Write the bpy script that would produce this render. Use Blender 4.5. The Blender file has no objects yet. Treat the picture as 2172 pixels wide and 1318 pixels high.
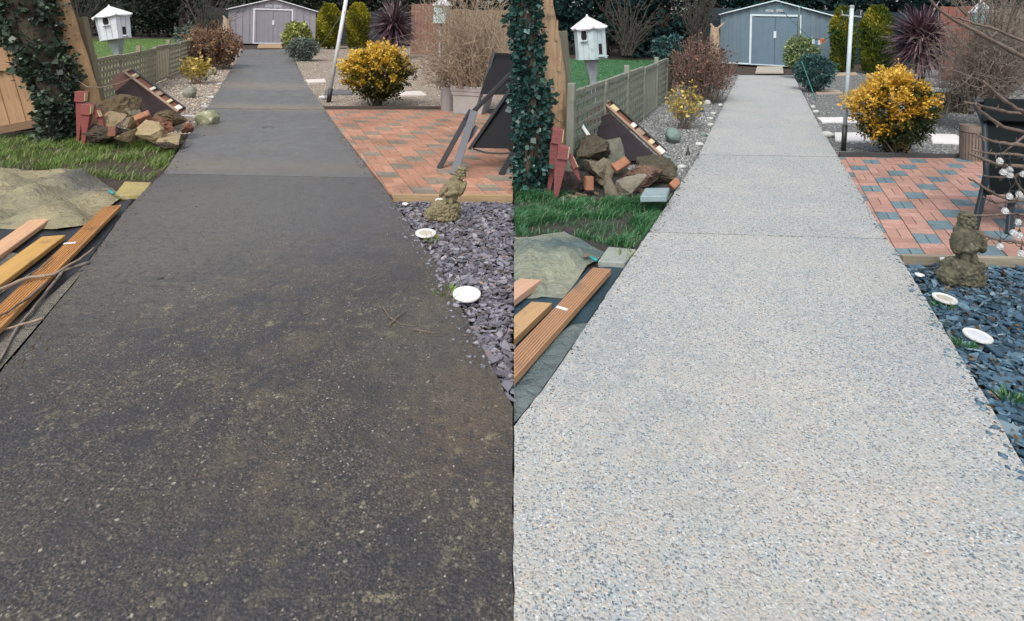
import bpy, bmesh, math, random
import numpy as np
from mathutils import Vector, Matrix, noise as mnoise

scene = bpy.context.scene
COL = scene.collection
# ------------------------------------------------------------------ camera
FPX, CX, CY, HC, ROLL = 1200.0, 1086.0, 43.0, 1.55, 0.0245     # focal length and principal point in photo pixels, eye height
cam_d = bpy.data.cameras.new('camera')
cam_d.sensor_width = 36.0
cam_d.lens = FPX / 2172.0 * 36.0
cam_d.shift_y = -(659.0 - CY) / 2172.0
cam_d.clip_start = 0.05
cam_d.clip_end = 2000.0
cam = bpy.data.objects.new('camera', cam_d)
COL.objects.link(cam)
RGT = Vector((math.cos(ROLL), 0, math.sin(ROLL)))
UPV = Vector((-math.sin(ROLL), 0, math.cos(ROLL)))
FWD = Vector((0, 1, 0))
cam.matrix_world = Matrix.Translation((0, 0, HC)) @ Matrix((RGT, UPV, -FWD)).transposed().to_4x4()
scene.camera = cam
# ------------------------------------------------------------------ sky, sun, exposure
SUN_EL, SUN_AZ = math.radians(52), math.radians(200)            # soft sun behind the camera, a little to the left
world = bpy.data.worlds.new('World')
scene.world = world
world.use_nodes = True
wn = world.node_tree
wn.nodes.clear()
sky = wn.nodes.new('ShaderNodeTexSky')
sky.sky_type = 'NISHITA'
sky.sun_disc = False
sky.sun_elevation = SUN_EL
sky.sun_rotation = SUN_AZ
sky.air_density = 1.0
sky.dust_density = 3.5
sky.ozone_density = 1.0
hs = wn.nodes.new('ShaderNodeHueSaturation')                    # thin overcast: the sky's blue is washed out
hs.inputs['Saturation'].default_value = 0.35
bg = wn.nodes.new('ShaderNodeBackground')
bg.inputs['Strength'].default_value = 0.15
wo = wn.nodes.new('ShaderNodeOutputWorld')
wn.links.new(sky.outputs[0], hs.inputs['Color'])
wn.links.new(hs.outputs[0], bg.inputs['Color'])
wn.links.new(bg.outputs[0], wo.inputs['Surface'])
sun_d = bpy.data.lights.new('sun', 'SUN')
sun_d.energy = 1.1
sun_d.angle = math.radians(25)
sun_d.color = (1.0, 0.96, 0.9)
sun = bpy.data.objects.new('sun', sun_d)
COL.objects.link(sun)
sdir = Vector((math.sin(SUN_AZ) * math.cos(SUN_EL), math.cos(SUN_AZ) * math.cos(SUN_EL), math.sin(SUN_EL)))
sun.rotation_euler = sdir.to_track_quat('Z', 'Y').to_euler()
sun.location = (0, -4, 12)
vs = scene.view_settings
vs.view_transform = 'Standard'
vs.look = 'None'
vs.exposure = 0.6
vs.gamma = 1.0
vs.use_curve_mapping = False

# ------------------------------------------------------------------ pixel -> place
def ray(px, py):
    return RGT * ((px - CX) / FPX) + FWD + UPV * (-(py - CY) / FPX)
def G(px, py, z=0.0):                # where the ray of a photo pixel meets the level z
    d = ray(px, py)
    t = (z - HC) / d.z
    return Vector((0, 0, HC)) + d * t
def P(px, py, Y):                    # the point of that ray at depth Y
    return Vector((0, 0, HC)) + ray(px, py) * Y
def D(px, py, z=0.0):
    return G(px, py, z).y
def PX(Y):                           # metres per photo pixel at depth Y
    return Y / FPX
V3 = Vector
rng = np.random.default_rng(7)
random.seed(7)

# ------------------------------------------------------------------ materials
class NT:
    def __init__(s, name):
        s.m = bpy.data.materials.new(name)
        s.m.use_nodes = True
        s.t = s.m.node_tree
        s.b = s.t.nodes['Principled BSDF']
        s.tc = None
    def n(s, typ, **kw):
        nd = s.t.nodes.new(typ)
        for k, v in kw.items():
            setattr(nd, k, v)
        return nd
    def l(s, a, b):
        s.t.links.new(a, b)
    def co(s, scale=(1, 1, 1), warp=0):
        if s.tc is None:
            s.tc = s.n('ShaderNodeTexCoord')
        mp = s.n('ShaderNodeMapping')
        mp.inputs['Scale'].default_value = scale
        s.l(s.tc.outputs['Object'], mp.inputs['Vector'])
        return mp.outputs[0]
    def noise(s, scale, detail=4, vec=None, rough=0.55, dist=0.0):
        nd = s.n('ShaderNodeTexNoise')
        nd.inputs['Scale'].default_value = scale
        nd.inputs['Detail'].default_value = detail
        nd.inputs['Roughness'].default_value = rough
        nd.inputs['Distortion'].default_value = dist
        s.l(vec if vec is not None else s.co(), nd.inputs['Vector'])
        return nd.outputs['Fac']
    def vor(s, scale, vec=None, feature='F1', out='Distance', rnd=1.0):
        nd = s.n('ShaderNodeTexVoronoi', feature=feature)
        nd.inputs['Scale'].default_value = scale
        nd.inputs['Randomness'].default_value = rnd
        s.l(vec if vec is not None else s.co(), nd.inputs['Vector'])
        return nd.outputs[out]
    def warp(s, scale, amt):
        nd = s.n('ShaderNodeTexNoise')
        nd.inputs['Scale'].default_value = scale
        nd.inputs['Detail'].default_value = 2
        v = s.co()
        s.l(v, nd.inputs['Vector'])
        m = s.n('ShaderNodeVectorMath', operation='MULTIPLY_ADD')
        s.l(nd.outputs['Color'], m.inputs[0])
        m.inputs[1].default_value = (amt, amt, amt)
        s.l(v, m.inputs[2])
        return m.outputs[0]
    def ramp(s, fac, stops, const=False):
        r = s.n('ShaderNodeValToRGB')
        cr = r.color_ramp
        if const:
            cr.interpolation = 'CONSTANT'
        while len(cr.elements) < len(stops):
            cr.elements.new(0.5)
        for e, (p, c) in zip(cr.elements, stops):
            e.position = p
            e.color = (c[0], c[1], c[2], 1) if hasattr(c, '__len__') else (c, c, c, 1)
        s.l(fac, r.inputs[0])
        return r.outputs[0]
    def mix(s, fac, a, b, mode='MIX'):
        m = s.n('ShaderNodeMix', data_type='RGBA', blend_type=mode)
        for sock, v in ((m.inputs[0], fac), (m.inputs[6], a), (m.inputs[7], b)):
            if hasattr(v, 'is_output') or hasattr(v, 'links'):
                s.l(v, sock)
            elif hasattr(v, '__len__'):
                sock.default_value = (v[0], v[1], v[2], 1)
            else:
                sock.default_value = v
        return m.outputs[2]
    def math(s, op, a, b=0.0):
        m = s.n('ShaderNodeMath', operation=op)
        for sock, v in ((m.inputs[0], a), (m.inputs[1], b)):
            if hasattr(v, 'links'):
                s.l(v, sock)
            else:
                sock.default_value = v
        return m.outputs[0]
    def near(s, p, r0, r1, squash=(1, 1, 1)):
        """1 within r0 metres of the place p, 0 beyond r1"""
        m = s.n('ShaderNodeVectorMath', operation='DISTANCE')
        s.l(s.co(squash), m.inputs[0])
        m.inputs[1].default_value = (p[0] * squash[0], p[1] * squash[1], p[2] * squash[2])
        mr = s.n('ShaderNodeMapRange')
        s.l(m.outputs['Value'], mr.inputs[0])
        mr.inputs[1].default_value = r0; mr.inputs[2].default_value = r1
        mr.inputs[3].default_value = 1.0; mr.inputs[4].default_value = 0.0
        return mr.outputs[0]
    def sep(s, col):
        m = s.n('ShaderNodeSeparateColor')
        s.l(col, m.inputs[0])
        return m.outputs
    def attr(s, name='t'):
        a = s.n('ShaderNodeAttribute', attribute_name=name)
        return a.outputs['Fac']
    def rand(s):
        return s.n('ShaderNodeObjectInfo').outputs['Random']
    def base(s, c):
        if hasattr(c, 'links'):
            s.l(c, s.b.inputs['Base Color'])
        else:
            s.b.inputs['Base Color'].default_value = (c[0], c[1], c[2], 1)
    def rough(s, r):
        if hasattr(r, 'links'):
            s.l(r, s.b.inputs['Roughness'])
        else:
            s.b.inputs['Roughness'].default_value = r
    def bump(s, h, strength=0.5, dist=0.01):
        b = s.n('ShaderNodeBump')
        b.inputs['Strength'].default_value = strength
        b.inputs['Distance'].default_value = dist
        s.l(h, b.inputs['Height'])
        s.l(b.outputs[0], s.b.inputs['Normal'])

MATS = {}
def pm(name, c1, c2=None, scale=6, rough=0.7, bump=0.3, bscale=None, bdist=0.01, metal=0, spots=None, vec=(1, 1, 1), rnd=0.0, spec=0.5):
    """plain surface: two colours mixed by noise, optional third colour in spots, fine relief"""
    if name in MATS:
        return MATS[name]
    s = NT(name)
    c2 = c2 or tuple(x * 0.6 for x in c1)
    v = s.co(vec)
    f = s.ramp(s.noise(scale, 6, v, 0.6), [(0.32, 0.0), (0.68, 1.0)])
    c = s.mix(f, c1, c2)
    if spots:
        col, sc, lo = spots
        c = s.mix(s.ramp(s.noise(sc, 5, v, 0.65), [(lo, 0.0), (min(lo + 0.12, 1), 1.0)]), c, col)
    if rnd:
        c = s.mix(rnd, c, s.ramp(s.rand(), [(0, tuple(x * 0.4 for x in c1)), (0.5, c1), (1, tuple(min(1, x * 1.6) for x in c1))]))
    if bump:
        c = s.mix(s.ramp(s.noise((bscale or scale * 5) * 0.9, 5, v, 0.7), [(0.48, 0.0), (0.70, min(0.6, bump * 0.7))]), c, tuple(x * 0.4 for x in c2))
    s.base(c)
    s.rough(rough)
    s.b.inputs['Metallic'].default_value = metal
    s.b.inputs['Specular IOR Level'].default_value = spec
    if bump:
        s.bump(s.noise(bscale or scale * 5, 6, v, 0.65), bump, bdist)
    MATS[name] = s.m
    return s.m
def wood(name, c1, c2, rough=0.6, grain=1.0, dirt=None, spec=0.4):
    if name in MATS:
        return MATS[name]
    s = NT(name)
    g = s.noise(9 * grain, 6, s.co((0.35, 6, 6)), 0.65, 0.6)
    c = s.mix(s.ramp(g, [(0.3, 0.0), (0.72, 1.0)]), c1, c2)
    c = s.mix(s.ramp(s.noise(30 * grain, 3, s.co((0.15, 5, 5))), [(0.55, 0.0), (0.75, 0.5)]), c, tuple(x * 0.45 for x in c2))
    if dirt:
        c = s.mix(s.ramp(s.noise(5, 6, s.co(), 0.7), [(0.55, 0.0), (0.68, 0.85)]), c, dirt)
    s.base(c)
    s.rough(rough)
    s.b.inputs['Specular IOR Level'].default_value = spec
    s.bump(g, 0.35, 0.006)
    MATS[name] = s.m
    return s.m
def leafmat(name, stops, rough=0.5, spec=0.3, trans=0.15):
    if name in MATS:
        return MATS[name]
    s = NT(name)
    s.base(s.ramp(s.attr('t'), stops))
    s.rough(rough)
    s.b.inputs['Specular IOR Level'].default_value = spec
    tr = s.n('ShaderNodeBsdfTranslucent')
    s.l(s.b.inputs['Base Color'].links[0].from_socket, tr.inputs['Color'])
    mx = s.n('ShaderNodeMixShader')
    mx.inputs[0].default_value = trans
    s.l(s.b.outputs[0], mx.inputs[1])
    s.l(tr.outputs[0], mx.inputs[2])
    s.l(mx.outputs[0], s.t.nodes['Material Output'].inputs['Surface'])
    MATS[name] = s.m
    return s.m

# ------------------------------------------------------------------ objects
WL = {}
def wloc(o):
    return WL[o.name] if o is not None else V3((0, 0, 0))
def _link(o, parent, origin):
    COL.objects.link(o)
    if parent is not None:
        o.parent = parent
    o.location = V3(origin) - wloc(parent)
    WL[o.name] = V3(origin)
def tag(o, label=None, cat=None, group=None, kind=None):
    for k, v in (('label', label), ('category', cat), ('group', group), ('kind', kind)):
        if v:
            o[k] = v
    return o
def thing(name, label, cat, loc, group=None):
    o = bpy.data.objects.new(name, None)
    o.empty_display_size = 0.1
    _link(o, None, loc)
    return tag(o, label, cat, group)
def empty_struct(name, loc=(0, 0, 0)):
    o = bpy.data.objects.new(name, None)
    _link(o, None, loc)
    return tag(o, kind='structure')
def fastmesh(name, V, F, t=None, smooth=False):
    V = np.asarray(V, dtype=np.float32)
    F = np.asarray(F, dtype=np.int32)
    me = bpy.data.meshes.new(name)
    me.vertices.add(len(V))
    me.vertices.foreach_set('co', V.ravel())
    k = F.shape[1]
    me.loops.add(F.size)
    me.loops.foreach_set('vertex_index', F.ravel())
    me.polygons.add(len(F))
    me.polygons.foreach_set('loop_start', np.arange(0, F.size, k, dtype=np.int32))
    me.polygons.foreach_set('loop_total', np.full(len(F), k, dtype=np.int32))
    if smooth:
        me.polygons.foreach_set('use_smooth', np.ones(len(F), dtype=bool))
    me.update(calc_edges=True)
    if t is not None:
        a = me.attributes.new('t', 'FLOAT', 'FACE')
        a.data.foreach_set('value', np.asarray(t, dtype=np.float32))
    return me
def npobj(name, V, F, mat, parent=None, origin=None, t=None, smooth=False):
    V = np.asarray(V, dtype=np.float64)
    if origin is None:
        origin = wloc(parent) if parent is not None else V3((V[:, 0].mean(), V[:, 1].mean(), V[:, 2].min()))
    me = fastmesh(name, V - np.array(origin), F, t, smooth)
    me.materials.append(mat)
    o = bpy.data.objects.new(name, me)
    _link(o, parent, origin)
    return o
class MB:
    """collects shapes in world coordinates; build() links them as one mesh object"""
    def __init__(s):
        s.v = []; s.f = []; s.mi = []
    def add(s, vs_, fs_, mi=0):
        n = len(s.v)
        s.v += [tuple(v) for v in vs_]
        s.f += [tuple(i + n for i in f) for f in fs_]
        s.mi += [mi] * len(fs_)
        return s
    def prism(s, poly, off, mi=0):                     # polygon (world points) extruded by the vector off
        n = len(poly)
        a = [V3(p) for p in poly]
        b = [p + V3(off) for p in a]
        nrm = V3((0, 0, 0))
        for i in range(n):
            nrm += (a[i] - a[0]).cross(a[(i + 1) % n] - a[0])
        if nrm.dot(V3(off)) < 0:
            a.reverse(); b.reverse()
        fs = [tuple(reversed(range(n))), tuple(range(n, 2 * n))]
        fs += [(i, (i + 1) % n, n + (i + 1) % n, n + i) for i in range(n)]
        return s.add(a + b, fs, mi)
    def bar(s, p0, p1, w, t, up=(0, 0, 1), w1=None, t1=None, mi=0):
        p0, p1 = V3(p0), V3(p1)
        x = (p1 - p0).normalized()
        y = V3(up).cross(x)
        if y.length < 1e-4:
            y = V3((1, 0, 0)).cross(x)
        y.normalize()
        z = x.cross(y)
        w1 = w if w1 is None else w1
        t1 = t if t1 is None else t1
        vs_ = []
        for p, ww, tt in ((p0, w, t), (p1, w1, t1)):
            for a, b in ((-1, -1), (1, -1), (1, 1), (-1, 1)):
                vs_.append(p + y * (a * ww / 2) + z * (b * tt / 2))
        return s.add(vs_, [(0, 3, 2, 1), (4, 5, 6, 7), (0, 1, 5, 4), (1, 2, 6, 5), (2, 3, 7, 6), (3, 0, 4, 7)], mi)
    def tube(s, pts, rad, n=6, mi=0, cap=True):
        pts = [V3(p) for p in pts]
        if not hasattr(rad, '__len__'):
            rad = [rad] * len(pts)
        vs_ = []
        ref = V3((0.31, 0.17, 0.93))
        for i, p in enumerate(pts):
            d = (pts[min(i + 1, len(pts) - 1)] - pts[max(i - 1, 0)]).normalized()
            a = ref.cross(d)
            if a.length < 0.15:
                a = V3((1, 0, 0)).cross(d)
            a.normalize()
            b = d.cross(a)
            for k in range(n):
                th = 2 * math.pi * k / n
                vs_.append(p + (a * math.cos(th) + b * math.sin(th)) * rad[i])
        fs = []
        for i in range(len(pts) - 1):
            for k in range(n):
                fs.append((i * n + k, i * n + (k + 1) % n, (i + 1) * n + (k + 1) % n, (i + 1) * n + k))
        if cap:
            fs.append(tuple(reversed(range(n))))
            fs.append(tuple(range((len(pts) - 1) * n, len(pts) * n)))
        return s.add(vs_, fs, mi)
    def lathe(s, c, prof, n=20, axis=None, mi=0, sq=0):
        """rings of (radius, height) about c"""
        c = V3(c)
        ax = V3(axis).normalized() if axis is not None else V3((0, 0, 1))
        a = ax.orthogonal().normalized() if axis is not None else V3((1, 0, 0))
        b = ax.cross(a)
        vs_ = []
        for r, h in prof:
            for k in range(n):
                th = 2 * math.pi * (k + 0.5) / n
                vs_.append(c + ax * h + (a * math.cos(th) + b * math.sin(th)) * r)
        fs = []
        for i in range(len(prof) - 1):
            for k in range(n):
                fs.append((i * n + k, i * n + (k + 1) % n, (i + 1) * n + (k + 1) % n, (i + 1) * n + k))
        fs.append(tuple(reversed(range(n))))
        fs.append(tuple(range((len(prof) - 1) * n, len(prof) * n)))
        return s.add(vs_, fs, mi)
    def build(s, name, mat, parent=None, origin=None, smooth=False, bevel=0):
        if origin is None:
            if parent is not None:
                origin = wloc(parent)
            else:
                xs = [v[0] for v in s.v]; ys = [v[1] for v in s.v]; zs = [v[2] for v in s.v]
                origin = V3((sum(xs) / len(xs), sum(ys) / len(ys), min(zs)))
        origin = V3(origin)
        me = bpy.data.meshes.new(name)
        me.from_pydata([V3(v) - origin for v in s.v], [], s.f)
        mats = mat if isinstance(mat, (list, tuple)) else [mat]
        for m in mats:
            me.materials.append(m)
        if len(mats) > 1:
            me.polygons.foreach_set('material_index', s.mi)
        if smooth:
            me.polygons.foreach_set('use_smooth', [True] * len(me.polygons))
        me.update()
        if bevel:
            bm = bmesh.new()
            bm.from_mesh(me)
            bmesh.ops.recalc_face_normals(bm, faces=bm.faces)
            bmesh.ops.bevel(bm, geom=list(bm.edges), offset=bevel, segments=1, affect='EDGES', profile=0.5)
            bm.to_mesh(me)
            bm.free()
        o = bpy.data.objects.new(name, me)
        _link(o, parent, origin)
        return o
def board(name, p0, p1, w, t, mat, parent=None, up=(0, 0, 1), bev=0.003, w1=None, grooves=0):
    """a piece of timber whose own X axis runs along its length (so that the grain follows it)"""
    p0, p1 = V3(p0), V3(p1)
    x = (p1 - p0).normalized()
    y = V3(up).cross(x)
    if y.length < 1e-4:
        y = V3((1, 0, 0)).cross(x)
    y.normalize()
    z = x.cross(y)
    L = (p1 - p0).length
    w1 = w if w1 is None else w1
    vs_, fs = [], []
    if grooves:
        prof = [(-w / 2, -t / 2), (-w / 2, t / 2 - 0.004)]
        n = grooves * 4
        for i in range(n + 1):
            xx = -w / 2 + w * (0.05 + 0.9 * i / n)
            prof.append((xx, t / 2 - (0.006 if i % 4 in (1, 2) else 0.0)))
        prof += [(w / 2, t / 2 - 0.004), (w / 2, -t / 2)]
    else:
        prof = [(-w / 2, -t / 2), (-w / 2, t / 2), (w / 2, t / 2), (w / 2, -t / 2)]
    n = len(prof)
    for e, sc in ((-L / 2, 1.0), (L / 2, w1 / w)):
        vs_ += [(e, a * sc, b) for a, b in prof]
    fs = [tuple(range(n)), tuple(reversed(range(n, 2 * n)))]
    fs += [(i, n + i, n + (i + 1) % n, (i + 1) % n) for i in range(n)]
    me = bpy.data.meshes.new(name)
    me.from_pydata(vs_, [], fs)
    bm = bmesh.new()
    bm.from_mesh(me)
    bmesh.ops.recalc_face_normals(bm, faces=bm.faces)
    if bev and not grooves:
        bmesh.ops.bevel(bm, geom=list(bm.edges), offset=min(bev, t * 0.3, w * 0.3), segments=1, affect='EDGES')
    bm.to_mesh(me)
    bm.free()
    me.materials.append(mat)
    o = bpy.data.objects.new(name, me)
    COL.objects.link(o)
    if parent is not None:
        o.parent = parent
    c = (p0 + p1) / 2
    o.location = c - wloc(parent)
    o.rotation_euler = Matrix((x, y, z)).transposed().to_euler()
    WL[o.name] = c
    return o
def leaves(name, pts, nrm, L, W, mat, parent, t=None, spread=0.8, r=None):
    """many small four-sided leaves"""
    r = r or rng
    n = len(pts)
    ax = nrm * (1 - spread * 0.5) + r.normal(size=(n, 3)) * spread
    ax /= np.linalg.norm(ax, axis=1, keepdims=True) + 1e-9
    sd = np.cross(ax, r.normal(size=(n, 3)))
    sd /= np.linalg.norm(sd, axis=1, keepdims=True) + 1e-9
    up = np.cross(sd, ax)
    s = r.uniform(0.65, 1.35, size=(n, 1))
    l = L * s; w = W * s
    V = np.empty((n, 4, 3))
    V[:, 0] = pts
    V[:, 1] = pts + ax * l * 0.45 + sd * w * 0.5 + up * w * 0.12
    V[:, 2] = pts + ax * l
    V[:, 3] = pts + ax * l * 0.45 - sd * w * 0.5 + up * w * 0.12
    F = np.arange(n * 4).reshape(n, 4)
    if t is None:
        t = r.uniform(0, 1, n)
    return npobj(name, V.reshape(-1, 3), F, mat, parent, t=np.clip(t, 0, 1))
def blob(n, c, rad, lump=0.2, freq=3.0, shell=(0.6, 1.0), seed=0):
    r = np.random.default_rng(seed)
    d = r.normal(size=(n, 3))
    d /= np.linalg.norm(d, axis=1, keepdims=True)
    k = r.normal(size=(7, 3)) * freq
    ph = r.uniform(0, 6.28, 7)
    bumps = np.sin(d @ k.T + ph).sum(1) / 3.0
    rr = r.uniform(shell[0] ** 2, shell[1] ** 2, n) ** 0.5 * (1 + lump * bumps)
    return np.array(c) + d * rr[:, None] * np.array(rad), d, rr
def inpoly(pts, poly):
    x, y = pts[:, 0], pts[:, 1]
    ins = np.zeros(len(pts), bool)
    n = len(poly)
    for i in range(n):
        x1, y1 = poly[i][0], poly[i][1]
        x2, y2 = poly[(i + 1) % n][0], poly[(i + 1) % n][1]
        c = ((y1 > y) != (y2 > y)) & (x < (x2 - x1) * (y - y1) / (y2 - y1 + 1e-12) + x1)
        ins ^= c
    return ins
def scatter(poly, n, r=None):
    r = r or rng
    a = np.array([(p[0], p[1]) for p in poly])
    lo, hi = a.min(0), a.max(0)
    out = []
    tot = 0
    for _ in range(60):
        q = r.uniform(lo, hi, size=(n * 3, 2))
        q = q[inpoly(q, a)]
        out.append(q); tot += len(q)
        if tot >= n:
            break
    return np.concatenate(out)[:n]
def clip(poly, region):
    """convex clip in the ground plane; both counter-clockwise lists of (x, y)"""
    out = [tuple(p) for p in poly]
    n = len(region)
    for i in range(n):
        ax, ay = region[i]; bx, by = region[(i + 1) % n]
        inp = out; out = []
        if not inp:
            return []
        f = lambda p: (bx - ax) * (p[1] - ay) - (by - ay) * (p[0] - ax)
        for j in range(len(inp)):
            p, q = inp[j - 1], inp[j]
            fp, fq = f(p), f(q)
            if fq >= 0:
                if fp < 0:
                    t = fp / (fp - fq); out.append((p[0] + (q[0] - p[0]) * t, p[1] + (q[1] - p[1]) * t))
                out.append(q)
            elif fp >= 0:
                t = fp / (fp - fq); out.append((p[0] + (q[0] - p[0]) * t, p[1] + (q[1] - p[1]) * t))
    return out
def ccw(poly):
    a = sum(poly[i - 1][0] * poly[i][1] - poly[i][0] * poly[i - 1][1] for i in range(len(poly)))
    return poly if a > 0 else poly[::-1]
def area(poly):
    return abs(sum(poly[i - 1][0] * poly[i][1] - poly[i][0] * poly[i - 1][1] for i in range(len(poly)))) / 2
def rough_edge(pts, step=0.06, amp=0.004, seed=1):
    r = random.Random(seed)
    out = []
    for i in range(len(pts)):
        a, b = V3(pts[i]), V3(pts[(i + 1) % len(pts)])
        k = max(1, min(60, int((b - a).length / step)))
        for j in range(k):
            p = a.lerp(b, j / k)
            out.append(p + V3((r.uniform(-amp, amp), r.uniform(-amp, amp), 0)) if 0 < j else p)
    return out
def sheet(name, pxpoly, z, mat, thick=0.0, parent=None, edge=0, kind='structure', cat=None, label=None, seed=1):
    pts = [G(x, y, z) for x, y in pxpoly]
    if edge:
        pts = rough_edge(pts, amp=edge, seed=seed)
    mb = MB()
    if thick:
        mb.prism(pts, (0, 0, -thick))
    else:
        p2 = ccw([(p.x, p.y) for p in pts])
        mb.add([(x, y, z) for x, y in p2], [tuple(range(len(p2)))])
    o = mb.build(name, mat, parent, origin=wloc(parent) if parent is not None else (0, 0, 0))
    if parent is None:
        tag(o, label, cat, kind=kind)
    return o
def wavy(name, pxpoly, z, mat, n=60, amp=0.04, freq=2.0, parent=None, seed=0, rim=0.12):
    """cloth lying on the ground: a grid cut to the outline, raised in soft folds"""
    poly = ccw([(p.x, p.y) for p in (G(x, y, z) for x, y in pxpoly)])
    a = np.array(poly)
    lo, hi = a.min(0), a.max(0)
    bm = bmesh.new()
    vs_ = [bm.verts.new((x, y, z)) for x, y in poly]
    bm.faces.new(vs_)
    for ax in (0, 1):
        for i in range(1, n):
            c = [0, 0, 0]; c[ax] = lo[ax] + (hi[ax] - lo[ax]) * i / n
            nn = [0, 0, 0]; nn[ax] = 1
            bmesh.ops.bisect_plane(bm, geom=bm.verts[:] + bm.edges[:] + bm.faces[:], plane_co=c, plane_no=nn)
    for v in bm.verts:
        dmin = 9
        for i in range(len(poly)):
            p = V3((*poly[i - 1], 0)); q = V3((*poly[i], 0)); e = q - p
            w = V3((v.co.x, v.co.y, 0))
            u = max(0, min(1, (w - p).dot(e) / max(e.length_squared, 1e-9)))
            dmin = min(dmin, (w - p - e * u).length)
        k = min(1, dmin / rim)
        h = mnoise.noise(V3((v.co.x * freq, v.co.y * freq, seed))) + 0.5 * mnoise.noise(V3((v.co.x * freq * 2.7, v.co.y * freq * 1.6, seed + 5))) + 0.30 * (0.5 - abs(mnoise.noise(V3((v.co.x * freq * 3.1 + v.co.y, v.co.y * freq * 3.6, seed + 2))))) + 0.16 * mnoise.noise(V3((v.co.x * freq * 9, v.co.y * freq * 7, seed + 9)))
        v.co.z = z + max(0.0, h + 0.35) * amp * (0.25 + 0.75 * k)
    me = bpy.data.meshes.new(name)
    bm.to_mesh(me); bm.free()
    me.polygons.foreach_set('use_smooth', [True] * len(me.polygons))
    me.materials.append(mat)
    o = bpy.data.objects.new(name, me)
    _link(o, parent, (0, 0, 0))
    return o
# ================================================================== MATERIALS OF THE GROUND
def path_wet(name, far):
    """old exposed aggregate concrete, damp and grimy; the far slabs are smoother, with wet sheen painted into their paler colour"""
    s = NT(name)
    wv = s.warp(80, 0.008)
    big = s.noise(1.1, 6, None, 0.65)
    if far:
        c = s.mix(s.ramp(big, [(0.35, 0.0), (0.65, 1.0)]), (0.098, 0.104, 0.118), (0.130, 0.130, 0.128))  # paler blue-grey base: the wet sheen of the far slabs put into colour
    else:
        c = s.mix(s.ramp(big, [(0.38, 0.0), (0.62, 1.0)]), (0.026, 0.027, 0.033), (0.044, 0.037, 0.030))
    # grit of every size: fine sand, then stones
    g0 = s.sep(s.vor(210, wv, out='Color'))
    c = s.mix(s.ramp(g0[0], [(0.30, 0.0), (0.95, 0.50 if far else 0.70)]), c, (0.135, 0.115, 0.092))
    v1 = s.vor(105, wv); k1 = s.sep(s.vor(105, wv, out='Color'))
    st = s.math('MULTIPLY', s.ramp(k1[0], [(0.45, 0.0), (0.62, 1.0)]), s.ramp(v1, [(0.26, 1.0), (0.52, 0.0)]))
    st = s.math('MULTIPLY', st, s.ramp(s.noise(5, 5, None, 0.7), [(0.30, 0.25), (0.62, 1.0)]))
    c = s.mix(st, c, s.ramp(k1[1], [(0.0, (0.055, 0.055, 0.062)), (0.45, (0.115, 0.098, 0.074)), (0.80, (0.20, 0.175, 0.135)), (0.95, (0.26, 0.24, 0.20)), (1.0, (0.48, 0.46, 0.42))]))
    v2 = s.vor(44, wv); k2 = s.sep(s.vor(44, wv, out='Color'))
    st2 = s.math('MULTIPLY', s.ramp(k2[0], [(0.84, 0.0), (0.87, 1.0)]), s.ramp(v2, [(0.20, 0.9), (0.34, 0.0)]))
    c = s.mix(st2, c, s.ramp(k2[1], [(0.0, (0.16, 0.14, 0.10)), (0.7, (0.25, 0.23, 0.17)), (1.0, (0.42, 0.40, 0.34))]))
    # grime caught between the stones, sharp edged algae and lichen
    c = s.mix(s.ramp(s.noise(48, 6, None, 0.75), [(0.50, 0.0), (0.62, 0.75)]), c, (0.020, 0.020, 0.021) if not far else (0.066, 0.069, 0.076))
    lich = s.math('MULTIPLY', s.ramp(s.noise(15, 7, None, 0.72), [(0.575, 0.0), (0.61, 0.85)]), s.ramp(s.noise(0.9, 3), [(0.40, 0.0), (0.55, 1.0)]))
    c = s.mix(lich, c, (0.215, 0.19, 0.12))
    moss = s.math('MULTIPLY', s.ramp(s.noise(0.7, 5, None, 0.7), [(0.50, 0.0), (0.64, 0.75)]), s.ramp(s.noise(34, 7, None, 0.75), [(0.46, 0.0), (0.54, 1.0)]))
    c = s.mix(moss, c, (0.095, 0.078, 0.052))
    if not far:                                # patches where water stands and algae grow, ragged at the edge
        d1 = s.ramp(s.noise(2.4, 8, None, 0.74), [(0.47, 0.0), (0.56, 0.60)])
        c = s.mix(d1, c, (0.030, 0.031, 0.038))
        d2 = s.math('MULTIPLY', s.ramp(s.noise(1.7, 8, s.co((1.0, 0.8, 3.0)), 0.76), [(0.53, 0.0), (0.60, 0.7)]), s.ramp(s.noise(40, 6, None, 0.7), [(0.40, 0.2), (0.58, 1.0)]))
        c = s.mix(d2, c, (0.115, 0.092, 0.062))
        top = s.math('MULTIPLY', s.near(G(600, 400), 0.5, 1.9, (0.35, 1, 1)), s.ramp(s.noise(7, 8, None, 0.75), [(0.36, 0.25), (0.60, 0.85)]))
        c = s.mix(top, c, (0.098, 0.097, 0.100))  # far end greyed to blend into the painted sheen of the next slabs
    for (px, py, r0, r1, sq, col) in ((985, 890, 0.05, 0.42, (1, 0.8, 1), (0.115, 0.085, 0.060)), (925, 690, 0.05, 0.5, (1, 0.6, 1), (0.105, 0.094, 0.072)), (560, 352, 0.10, 0.34, (0.06, 1, 1), (0.165, 0.135, 0.092)), (590, 228, 0.1, 0.3, (0.12, 0.6, 1), (0.22, 0.18, 0.12)), (540, 182, 0.1, 0.4, (0.12, 0.5, 1), (0.22, 0.185, 0.13)), (400, 470, 0.2, 1.1, (1, 0.5, 1), (0.14, 0.13, 0.10)), (640, 430, 0.2, 1.2, (0.8, 0.5, 1), (0.115, 0.112, 0.112))):
        w2 = s.math('MULTIPLY', s.near(G(px, py), r0, r1, sq), s.ramp(s.noise(24, 8, None, 0.78), [(0.40, 0.0), (0.56, 0.8)]))
        c = s.mix(w2, c, col)
    s.base(c)
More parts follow.
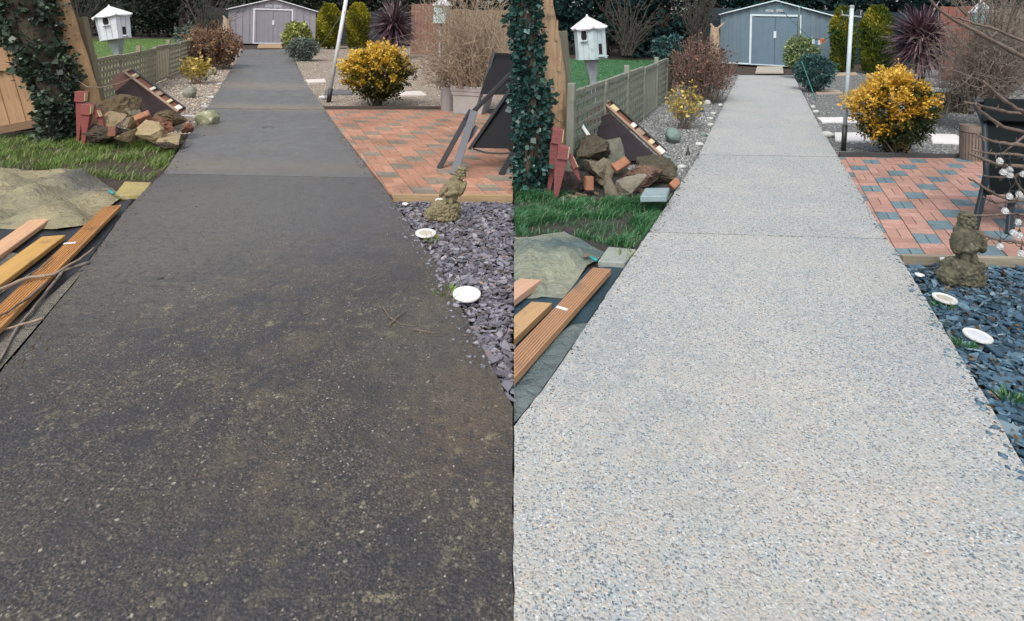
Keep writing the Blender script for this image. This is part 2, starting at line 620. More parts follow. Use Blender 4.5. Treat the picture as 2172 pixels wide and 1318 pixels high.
    s.rough(s.ramp(s.noise(4, 6, None, 0.7), [(0.35, 0.28), (0.65, 0.62)]))
    s.b.inputs['Specular IOR Level'].default_value = 0.5
    h = s.math('ADD', s.math('MULTIPLY', v1, -0.8), s.math('ADD', s.math('MULTIPLY', g0[1], 0.35), s.math('MULTIPLY', s.noise(48, 4), 0.8)))
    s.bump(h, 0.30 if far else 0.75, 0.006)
    return s.m
def path_clean():
    s = NT('exposed_aggregate_concrete')
    wv = s.warp(70, 0.012)
    v1 = s.vor(150, wv); k1 = s.sep(s.vor(150, wv, out='Color'))
    v2 = s.vor(84, wv); k2 = s.sep(s.vor(84, wv, out='Color'))
    big = s.noise(1.3, 6, None, 0.65)
    paste = s.mix(s.ramp(big, [(0.38, 0.0), (0.62, 1.0)]), (0.31, 0.35, 0.365), (0.42, 0.425, 0.405))
    fine = s.ramp(k1[0], [(0.0, (0.030, 0.055, 0.08)), (0.20, (0.075, 0.11, 0.14)), (0.27, (0.24, 0.29, 0.315)), (0.48, (0.39, 0.415, 0.42)), (0.66, (0.52, 0.51, 0.475)), (0.78, (0.48, 0.37, 0.25)), (0.88, (0.44, 0.42, 0.375)), (0.96, (0.55, 0.57, 0.575)), (1.0, (0.68, 0.70, 0.70))])
    c = s.mix(s.ramp(v1, [(0.42, 0.90), (0.62, 0.12)]), paste, fine)
    dens = s.ramp(s.noise(3.2, 6, None, 0.7), [(0.34, 0.35), (0.62, 1.0)])
    bigs = s.math('MULTIPLY', s.math('MULTIPLY', s.ramp(k2[1], [(0.56, 0.0), (0.60, 1.0)]), s.ramp(v2, [(0.24, 1.0), (0.46, 0.0)])), dens)
    c = s.mix(bigs, c, s.ramp(k2[2], [(0.0, (0.022, 0.045, 0.075)), (0.42, (0.07, 0.105, 0.135)), (0.52, (0.50, 0.34, 0.19)), (0.74, (0.46, 0.40, 0.33)), (0.86, (0.40, 0.42, 0.43)), (1.0, (0.80, 0.79, 0.76))]))
    c = s.mix(s.ramp(s.noise(2.1, 8, None, 0.78), [(0.50, 0.0), (0.66, 0.36)]), c, (0.26, 0.30, 0.32))
    c = s.mix(s.math('MULTIPLY', s.near(G(1600, 1250), 0.4, 1.5), s.ramp(s.noise(5, 8, None, 0.78), [(0.42, 0.0), (0.62, 0.42)])), c, (0.46, 0.40, 0.32))
    c = s.mix(s.math('MULTIPLY', s.near(G(1300, 720), 0.1, 0.8, (1, 0.5, 1)), s.ramp(s.noise(8, 8, None, 0.78), [(0.45, 0.0), (0.60, 0.5)])), c, (0.22, 0.26, 0.28))
    c = s.mix(s.ramp(s.noise(20, 7, None, 0.75), [(0.54, 0.0), (0.66, 0.40)]), c, (0.22, 0.25, 0.27))
    s.base(c)
    s.rough(0.82)
    s.bump(s.math('ADD', s.math('MULTIPLY', v1, -0.7), s.math('MULTIPLY', v2, -0.6)), 0.75, 0.005)
    return s.m
M_WET, M_WETFAR, M_CLEAN = path_wet('wet_concrete', False), path_wet('wet_concrete_sheen', True), path_clean()
M_SOIL = pm('soil', (0.075, 0.052, 0.035), (0.035, 0.026, 0.02), 5, 0.95, 0.9, 22, 0.03)
M_SOILR = pm('soil_cool', (0.065, 0.058, 0.05), (0.03, 0.03, 0.028), 5, 0.95, 0.9, 22, 0.03)
M_JOINT = pm('joint_sand', (0.06, 0.05, 0.04), (0.03, 0.027, 0.024), 20, 0.95, 0.5)
def gravel_mat(name, a, b, c):
    s = NT(name)
    v = s.vor(48); k = s.sep(s.vor(48, out='Color'))
    col = s.ramp(k[0], [(0.0, a), (0.4, b), (0.75, b), (1.0, c)])
    s.base(s.mix(s.ramp(v, [(0.3, 0.0), (0.75, 0.75)]), col, tuple(x * 0.4 for x in a)))
    s.rough(0.9)
    s.bump(s.math('MULTIPLY', v, -1.0), 0.9, 0.02)
    return s.m
def stones_mat(name, stops):
    s = NT(name)
    s.base(s.mix(0.35, s.ramp(s.attr('t'), stops), s.ramp(s.noise(90, 4), [(0.3, stops[0][1]), (0.7, stops[-1][1])])))
    s.rough(0.85)
    return s.m
M_GRL = gravel_mat('gravel_ground_warm', (0.22, 0.175, 0.135), (0.42, 0.345, 0.27), (0.60, 0.53, 0.44))
M_GRR = gravel_mat('gravel_ground_cool', (0.10, 0.115, 0.12), (0.22, 0.225, 0.22), (0.40, 0.39, 0.37))
M_STL = stones_mat('gravel_stones_warm', [(0, (0.21, 0.16, 0.125)), (0.5, (0.46, 0.375, 0.29)), (0.85, (0.60, 0.515, 0.42)), (1, (0.72, 0.67, 0.58))])
M_STR = stones_mat('gravel_stones_cool', [(0, (0.08, 0.10, 0.11)), (0.45, (0.21, 0.22, 0.22)), (0.8, (0.33, 0.32, 0.30)), (1, (0.58, 0.58, 0.56))])
M_LAWN = pm('lawn_ground', (0.10, 0.19, 0.035), (0.055, 0.115, 0.022), 3, 0.9, 0.8, 60, 0.02)
M_LAWNR = pm('lawn_ground_cool', (0.045, 0.16, 0.05), (0.025, 0.095, 0.035), 3, 0.9, 0.8, 60, 0.02)

# ================================================================== THE SETTING
mb = MB()
mb.add([(-260, -40, -0.12), (260, -40, -0.12), (260, 420, -0.12), (-260, 420, -0.12)], [(0, 1, 2, 3)])
tag(mb.build('ground', M_SOIL, origin=(0, 0, -0.12)), kind='structure')

# ---- paths: each slab its own piece on a dark bed that shows in the joints
LP_L = [(515, 106), (488, 150), (463, 193), (437, 231), (372, 330), (345, 370), (300, 411), (266, 447), (190, 553), (163, 595), (57, 724), (0, 792), (-120, 930), (-420, 1280), (-760, 1700)]
LP_R = [(613, 104), (645, 173), (690, 233), (760, 331), (797, 379), (835, 428), (869, 479), (933, 571), (966, 632), (1006, 708), (1042, 776), (1062, 814), (1088, 866), (1088, 1700)]
RP_L = [(1567, 160), (1540, 213), (1510, 273), (1483, 329), (1444, 387), (1376, 494), (1333, 556), (1297, 610), (1240, 697), (1147, 834), (1097, 897), (1090, 906), (1090, 1700)]
RP_R = [(1683, 160), (1741, 273), (1778, 333), (1828, 414), (1882, 509), (1902, 535), (1989, 677), (2084, 833), (2142, 939), (2172, 990), (2500, 1540), (2600, 1700)]
def make_path(name, left, right, cuts_l, cuts_r, mat, bedz, far_mat=None):
    root = sheet(name, left + right[::-1], bedz, M_JOINT)
    a0 = b0 = 0
    for k, (a, b) in enumerate(zip(cuts_l + [len(left) - 1], cuts_r + [len(right) - 1])):
        lp = left[a0:a + 1]; rp = right[b0:b + 1]
        pl = [G(x, y) for x, y in lp]; pr = [G(x, y) for x, y in rp]
        gap = (0.02, 0.018, 0.034)[k % 3]
        if k < len(cuts_l):                       # near side of this slab: step back for the joint
            pl[-1] = pl[-1] + (pl[-2] - pl[-1]).normalized() * gap
            pr[-1] = pr[-1] + (pr[-2] - pr[-1]).normalized() * gap
        mb = MB()
        dz = V3((0, 0, (0.0, 0.003, -0.002, 0.002, 0)[k % 5]))
        mb.prism(rough_edge([p + dz for p in pl + pr[::-1]], 0.05, 0.0035, k), (0, 0, -0.09))
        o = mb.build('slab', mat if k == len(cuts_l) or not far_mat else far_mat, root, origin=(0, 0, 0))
        a0, b0 = a, b
    return root
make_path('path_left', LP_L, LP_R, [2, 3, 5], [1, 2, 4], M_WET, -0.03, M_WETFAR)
make_path('path_right', RP_L, RP_R, [2, 3, 5], [1, 2, 4], M_CLEAN, -0.03)

# ---- soil, lawns, gravel
sheet('lawn_left', [(-500, 84), (420, 83), (400, 150), (385, 158), (208, 229), (150, 262), (-500, 330)], -0.085, M_LAWN)
sheet('lawn_right', [(1110, 125), (1420, 127), (1410, 212), (1392, 226), (1345, 256), (1217, 368), (1130, 410)], -0.085, M_LAWNR)
GL1 = [(516, 103), (490, 150), (465, 193), (439, 231), (405, 285), (330, 285), (190, 262), (205, 226), (385, 154), (440, 122), (475, 104)]
GL2 = [(613, 100), (645, 173), (690, 232), (940, 231), (1087, 232), (1088, 105), (820, 98)]
GR1 = [(1568, 158), (1540, 213), (1510, 273), (1483, 329), (1440, 392), (1360, 380), (1290, 330), (1355, 252), (1395, 222), (1440, 190), (1500, 165)]
GR2 = [(1683, 157), (1741, 273), (1776, 330), (2066, 334), (2300, 336), (2300, 150), (1980, 148)]
gl1 = sheet('gravel_bed_left_of_wet_path', GL1, -0.045, M_GRL)
gl2 = sheet('gravel_bed_right_of_wet_path', GL2, -0.045, M_GRL)
gr1 = sheet('gravel_bed_left_of_clean_path', GR1, -0.045, M_GRR)
gr2 = sheet('gravel_bed_right_of_clean_path', GR2, -0.045, M_GRR)
def pebbles(name, parent, pxpoly, z, n, size, mat, seed):
    r = np.random.default_rng(seed)
    poly = [(p.x, p.y) for p in (G(x, y, z) for x, y in pxpoly)]
    q = scatter(poly, n * 4, r)
    keep = r.uniform(0, 1, len(q)) < np.clip((7.5 / q[:, 1]) ** 1.5, 0, 1)      # nearer ones first
    q = q[keep][:n]
    n = len(q)
    oct_ = np.array([(1, 0, 0), (0, 1, 0), (-1, 0, 0), (0, -1, 0), (0, 0, 0.75), (0, 0, -0.5)], float)
    V = oct_[None] * (1 + r.uniform(-0.35, 0.35, (n, 6, 3))) + r.uniform(-0.12, 0.12, (n, 6, 3))
    V = V * (size * r.uniform(0.5, 1.5, (n, 1, 1)) * r.uniform(0.7, 1.2, (n, 1, 3)))
    a = r.uniform(0, 6.28, n)
    c, s_ = np.cos(a), np.sin(a)
    X = V[:, :, 0] * c[:, None] - V[:, :, 1] * s_[:, None]
    Y = V[:, :, 0] * s_[:, None] + V[:, :, 1] * c[:, None]
    V = np.stack([X + q[:, 0:1], Y + q[:, 1:2], V[:, :, 2] + z + size * 0.25], 2)
    f = np.array([(0, 1, 4), (1, 2, 4), (2, 3, 4), (3, 0, 4), (1, 0, 5), (2, 1, 5), (3, 2, 5), (0, 3, 5)])
    F = (f[None] + 6 * np.arange(n)[:, None, None]).reshape(-1, 3)
    o = npobj(name, V.reshape(-1, 3), F, mat, parent, t=np.repeat(r.uniform(0, 1, n), 8))
    return tag(o, kind='stuff')
pebbles('gravel', gl1, GL1, -0.045, 9000, 0.016, M_STL, 1)
pebbles('gravel', gl2, GL2, -0.045, 11000, 0.016, M_STL, 2)
pebbles('gravel', gr1, GR1, -0.045, 11000, 0.013, M_STR, 3)
pebbles('gravel', gr2, GR2, -0.045, 16000, 0.013, M_STR, 4)

# ---- block paved patios in basket weave, every block a piece
M_SAND = pm('jointing_sand', (0.15, 0.12, 0.09), (0.08, 0.066, 0.05), 12, 0.95, 0.6, 80)
def brick_mat(name, a, b, c, dirt):
    s = NT(name)
    col = s.ramp(s.rand(), [(0, a), (0.5, b), (1, c)])
    col = s.mix(s.ramp(s.noise(22, 6, None, 0.7), [(0.45, 0.0), (0.62, 0.7)]), col, dirt)
    gp = s.n('ShaderNodeNewGeometry').outputs['Position']
    col = s.mix(s.ramp(s.noise(1.6, 7, gp, 0.72), [(0.46, 0.0), (0.62, 0.6)]), col, tuple(x * 0.62 for x in dirt))
    col = s.mix(s.ramp(s.noise(30, 6, gp, 0.75), [(0.55, 0.0), (0.66, 0.5)]), col, tuple(x * 0.45 for x in dirt))
    col = s.mix(s.ramp(s.noise(70, 4, gp, 0.7), [(0.58, 0.0), (0.70, 0.5)]), col, c)
    s.base(col)
    s.rough(0.8)
    s.bump(s.noise(120, 5), 0.35, 0.004)
    return s.m
M_BRL = brick_mat('red_block_warm', (0.36, 0.165, 0.105), (0.43, 0.21, 0.14), (0.50, 0.27, 0.185), (0.30, 0.18, 0.115))
M_BBL = brick_mat('grey_block_warm', (0.21, 0.175, 0.135), (0.26, 0.215, 0.165), (0.31, 0.25, 0.19), (0.18, 0.16, 0.12))
M_BRR = brick_mat('red_block_cool', (0.37, 0.20, 0.155), (0.44, 0.245, 0.195), (0.50, 0.295, 0.24), (0.33, 0.205, 0.16))
M_BBR = brick_mat('blue_block', (0.115, 0.19, 0.22), (0.14, 0.22, 0.25), (0.175, 0.255, 0.285), (0.10, 0.15, 0.175))
def patio(name, region_px, o_px, row_px, vp_px, pu, pv, m_red, m_blue, ni, nj, seed, phase):
    r = random.Random(seed)
    z = -0.008
    reg = ccw([(p.x, p.y) for p in (G(x, y, z) for x, y in region_px)])
    root = sheet(name, region_px, -0.017, M_SAND)
    o = G(*o_px, z)
    u = (G(*row_px, z) - o); u.z = 0; u.normalize()
    v = ray(*vp_px); v.z = 0; v.normalize()
    u = u * pu
    v = v * (pv / abs(v.y))
    pieces = []
    g = 0.0028
    for i in range(-2, ni):
        for j in range(-3, nj):
            off = 0.5 * (i % 2)
            r0 = j + off
            blue = (int(2 * r0) - 3 * i + phase) % 8 == 0
            if r.random() < 0.0:
                blue = not blue
            if (i + j) % 2:
                cells = [(i, i + 1, r0, r0 + 0.5), (i, i + 1, r0 + 0.5, r0 + 1)]
            else:
                cells = [(i, i + 0.5, r0, r0 + 1), (i + 0.5, i + 1, r0, r0 + 1)]
            for a0, a1, b0, b1 in cells:
                du, dv = g / pu, g / pv
                pts = [o + u * a + v * b for a, b in ((a0 + du, b0 + dv), (a1 - du, b0 + dv), (a1 - du, b1 - dv), (a0 + du, b1 - dv))]
                poly = clip(ccw([(p.x, p.y) for p in pts]), reg)
                if len(poly) >= 3 and area(poly) > 0.0006:
                    pieces.append((min(p[1] for p in poly), poly, blue, r.uniform(-0.003, 0.003)))
    pieces.sort(key=lambda t: t[0])
    rest = MB()
    for k, (_, poly, blue, dz) in enumerate(pieces):
        pts = [V3((x, y, z + dz)) for x, y in poly]
        if k < 300:
            c = sum(pts, V3((0, 0, 0))) / len(pts)
            m = MB()
            inner = [c + (p - c) * 0.982 + V3((0, 0, 0.0)) for p in pts]      # worn arris: the top is a little smaller
            low = [p + V3((0, 0, -0.004)) for p in pts]
            bot = [p + V3((0, 0, -0.026)) for p in pts]
            n = len(pts)
            m.add(inner + low + bot, [tuple(range(n))] + [(n + q, n + (q + 1) % n, (q + 1) % n, q) for q in range(n)] + [(2 * n + q, 2 * n + (q + 1) % n, n + (q + 1) % n, n + q) for q in range(n)])
            m.build('brick', m_blue if blue else m_red, root, origin=c)
        else:
            rest.prism(pts, (0, 0, -0.025), 1 if blue else 0)
    if rest.v:
        tag(rest.build('brick_field', [m_red, m_blue], root), kind='stuff')
    return root
PL = [(690, 233), (1087, 233), (1088, 419), (836, 417), (797, 379), (760, 331)]
PR = [(1776, 333), (2340, 338), (2340, 555), (1911, 550), (1882, 509), (1828, 414)]
patio('patio_left', [(686, 233), (1087, 233), (1088, 420), (832, 418)], (834, 419), (1089, 421), (563, 31), 0.212, 0.205, M_BRL, M_BBL, 12, 30, 3, 2)
patio('patio_right', [(1772, 333), (2340, 340), (2340, 552), (1904, 544)], (1911, 551), (2172, 557), (1640, 58), 0.192, 0.200, M_BRR, M_BBR, 16, 26, 5, 0)
M_EDGE = wood('edging_timber_pale', (0.42, 0.30, 0.17), (0.28, 0.19, 0.11), 0.8)
M_EDGED = wood('edging_timber_dark', (0.10, 0.075, 0.06), (0.055, 0.045, 0.04), 0.8)
M_EDGER = wood('edging_timber_grey', (0.34, 0.30, 0.22), (0.21, 0.19, 0.15), 0.8)
M_EDGERD = wood('edging_timber_dark_cool', (0.075, 0.07, 0.07), (0.04, 0.04, 0.045), 0.8)
def edging(x0, y0, x1, y1, w, h, mat, label, z=0.02):
    o = board('edging_board', G(x0, y0, z - h / 2), G(x1, y1, z - h / 2), w, h, mat)
    tag(o, label, 'edging')
edging(834, 424, 1087, 426, 0.035, 0.10, M_EDGE, 'pale timber edging between red brick patio and purple slate, left garden', 0.012)
edging(686, 231, 936, 231, 0.03, 0.09, M_EDGED, 'dark thin timber edging behind red brick patio, beside the wet path', 0.02)
edging(1912, 556, 2300, 564, 0.035, 0.10, M_EDGER, 'greyish timber edging between brick patio and blue slate, right garden', 0.012)
edging(1780, 331, 2068, 336, 0.03, 0.10, M_EDGERD, 'dark timber edging behind blue speckled brick patio, right garden', 0.03)

# ---- slate chippings
def slate_mat(name, stops, attr, wet):
    s = NT(name)
    f = s.attr('t') if attr else s.rand()
    c = s.ramp(f, stops)
    c = s.mix(s.ramp(s.noise(35, 5, None, 0.7), [(0.45, 0.0), (0.75, 0.5)]), c, tuple(x * 0.55 for x in stops[0][1]))
    s.base(c)
    s.rough(wet)
    s.bump(s.noise(60, 4, s.co((1, 1, 6))), 0.3, 0.004)
    return s.m
SL_L = [(0.0, (0.075, 0.072, 0.086)), (0.35, (0.15, 0.144, 0.175)), (0.7, (0.215, 0.206, 0.245)), (0.93, (0.30, 0.29, 0.325)), (0.97, (0.20, 0.12, 0.10)), (1, (0.34, 0.32, 0.36))]
SL_R = [(0.0, (0.022, 0.050, 0.078)), (0.35, (0.05, 0.11, 0.165)), (0.7, (0.09, 0.175, 0.245)), (0.93, (0.17, 0.28, 0.34)), (0.97, (0.14, 0.11, 0.11)), (1, (0.20, 0.29, 0.33))]
def chip_shape(r, n):
    a = sorted(r.uniform(0, 2 * math.pi) for _ in range(n))
    el = r.uniform(0.5, 0.85)
    top = [(math.cos(t) * r.uniform(0.8, 1.05), math.sin(t) * el * r.uniform(0.8, 1.05)) for t in a]
    return top
def slate_bed(name, px, zs, stops, nbig, nsmall, seed, rgh, big_k=1.0):
    r = random.Random(seed); rn = np.random.default_rng(seed)
    base = sheet(name, px, zs - 0.02, pm(name + '_soil', tuple(x * 0.35 for x in stops[0][1]), None, 30, 0.9, 0.6))
    poly = [(p.x, p.y) for p in (G(x, y, zs) for x, y in px)]
    m1 = slate_mat(name + '_chip', stops, False, rgh); m2 = slate_mat(name + '_chips', stops, True, rgh)
    meshes = []
    for k in range(16):
        pts = chip_shape(r, r.choice((5, 6, 6, 7)))
        mb = MB()
        mb.prism([V3((x, y, 0.09 + 0.03 * x)) for x, y in pts], (0, 0, -0.16))
        me = bpy.data.meshes.new('slate_chip')
        me.from_pydata(mb.v, [], mb.f); me.update(); me.materials.append(m1)
        meshes.append(me)
    q = scatter(poly, nbig * 5, rn)
    # spread them: keep those not too close to one kept already, the nearest to the camera first
    q = q[np.argsort(q[:, 1] + rn.uniform(0, 0.9, len(q)))]
    kept = []
    for p in q:
        if all((p[0] - k[0]) ** 2 + (p[1] - k[1]) ** 2 > 0.034 ** 2 for k in kept):
            kept.append(p)
        if len(kept) >= nbig:
            break
    for k, p in enumerate(kept):
        o = bpy.data.objects.new('slate_chip', r.choice(meshes))
        COL.objects.link(o); o.parent = base
        s = r.uniform(0.024, 0.042) * big_k * (1.25 if r.random() < 0.2 else 1)
        o.scale = (s, s, s * r.uniform(0.8, 1.3))
        o.location = (p[0], p[1], zs + r.uniform(0.002, 0.016))
        o.rotation_euler = (r.gauss(0, 0.22), r.gauss(0, 0.22), r.uniform(0, 6.28))
    mb = MB(); tt = []
    for p in scatter(poly, nsmall, rn):
        pts = chip_shape(r, 5)
        s = r.uniform(0.018, 0.038)
        R = Matrix.Rotation(r.uniform(0, 6.28), 3, 'Z') @ Matrix.Rotation(r.gauss(0, 0.3), 3, 'X') @ Matrix.Rotation(r.gauss(0, 0.3), 3, 'Y')
        c = V3((p[0], p[1], zs + r.uniform(-0.012, 0.008)))
        n0 = len(mb.f)
        mb.prism([c + R @ V3((x * s, y * s, 0.0025)) for x, y in pts], R @ V3((0, 0, -0.005)))
        tt += [r.random()] * (len(mb.f) - n0)
    o = mb.build('slate_chippings', m2, base)
    a = o.data.attributes.new('t', 'FLOAT', 'FACE'); a.data.foreach_set('value', np.array(tt, np.float32))
    tag(o, kind='stuff')
    return base
SLX_L = [(838, 429), (1087, 431), (1087, 866), (1062, 812), (1043, 774), (1008, 706), (967, 630), (935, 571), (871, 479)]
SLX_R = [(1913, 562), (2350, 573), (2500, 1100), (2480, 1500), (2176, 990), (2144, 939), (2086, 833), (1991, 677), (1922, 566)]
slate_bed('slate_bed_left', SLX_L, -0.03, SL_L, 300, 3000, 11, 0.45, 0.92)
slate_bed('slate_bed_right', SLX_R, -0.03, SL_R, 300, 4200, 12, 0.45, 1.25)

# ---- grit, crumbs and stray chips along the path edges and on the paths
def edge_line(pxs, k0, k1):
    return [G(x, y) for x, y in pxs[k0:k1]]
def crumbs(name, parent, lines, n, size, mat, seed, spread, z=0.0, only=None):
    r = np.random.default_rng(seed)
    pts = []
    for ln in lines:
        A = np.array([tuple(p) for p in ln]); seg = np.linalg.norm(np.diff(A, axis=0), axis=1)
        w = seg / (A[:-1, 1] + A[1:, 1]) ; w /= w.sum()
        i = r.choice(len(seg), n, p=w); f = r.uniform(0, 1, (n, 1))
        q = A[i] * (1 - f) + A[i + 1] * f
        q[:, 0] += r.normal(0, spread, n); q[:, 1] += r.normal(0, spread, n)
        pts.append(q)
    q = np.concatenate(pts)
    if only is not None:
        q = q[inpoly(q[:, :2], [(p.x, p.y) for p in (G(x, y) for x, y in only)])]
    n = len(q)
    oct_ = np.array([(1, 0, 0), (0, 1, 0), (-1, 0, 0), (0, -1, 0), (0, 0, 0.7), (0, 0, -0.5)], float)
    V = oct_[None] * (1 + r.uniform(-0.4, 0.4, (n, 6, 3)))
    V = V * size * r.uniform(0.4, 1.6, (n, 1, 1)) ** 1.4 * r.uniform(0.6, 1.3, (n, 1, 3))
    V[:, :, 2] *= 0.7
    V = V + np.stack([q[:, 0], q[:, 1], np.full(n, z + size * 0.25)], 1)[:, None]
    f = np.array([(0, 1, 4), (1, 2, 4), (2, 3, 4), (3, 0, 4), (1, 0, 5), (2, 1, 5), (3, 2, 5), (0, 3, 5)])
    F = (f[None] + 6 * np.arange(n)[:, None, None]).reshape(-1, 3)
    return tag(npobj(name, V.reshape(-1, 3), F, mat, parent, t=np.repeat(r.uniform(0, 1, n), 8)), kind='stuff')
M_CRUMB = stones_mat('soil_crumbs', [(0, (0.03, 0.024, 0.018)), (0.6, (0.075, 0.055, 0.035)), (1, (0.16, 0.13, 0.08))])
M_GRIT = stones_mat('tan_grit', [(0, (0.06, 0.055, 0.05)), (0.6, (0.16, 0.14, 0.11)), (1, (0.40, 0.37, 0.31))])
M_CHIPL = stones_mat('slate_crumbs', SL_L[:4])
M_CHIPR = stones_mat('blue_slate_crumbs', SL_R[:4])
pl, pr = bpy.data.objects['path_left'], bpy.data.objects['path_right']
IN_L, IN_R = LP_L + LP_R[::-1], RP_L + RP_R[::-1]
crumbs('soil_crumbs', pl, [edge_line(LP_L, 0, 14)], 1500, 0.006, M_CRUMB, 1, 0.05, 0.0, IN_L)
crumbs('moss_crumbs', pl, [edge_line(LP_R, 0, 11)], 1500, 0.006, M_CRUMB, 2, 0.05, 0.0, IN_L)
crumbs('slate_crumbs', pl, [edge_line(LP_R, 5, 11)], 260, 0.011, M_CHIPL, 3, 0.045, 0.0, IN_L)
crumbs('soil_crumbs', pr, [edge_line(RP_L, 0, 11)], 1100, 0.005, M_CRUMB, 4, 0.035, 0.0, IN_R)
crumbs('grit', pr, [edge_line(RP_R, 0, 10)], 900, 0.005, M_CRUMB, 5, 0.03, 0.0, IN_R)
crumbs('slate_crumbs', pr, [edge_line(RP_R, 4, 11)], 260, 0.010, M_CHIPR, 6, 0.03, 0.0, IN_R)
r0_ = np.random.default_rng(77)
mid = [[G(x, y) for x, y in ((300, 700), (560, 1100), (1000, 1290))], [G(x, y) for x, y in ((620, 420), (700, 800), (300, 1290))], [G(x, y) for x, y in ((860, 560), (960, 760), (1060, 1200))]]
crumbs('grit', pl, mid, 1500, 0.0035, M_GRIT, 8, 0.45, 0.0, IN_L)

L_DEAD = leafmat('dead_leaf_bits', [(0, (0.045, 0.03, 0.02)), (0.5, (0.14, 0.085, 0.045)), (0.9, (0.26, 0.17, 0.09)), (1, (0.40, 0.30, 0.16))], 0.8, 0.15, 0.1)
def litter_on(parent, pxpoly, z, n, L, seed):
    r = np.random.default_rng(seed)
    q = scatter([(p.x, p.y) for p in (G(x, y, z) for x, y in pxpoly)], n, r)
    pos = np.concatenate([q, np.full((len(q), 1), z) + r.uniform(0.0, 0.012, (len(q), 1))], 1)
    d = np.concatenate([r.normal(size=(len(q), 2)), np.full((len(q), 1), 0.12)], 1)
    tag(leaves('leaf_litter', pos, d, L, L * 0.5, L_DEAD, parent, None, 0.15, r), kind='stuff')
litter_on(bpy.data.objects['slate_bed_left'], SLX_L, -0.012, 90, 0.030, 1)
litter_on(bpy.data.objects['slate_bed_right'], SLX_R, -0.012, 150, 0.030, 2)
crumbs('soil_crumbs', bpy.data.objects['slate_bed_left'], [[G(860, 440), G(1000, 600), G(1080, 800)], [G(900, 440), G(1070, 560)]], 320, 0.006, M_CRUMB, 11, 0.16, -0.012, SLX_L)
crumbs('soil_crumbs', bpy.data.objects['slate_bed_right'], [[G(1930, 580), G(2060, 760), G(2200, 980)], [G(1960, 580), G(2300, 640)]], 380, 0.006, M_CRUMB, 12, 0.16, -0.012, SLX_R)
litter_on(pl, [(120, 760), (300, 450), (380, 340), (760, 345), (1000, 720), (1060, 1000), (500, 1150)], 0.003, 26, 0.016, 3)
# ================================================================== MATERIALS OF THE THINGS
M_PINE = wood('new_pine_orange', (0.56, 0.30, 0.11), (0.44, 0.21, 0.07), 0.6, 1.0, (0.20, 0.12, 0.06))
M_PINEP = wood('new_pine_pink', (0.62, 0.38, 0.23), (0.52, 0.29, 0.16), 0.65, 1.0)
M_PINEY = wood('new_pine_yellow', (0.55, 0.33, 0.10), (0.45, 0.25, 0.07), 0.6, 1.0, (0.22, 0.15, 0.08))
M_PINER = wood('pine_cool_orange', (0.50, 0.29, 0.155), (0.40, 0.215, 0.11), 0.65, 1.0, (0.16, 0.13, 0.12))
M_PINERP = wood('pine_cool_pale', (0.56, 0.36, 0.25), (0.47, 0.28, 0.18), 0.65)
M_PINERY = wood('pine_cool_yellow', (0.48, 0.31, 0.155), (0.40, 0.245, 0.12), 0.65, 1.0, (0.20, 0.16, 0.12))
M_FENCEW = wood('fence_board_tan', (0.42, 0.26, 0.145), (0.29, 0.17, 0.09), 0.8, 1.0, (0.20, 0.14, 0.09))
M_POST = wood('weathered_post', (0.25, 0.21, 0.135), (0.16, 0.135, 0.09), 0.85)
M_POSTR = wood('weathered_post_cool', (0.20, 0.19, 0.14), (0.12, 0.125, 0.10), 0.85)
M_TREL = wood('trellis_pale', (0.34, 0.305, 0.22), (0.225, 0.20, 0.145), 0.9, 1.0, (0.13, 0.135, 0.085))
M_TRELR = wood('trellis_cool', (0.275, 0.29, 0.235), (0.17, 0.185, 0.15), 0.9, 1.0, (0.095, 0.115, 0.085))
M_SPLIT = wood('split_trunk_wood', (0.60, 0.39, 0.20), (0.36, 0.21, 0.10), 0.75, 0.6, (0.20, 0.13, 0.08))
M_SPLITR = wood('split_trunk_wood_cool', (0.58, 0.40, 0.24), (0.33, 0.22, 0.13), 0.75, 0.6, (0.17, 0.13, 0.09))
M_BARK = pm('bark', (0.10, 0.075, 0.055), (0.05, 0.04, 0.03), 8, 0.95, 0.9, 30, 0.02, vec=(1, 1, 0.3))
M_TWIG = pm('twig_tan', (0.38, 0.30, 0.215), (0.25, 0.185, 0.13), 20, 0.85, 0.4)
M_TWIGR = pm('twig_grey', (0.24, 0.20, 0.165), (0.14, 0.115, 0.095), 20, 0.85, 0.4)
M_BRANCH = pm('bare_branch', (0.19, 0.145, 0.115), (0.10, 0.075, 0.06), 25, 0.7, 0.5)
M_RED = wood('red_brown_stain', (0.27, 0.075, 0.065), (0.19, 0.05, 0.045), 0.6)
M_REDR = wood('red_brown_stain_cool', (0.25, 0.085, 0.08), (0.17, 0.055, 0.055), 0.6)
M_CREAM = pm('bare_cream_wood', (0.62, 0.52, 0.30), (0.45, 0.36, 0.2), 30, 0.8, 0.3)
M_WHITE = pm('old_white_paint', (0.70, 0.72, 0.76), (0.58, 0.60, 0.64), 6, 0.55, 0.15, 40, 0.003, spots=((0.36, 0.38, 0.42), 9, 0.62))
M_WHITER = pm('old_white_paint_cool', (0.50, 0.60, 0.61), (0.40, 0.50, 0.52), 6, 0.6, 0.2, 40, 0.003, spots=((0.27, 0.36, 0.38), 9, 0.58))
M_WHITE2 = pm('white_paint', (0.78, 0.79, 0.80), (0.68, 0.69, 0.71), 6, 0.5, 0.1)
M_GREYPOST = pm('grey_painted_post', (0.36, 0.38, 0.42), (0.25, 0.27, 0.30), 9, 0.6, 0.3)
M_BLACK = pm('black_paint', (0.018, 0.018, 0.02), (0.03, 0.03, 0.03), 9, 0.45, 0.1)
M_DARKHOLE = pm('inside_shade', (0.012, 0.011, 0.011), None, 9, 0.9, 0)  # near-black colour paints the shade inside the openings, no hole is cut
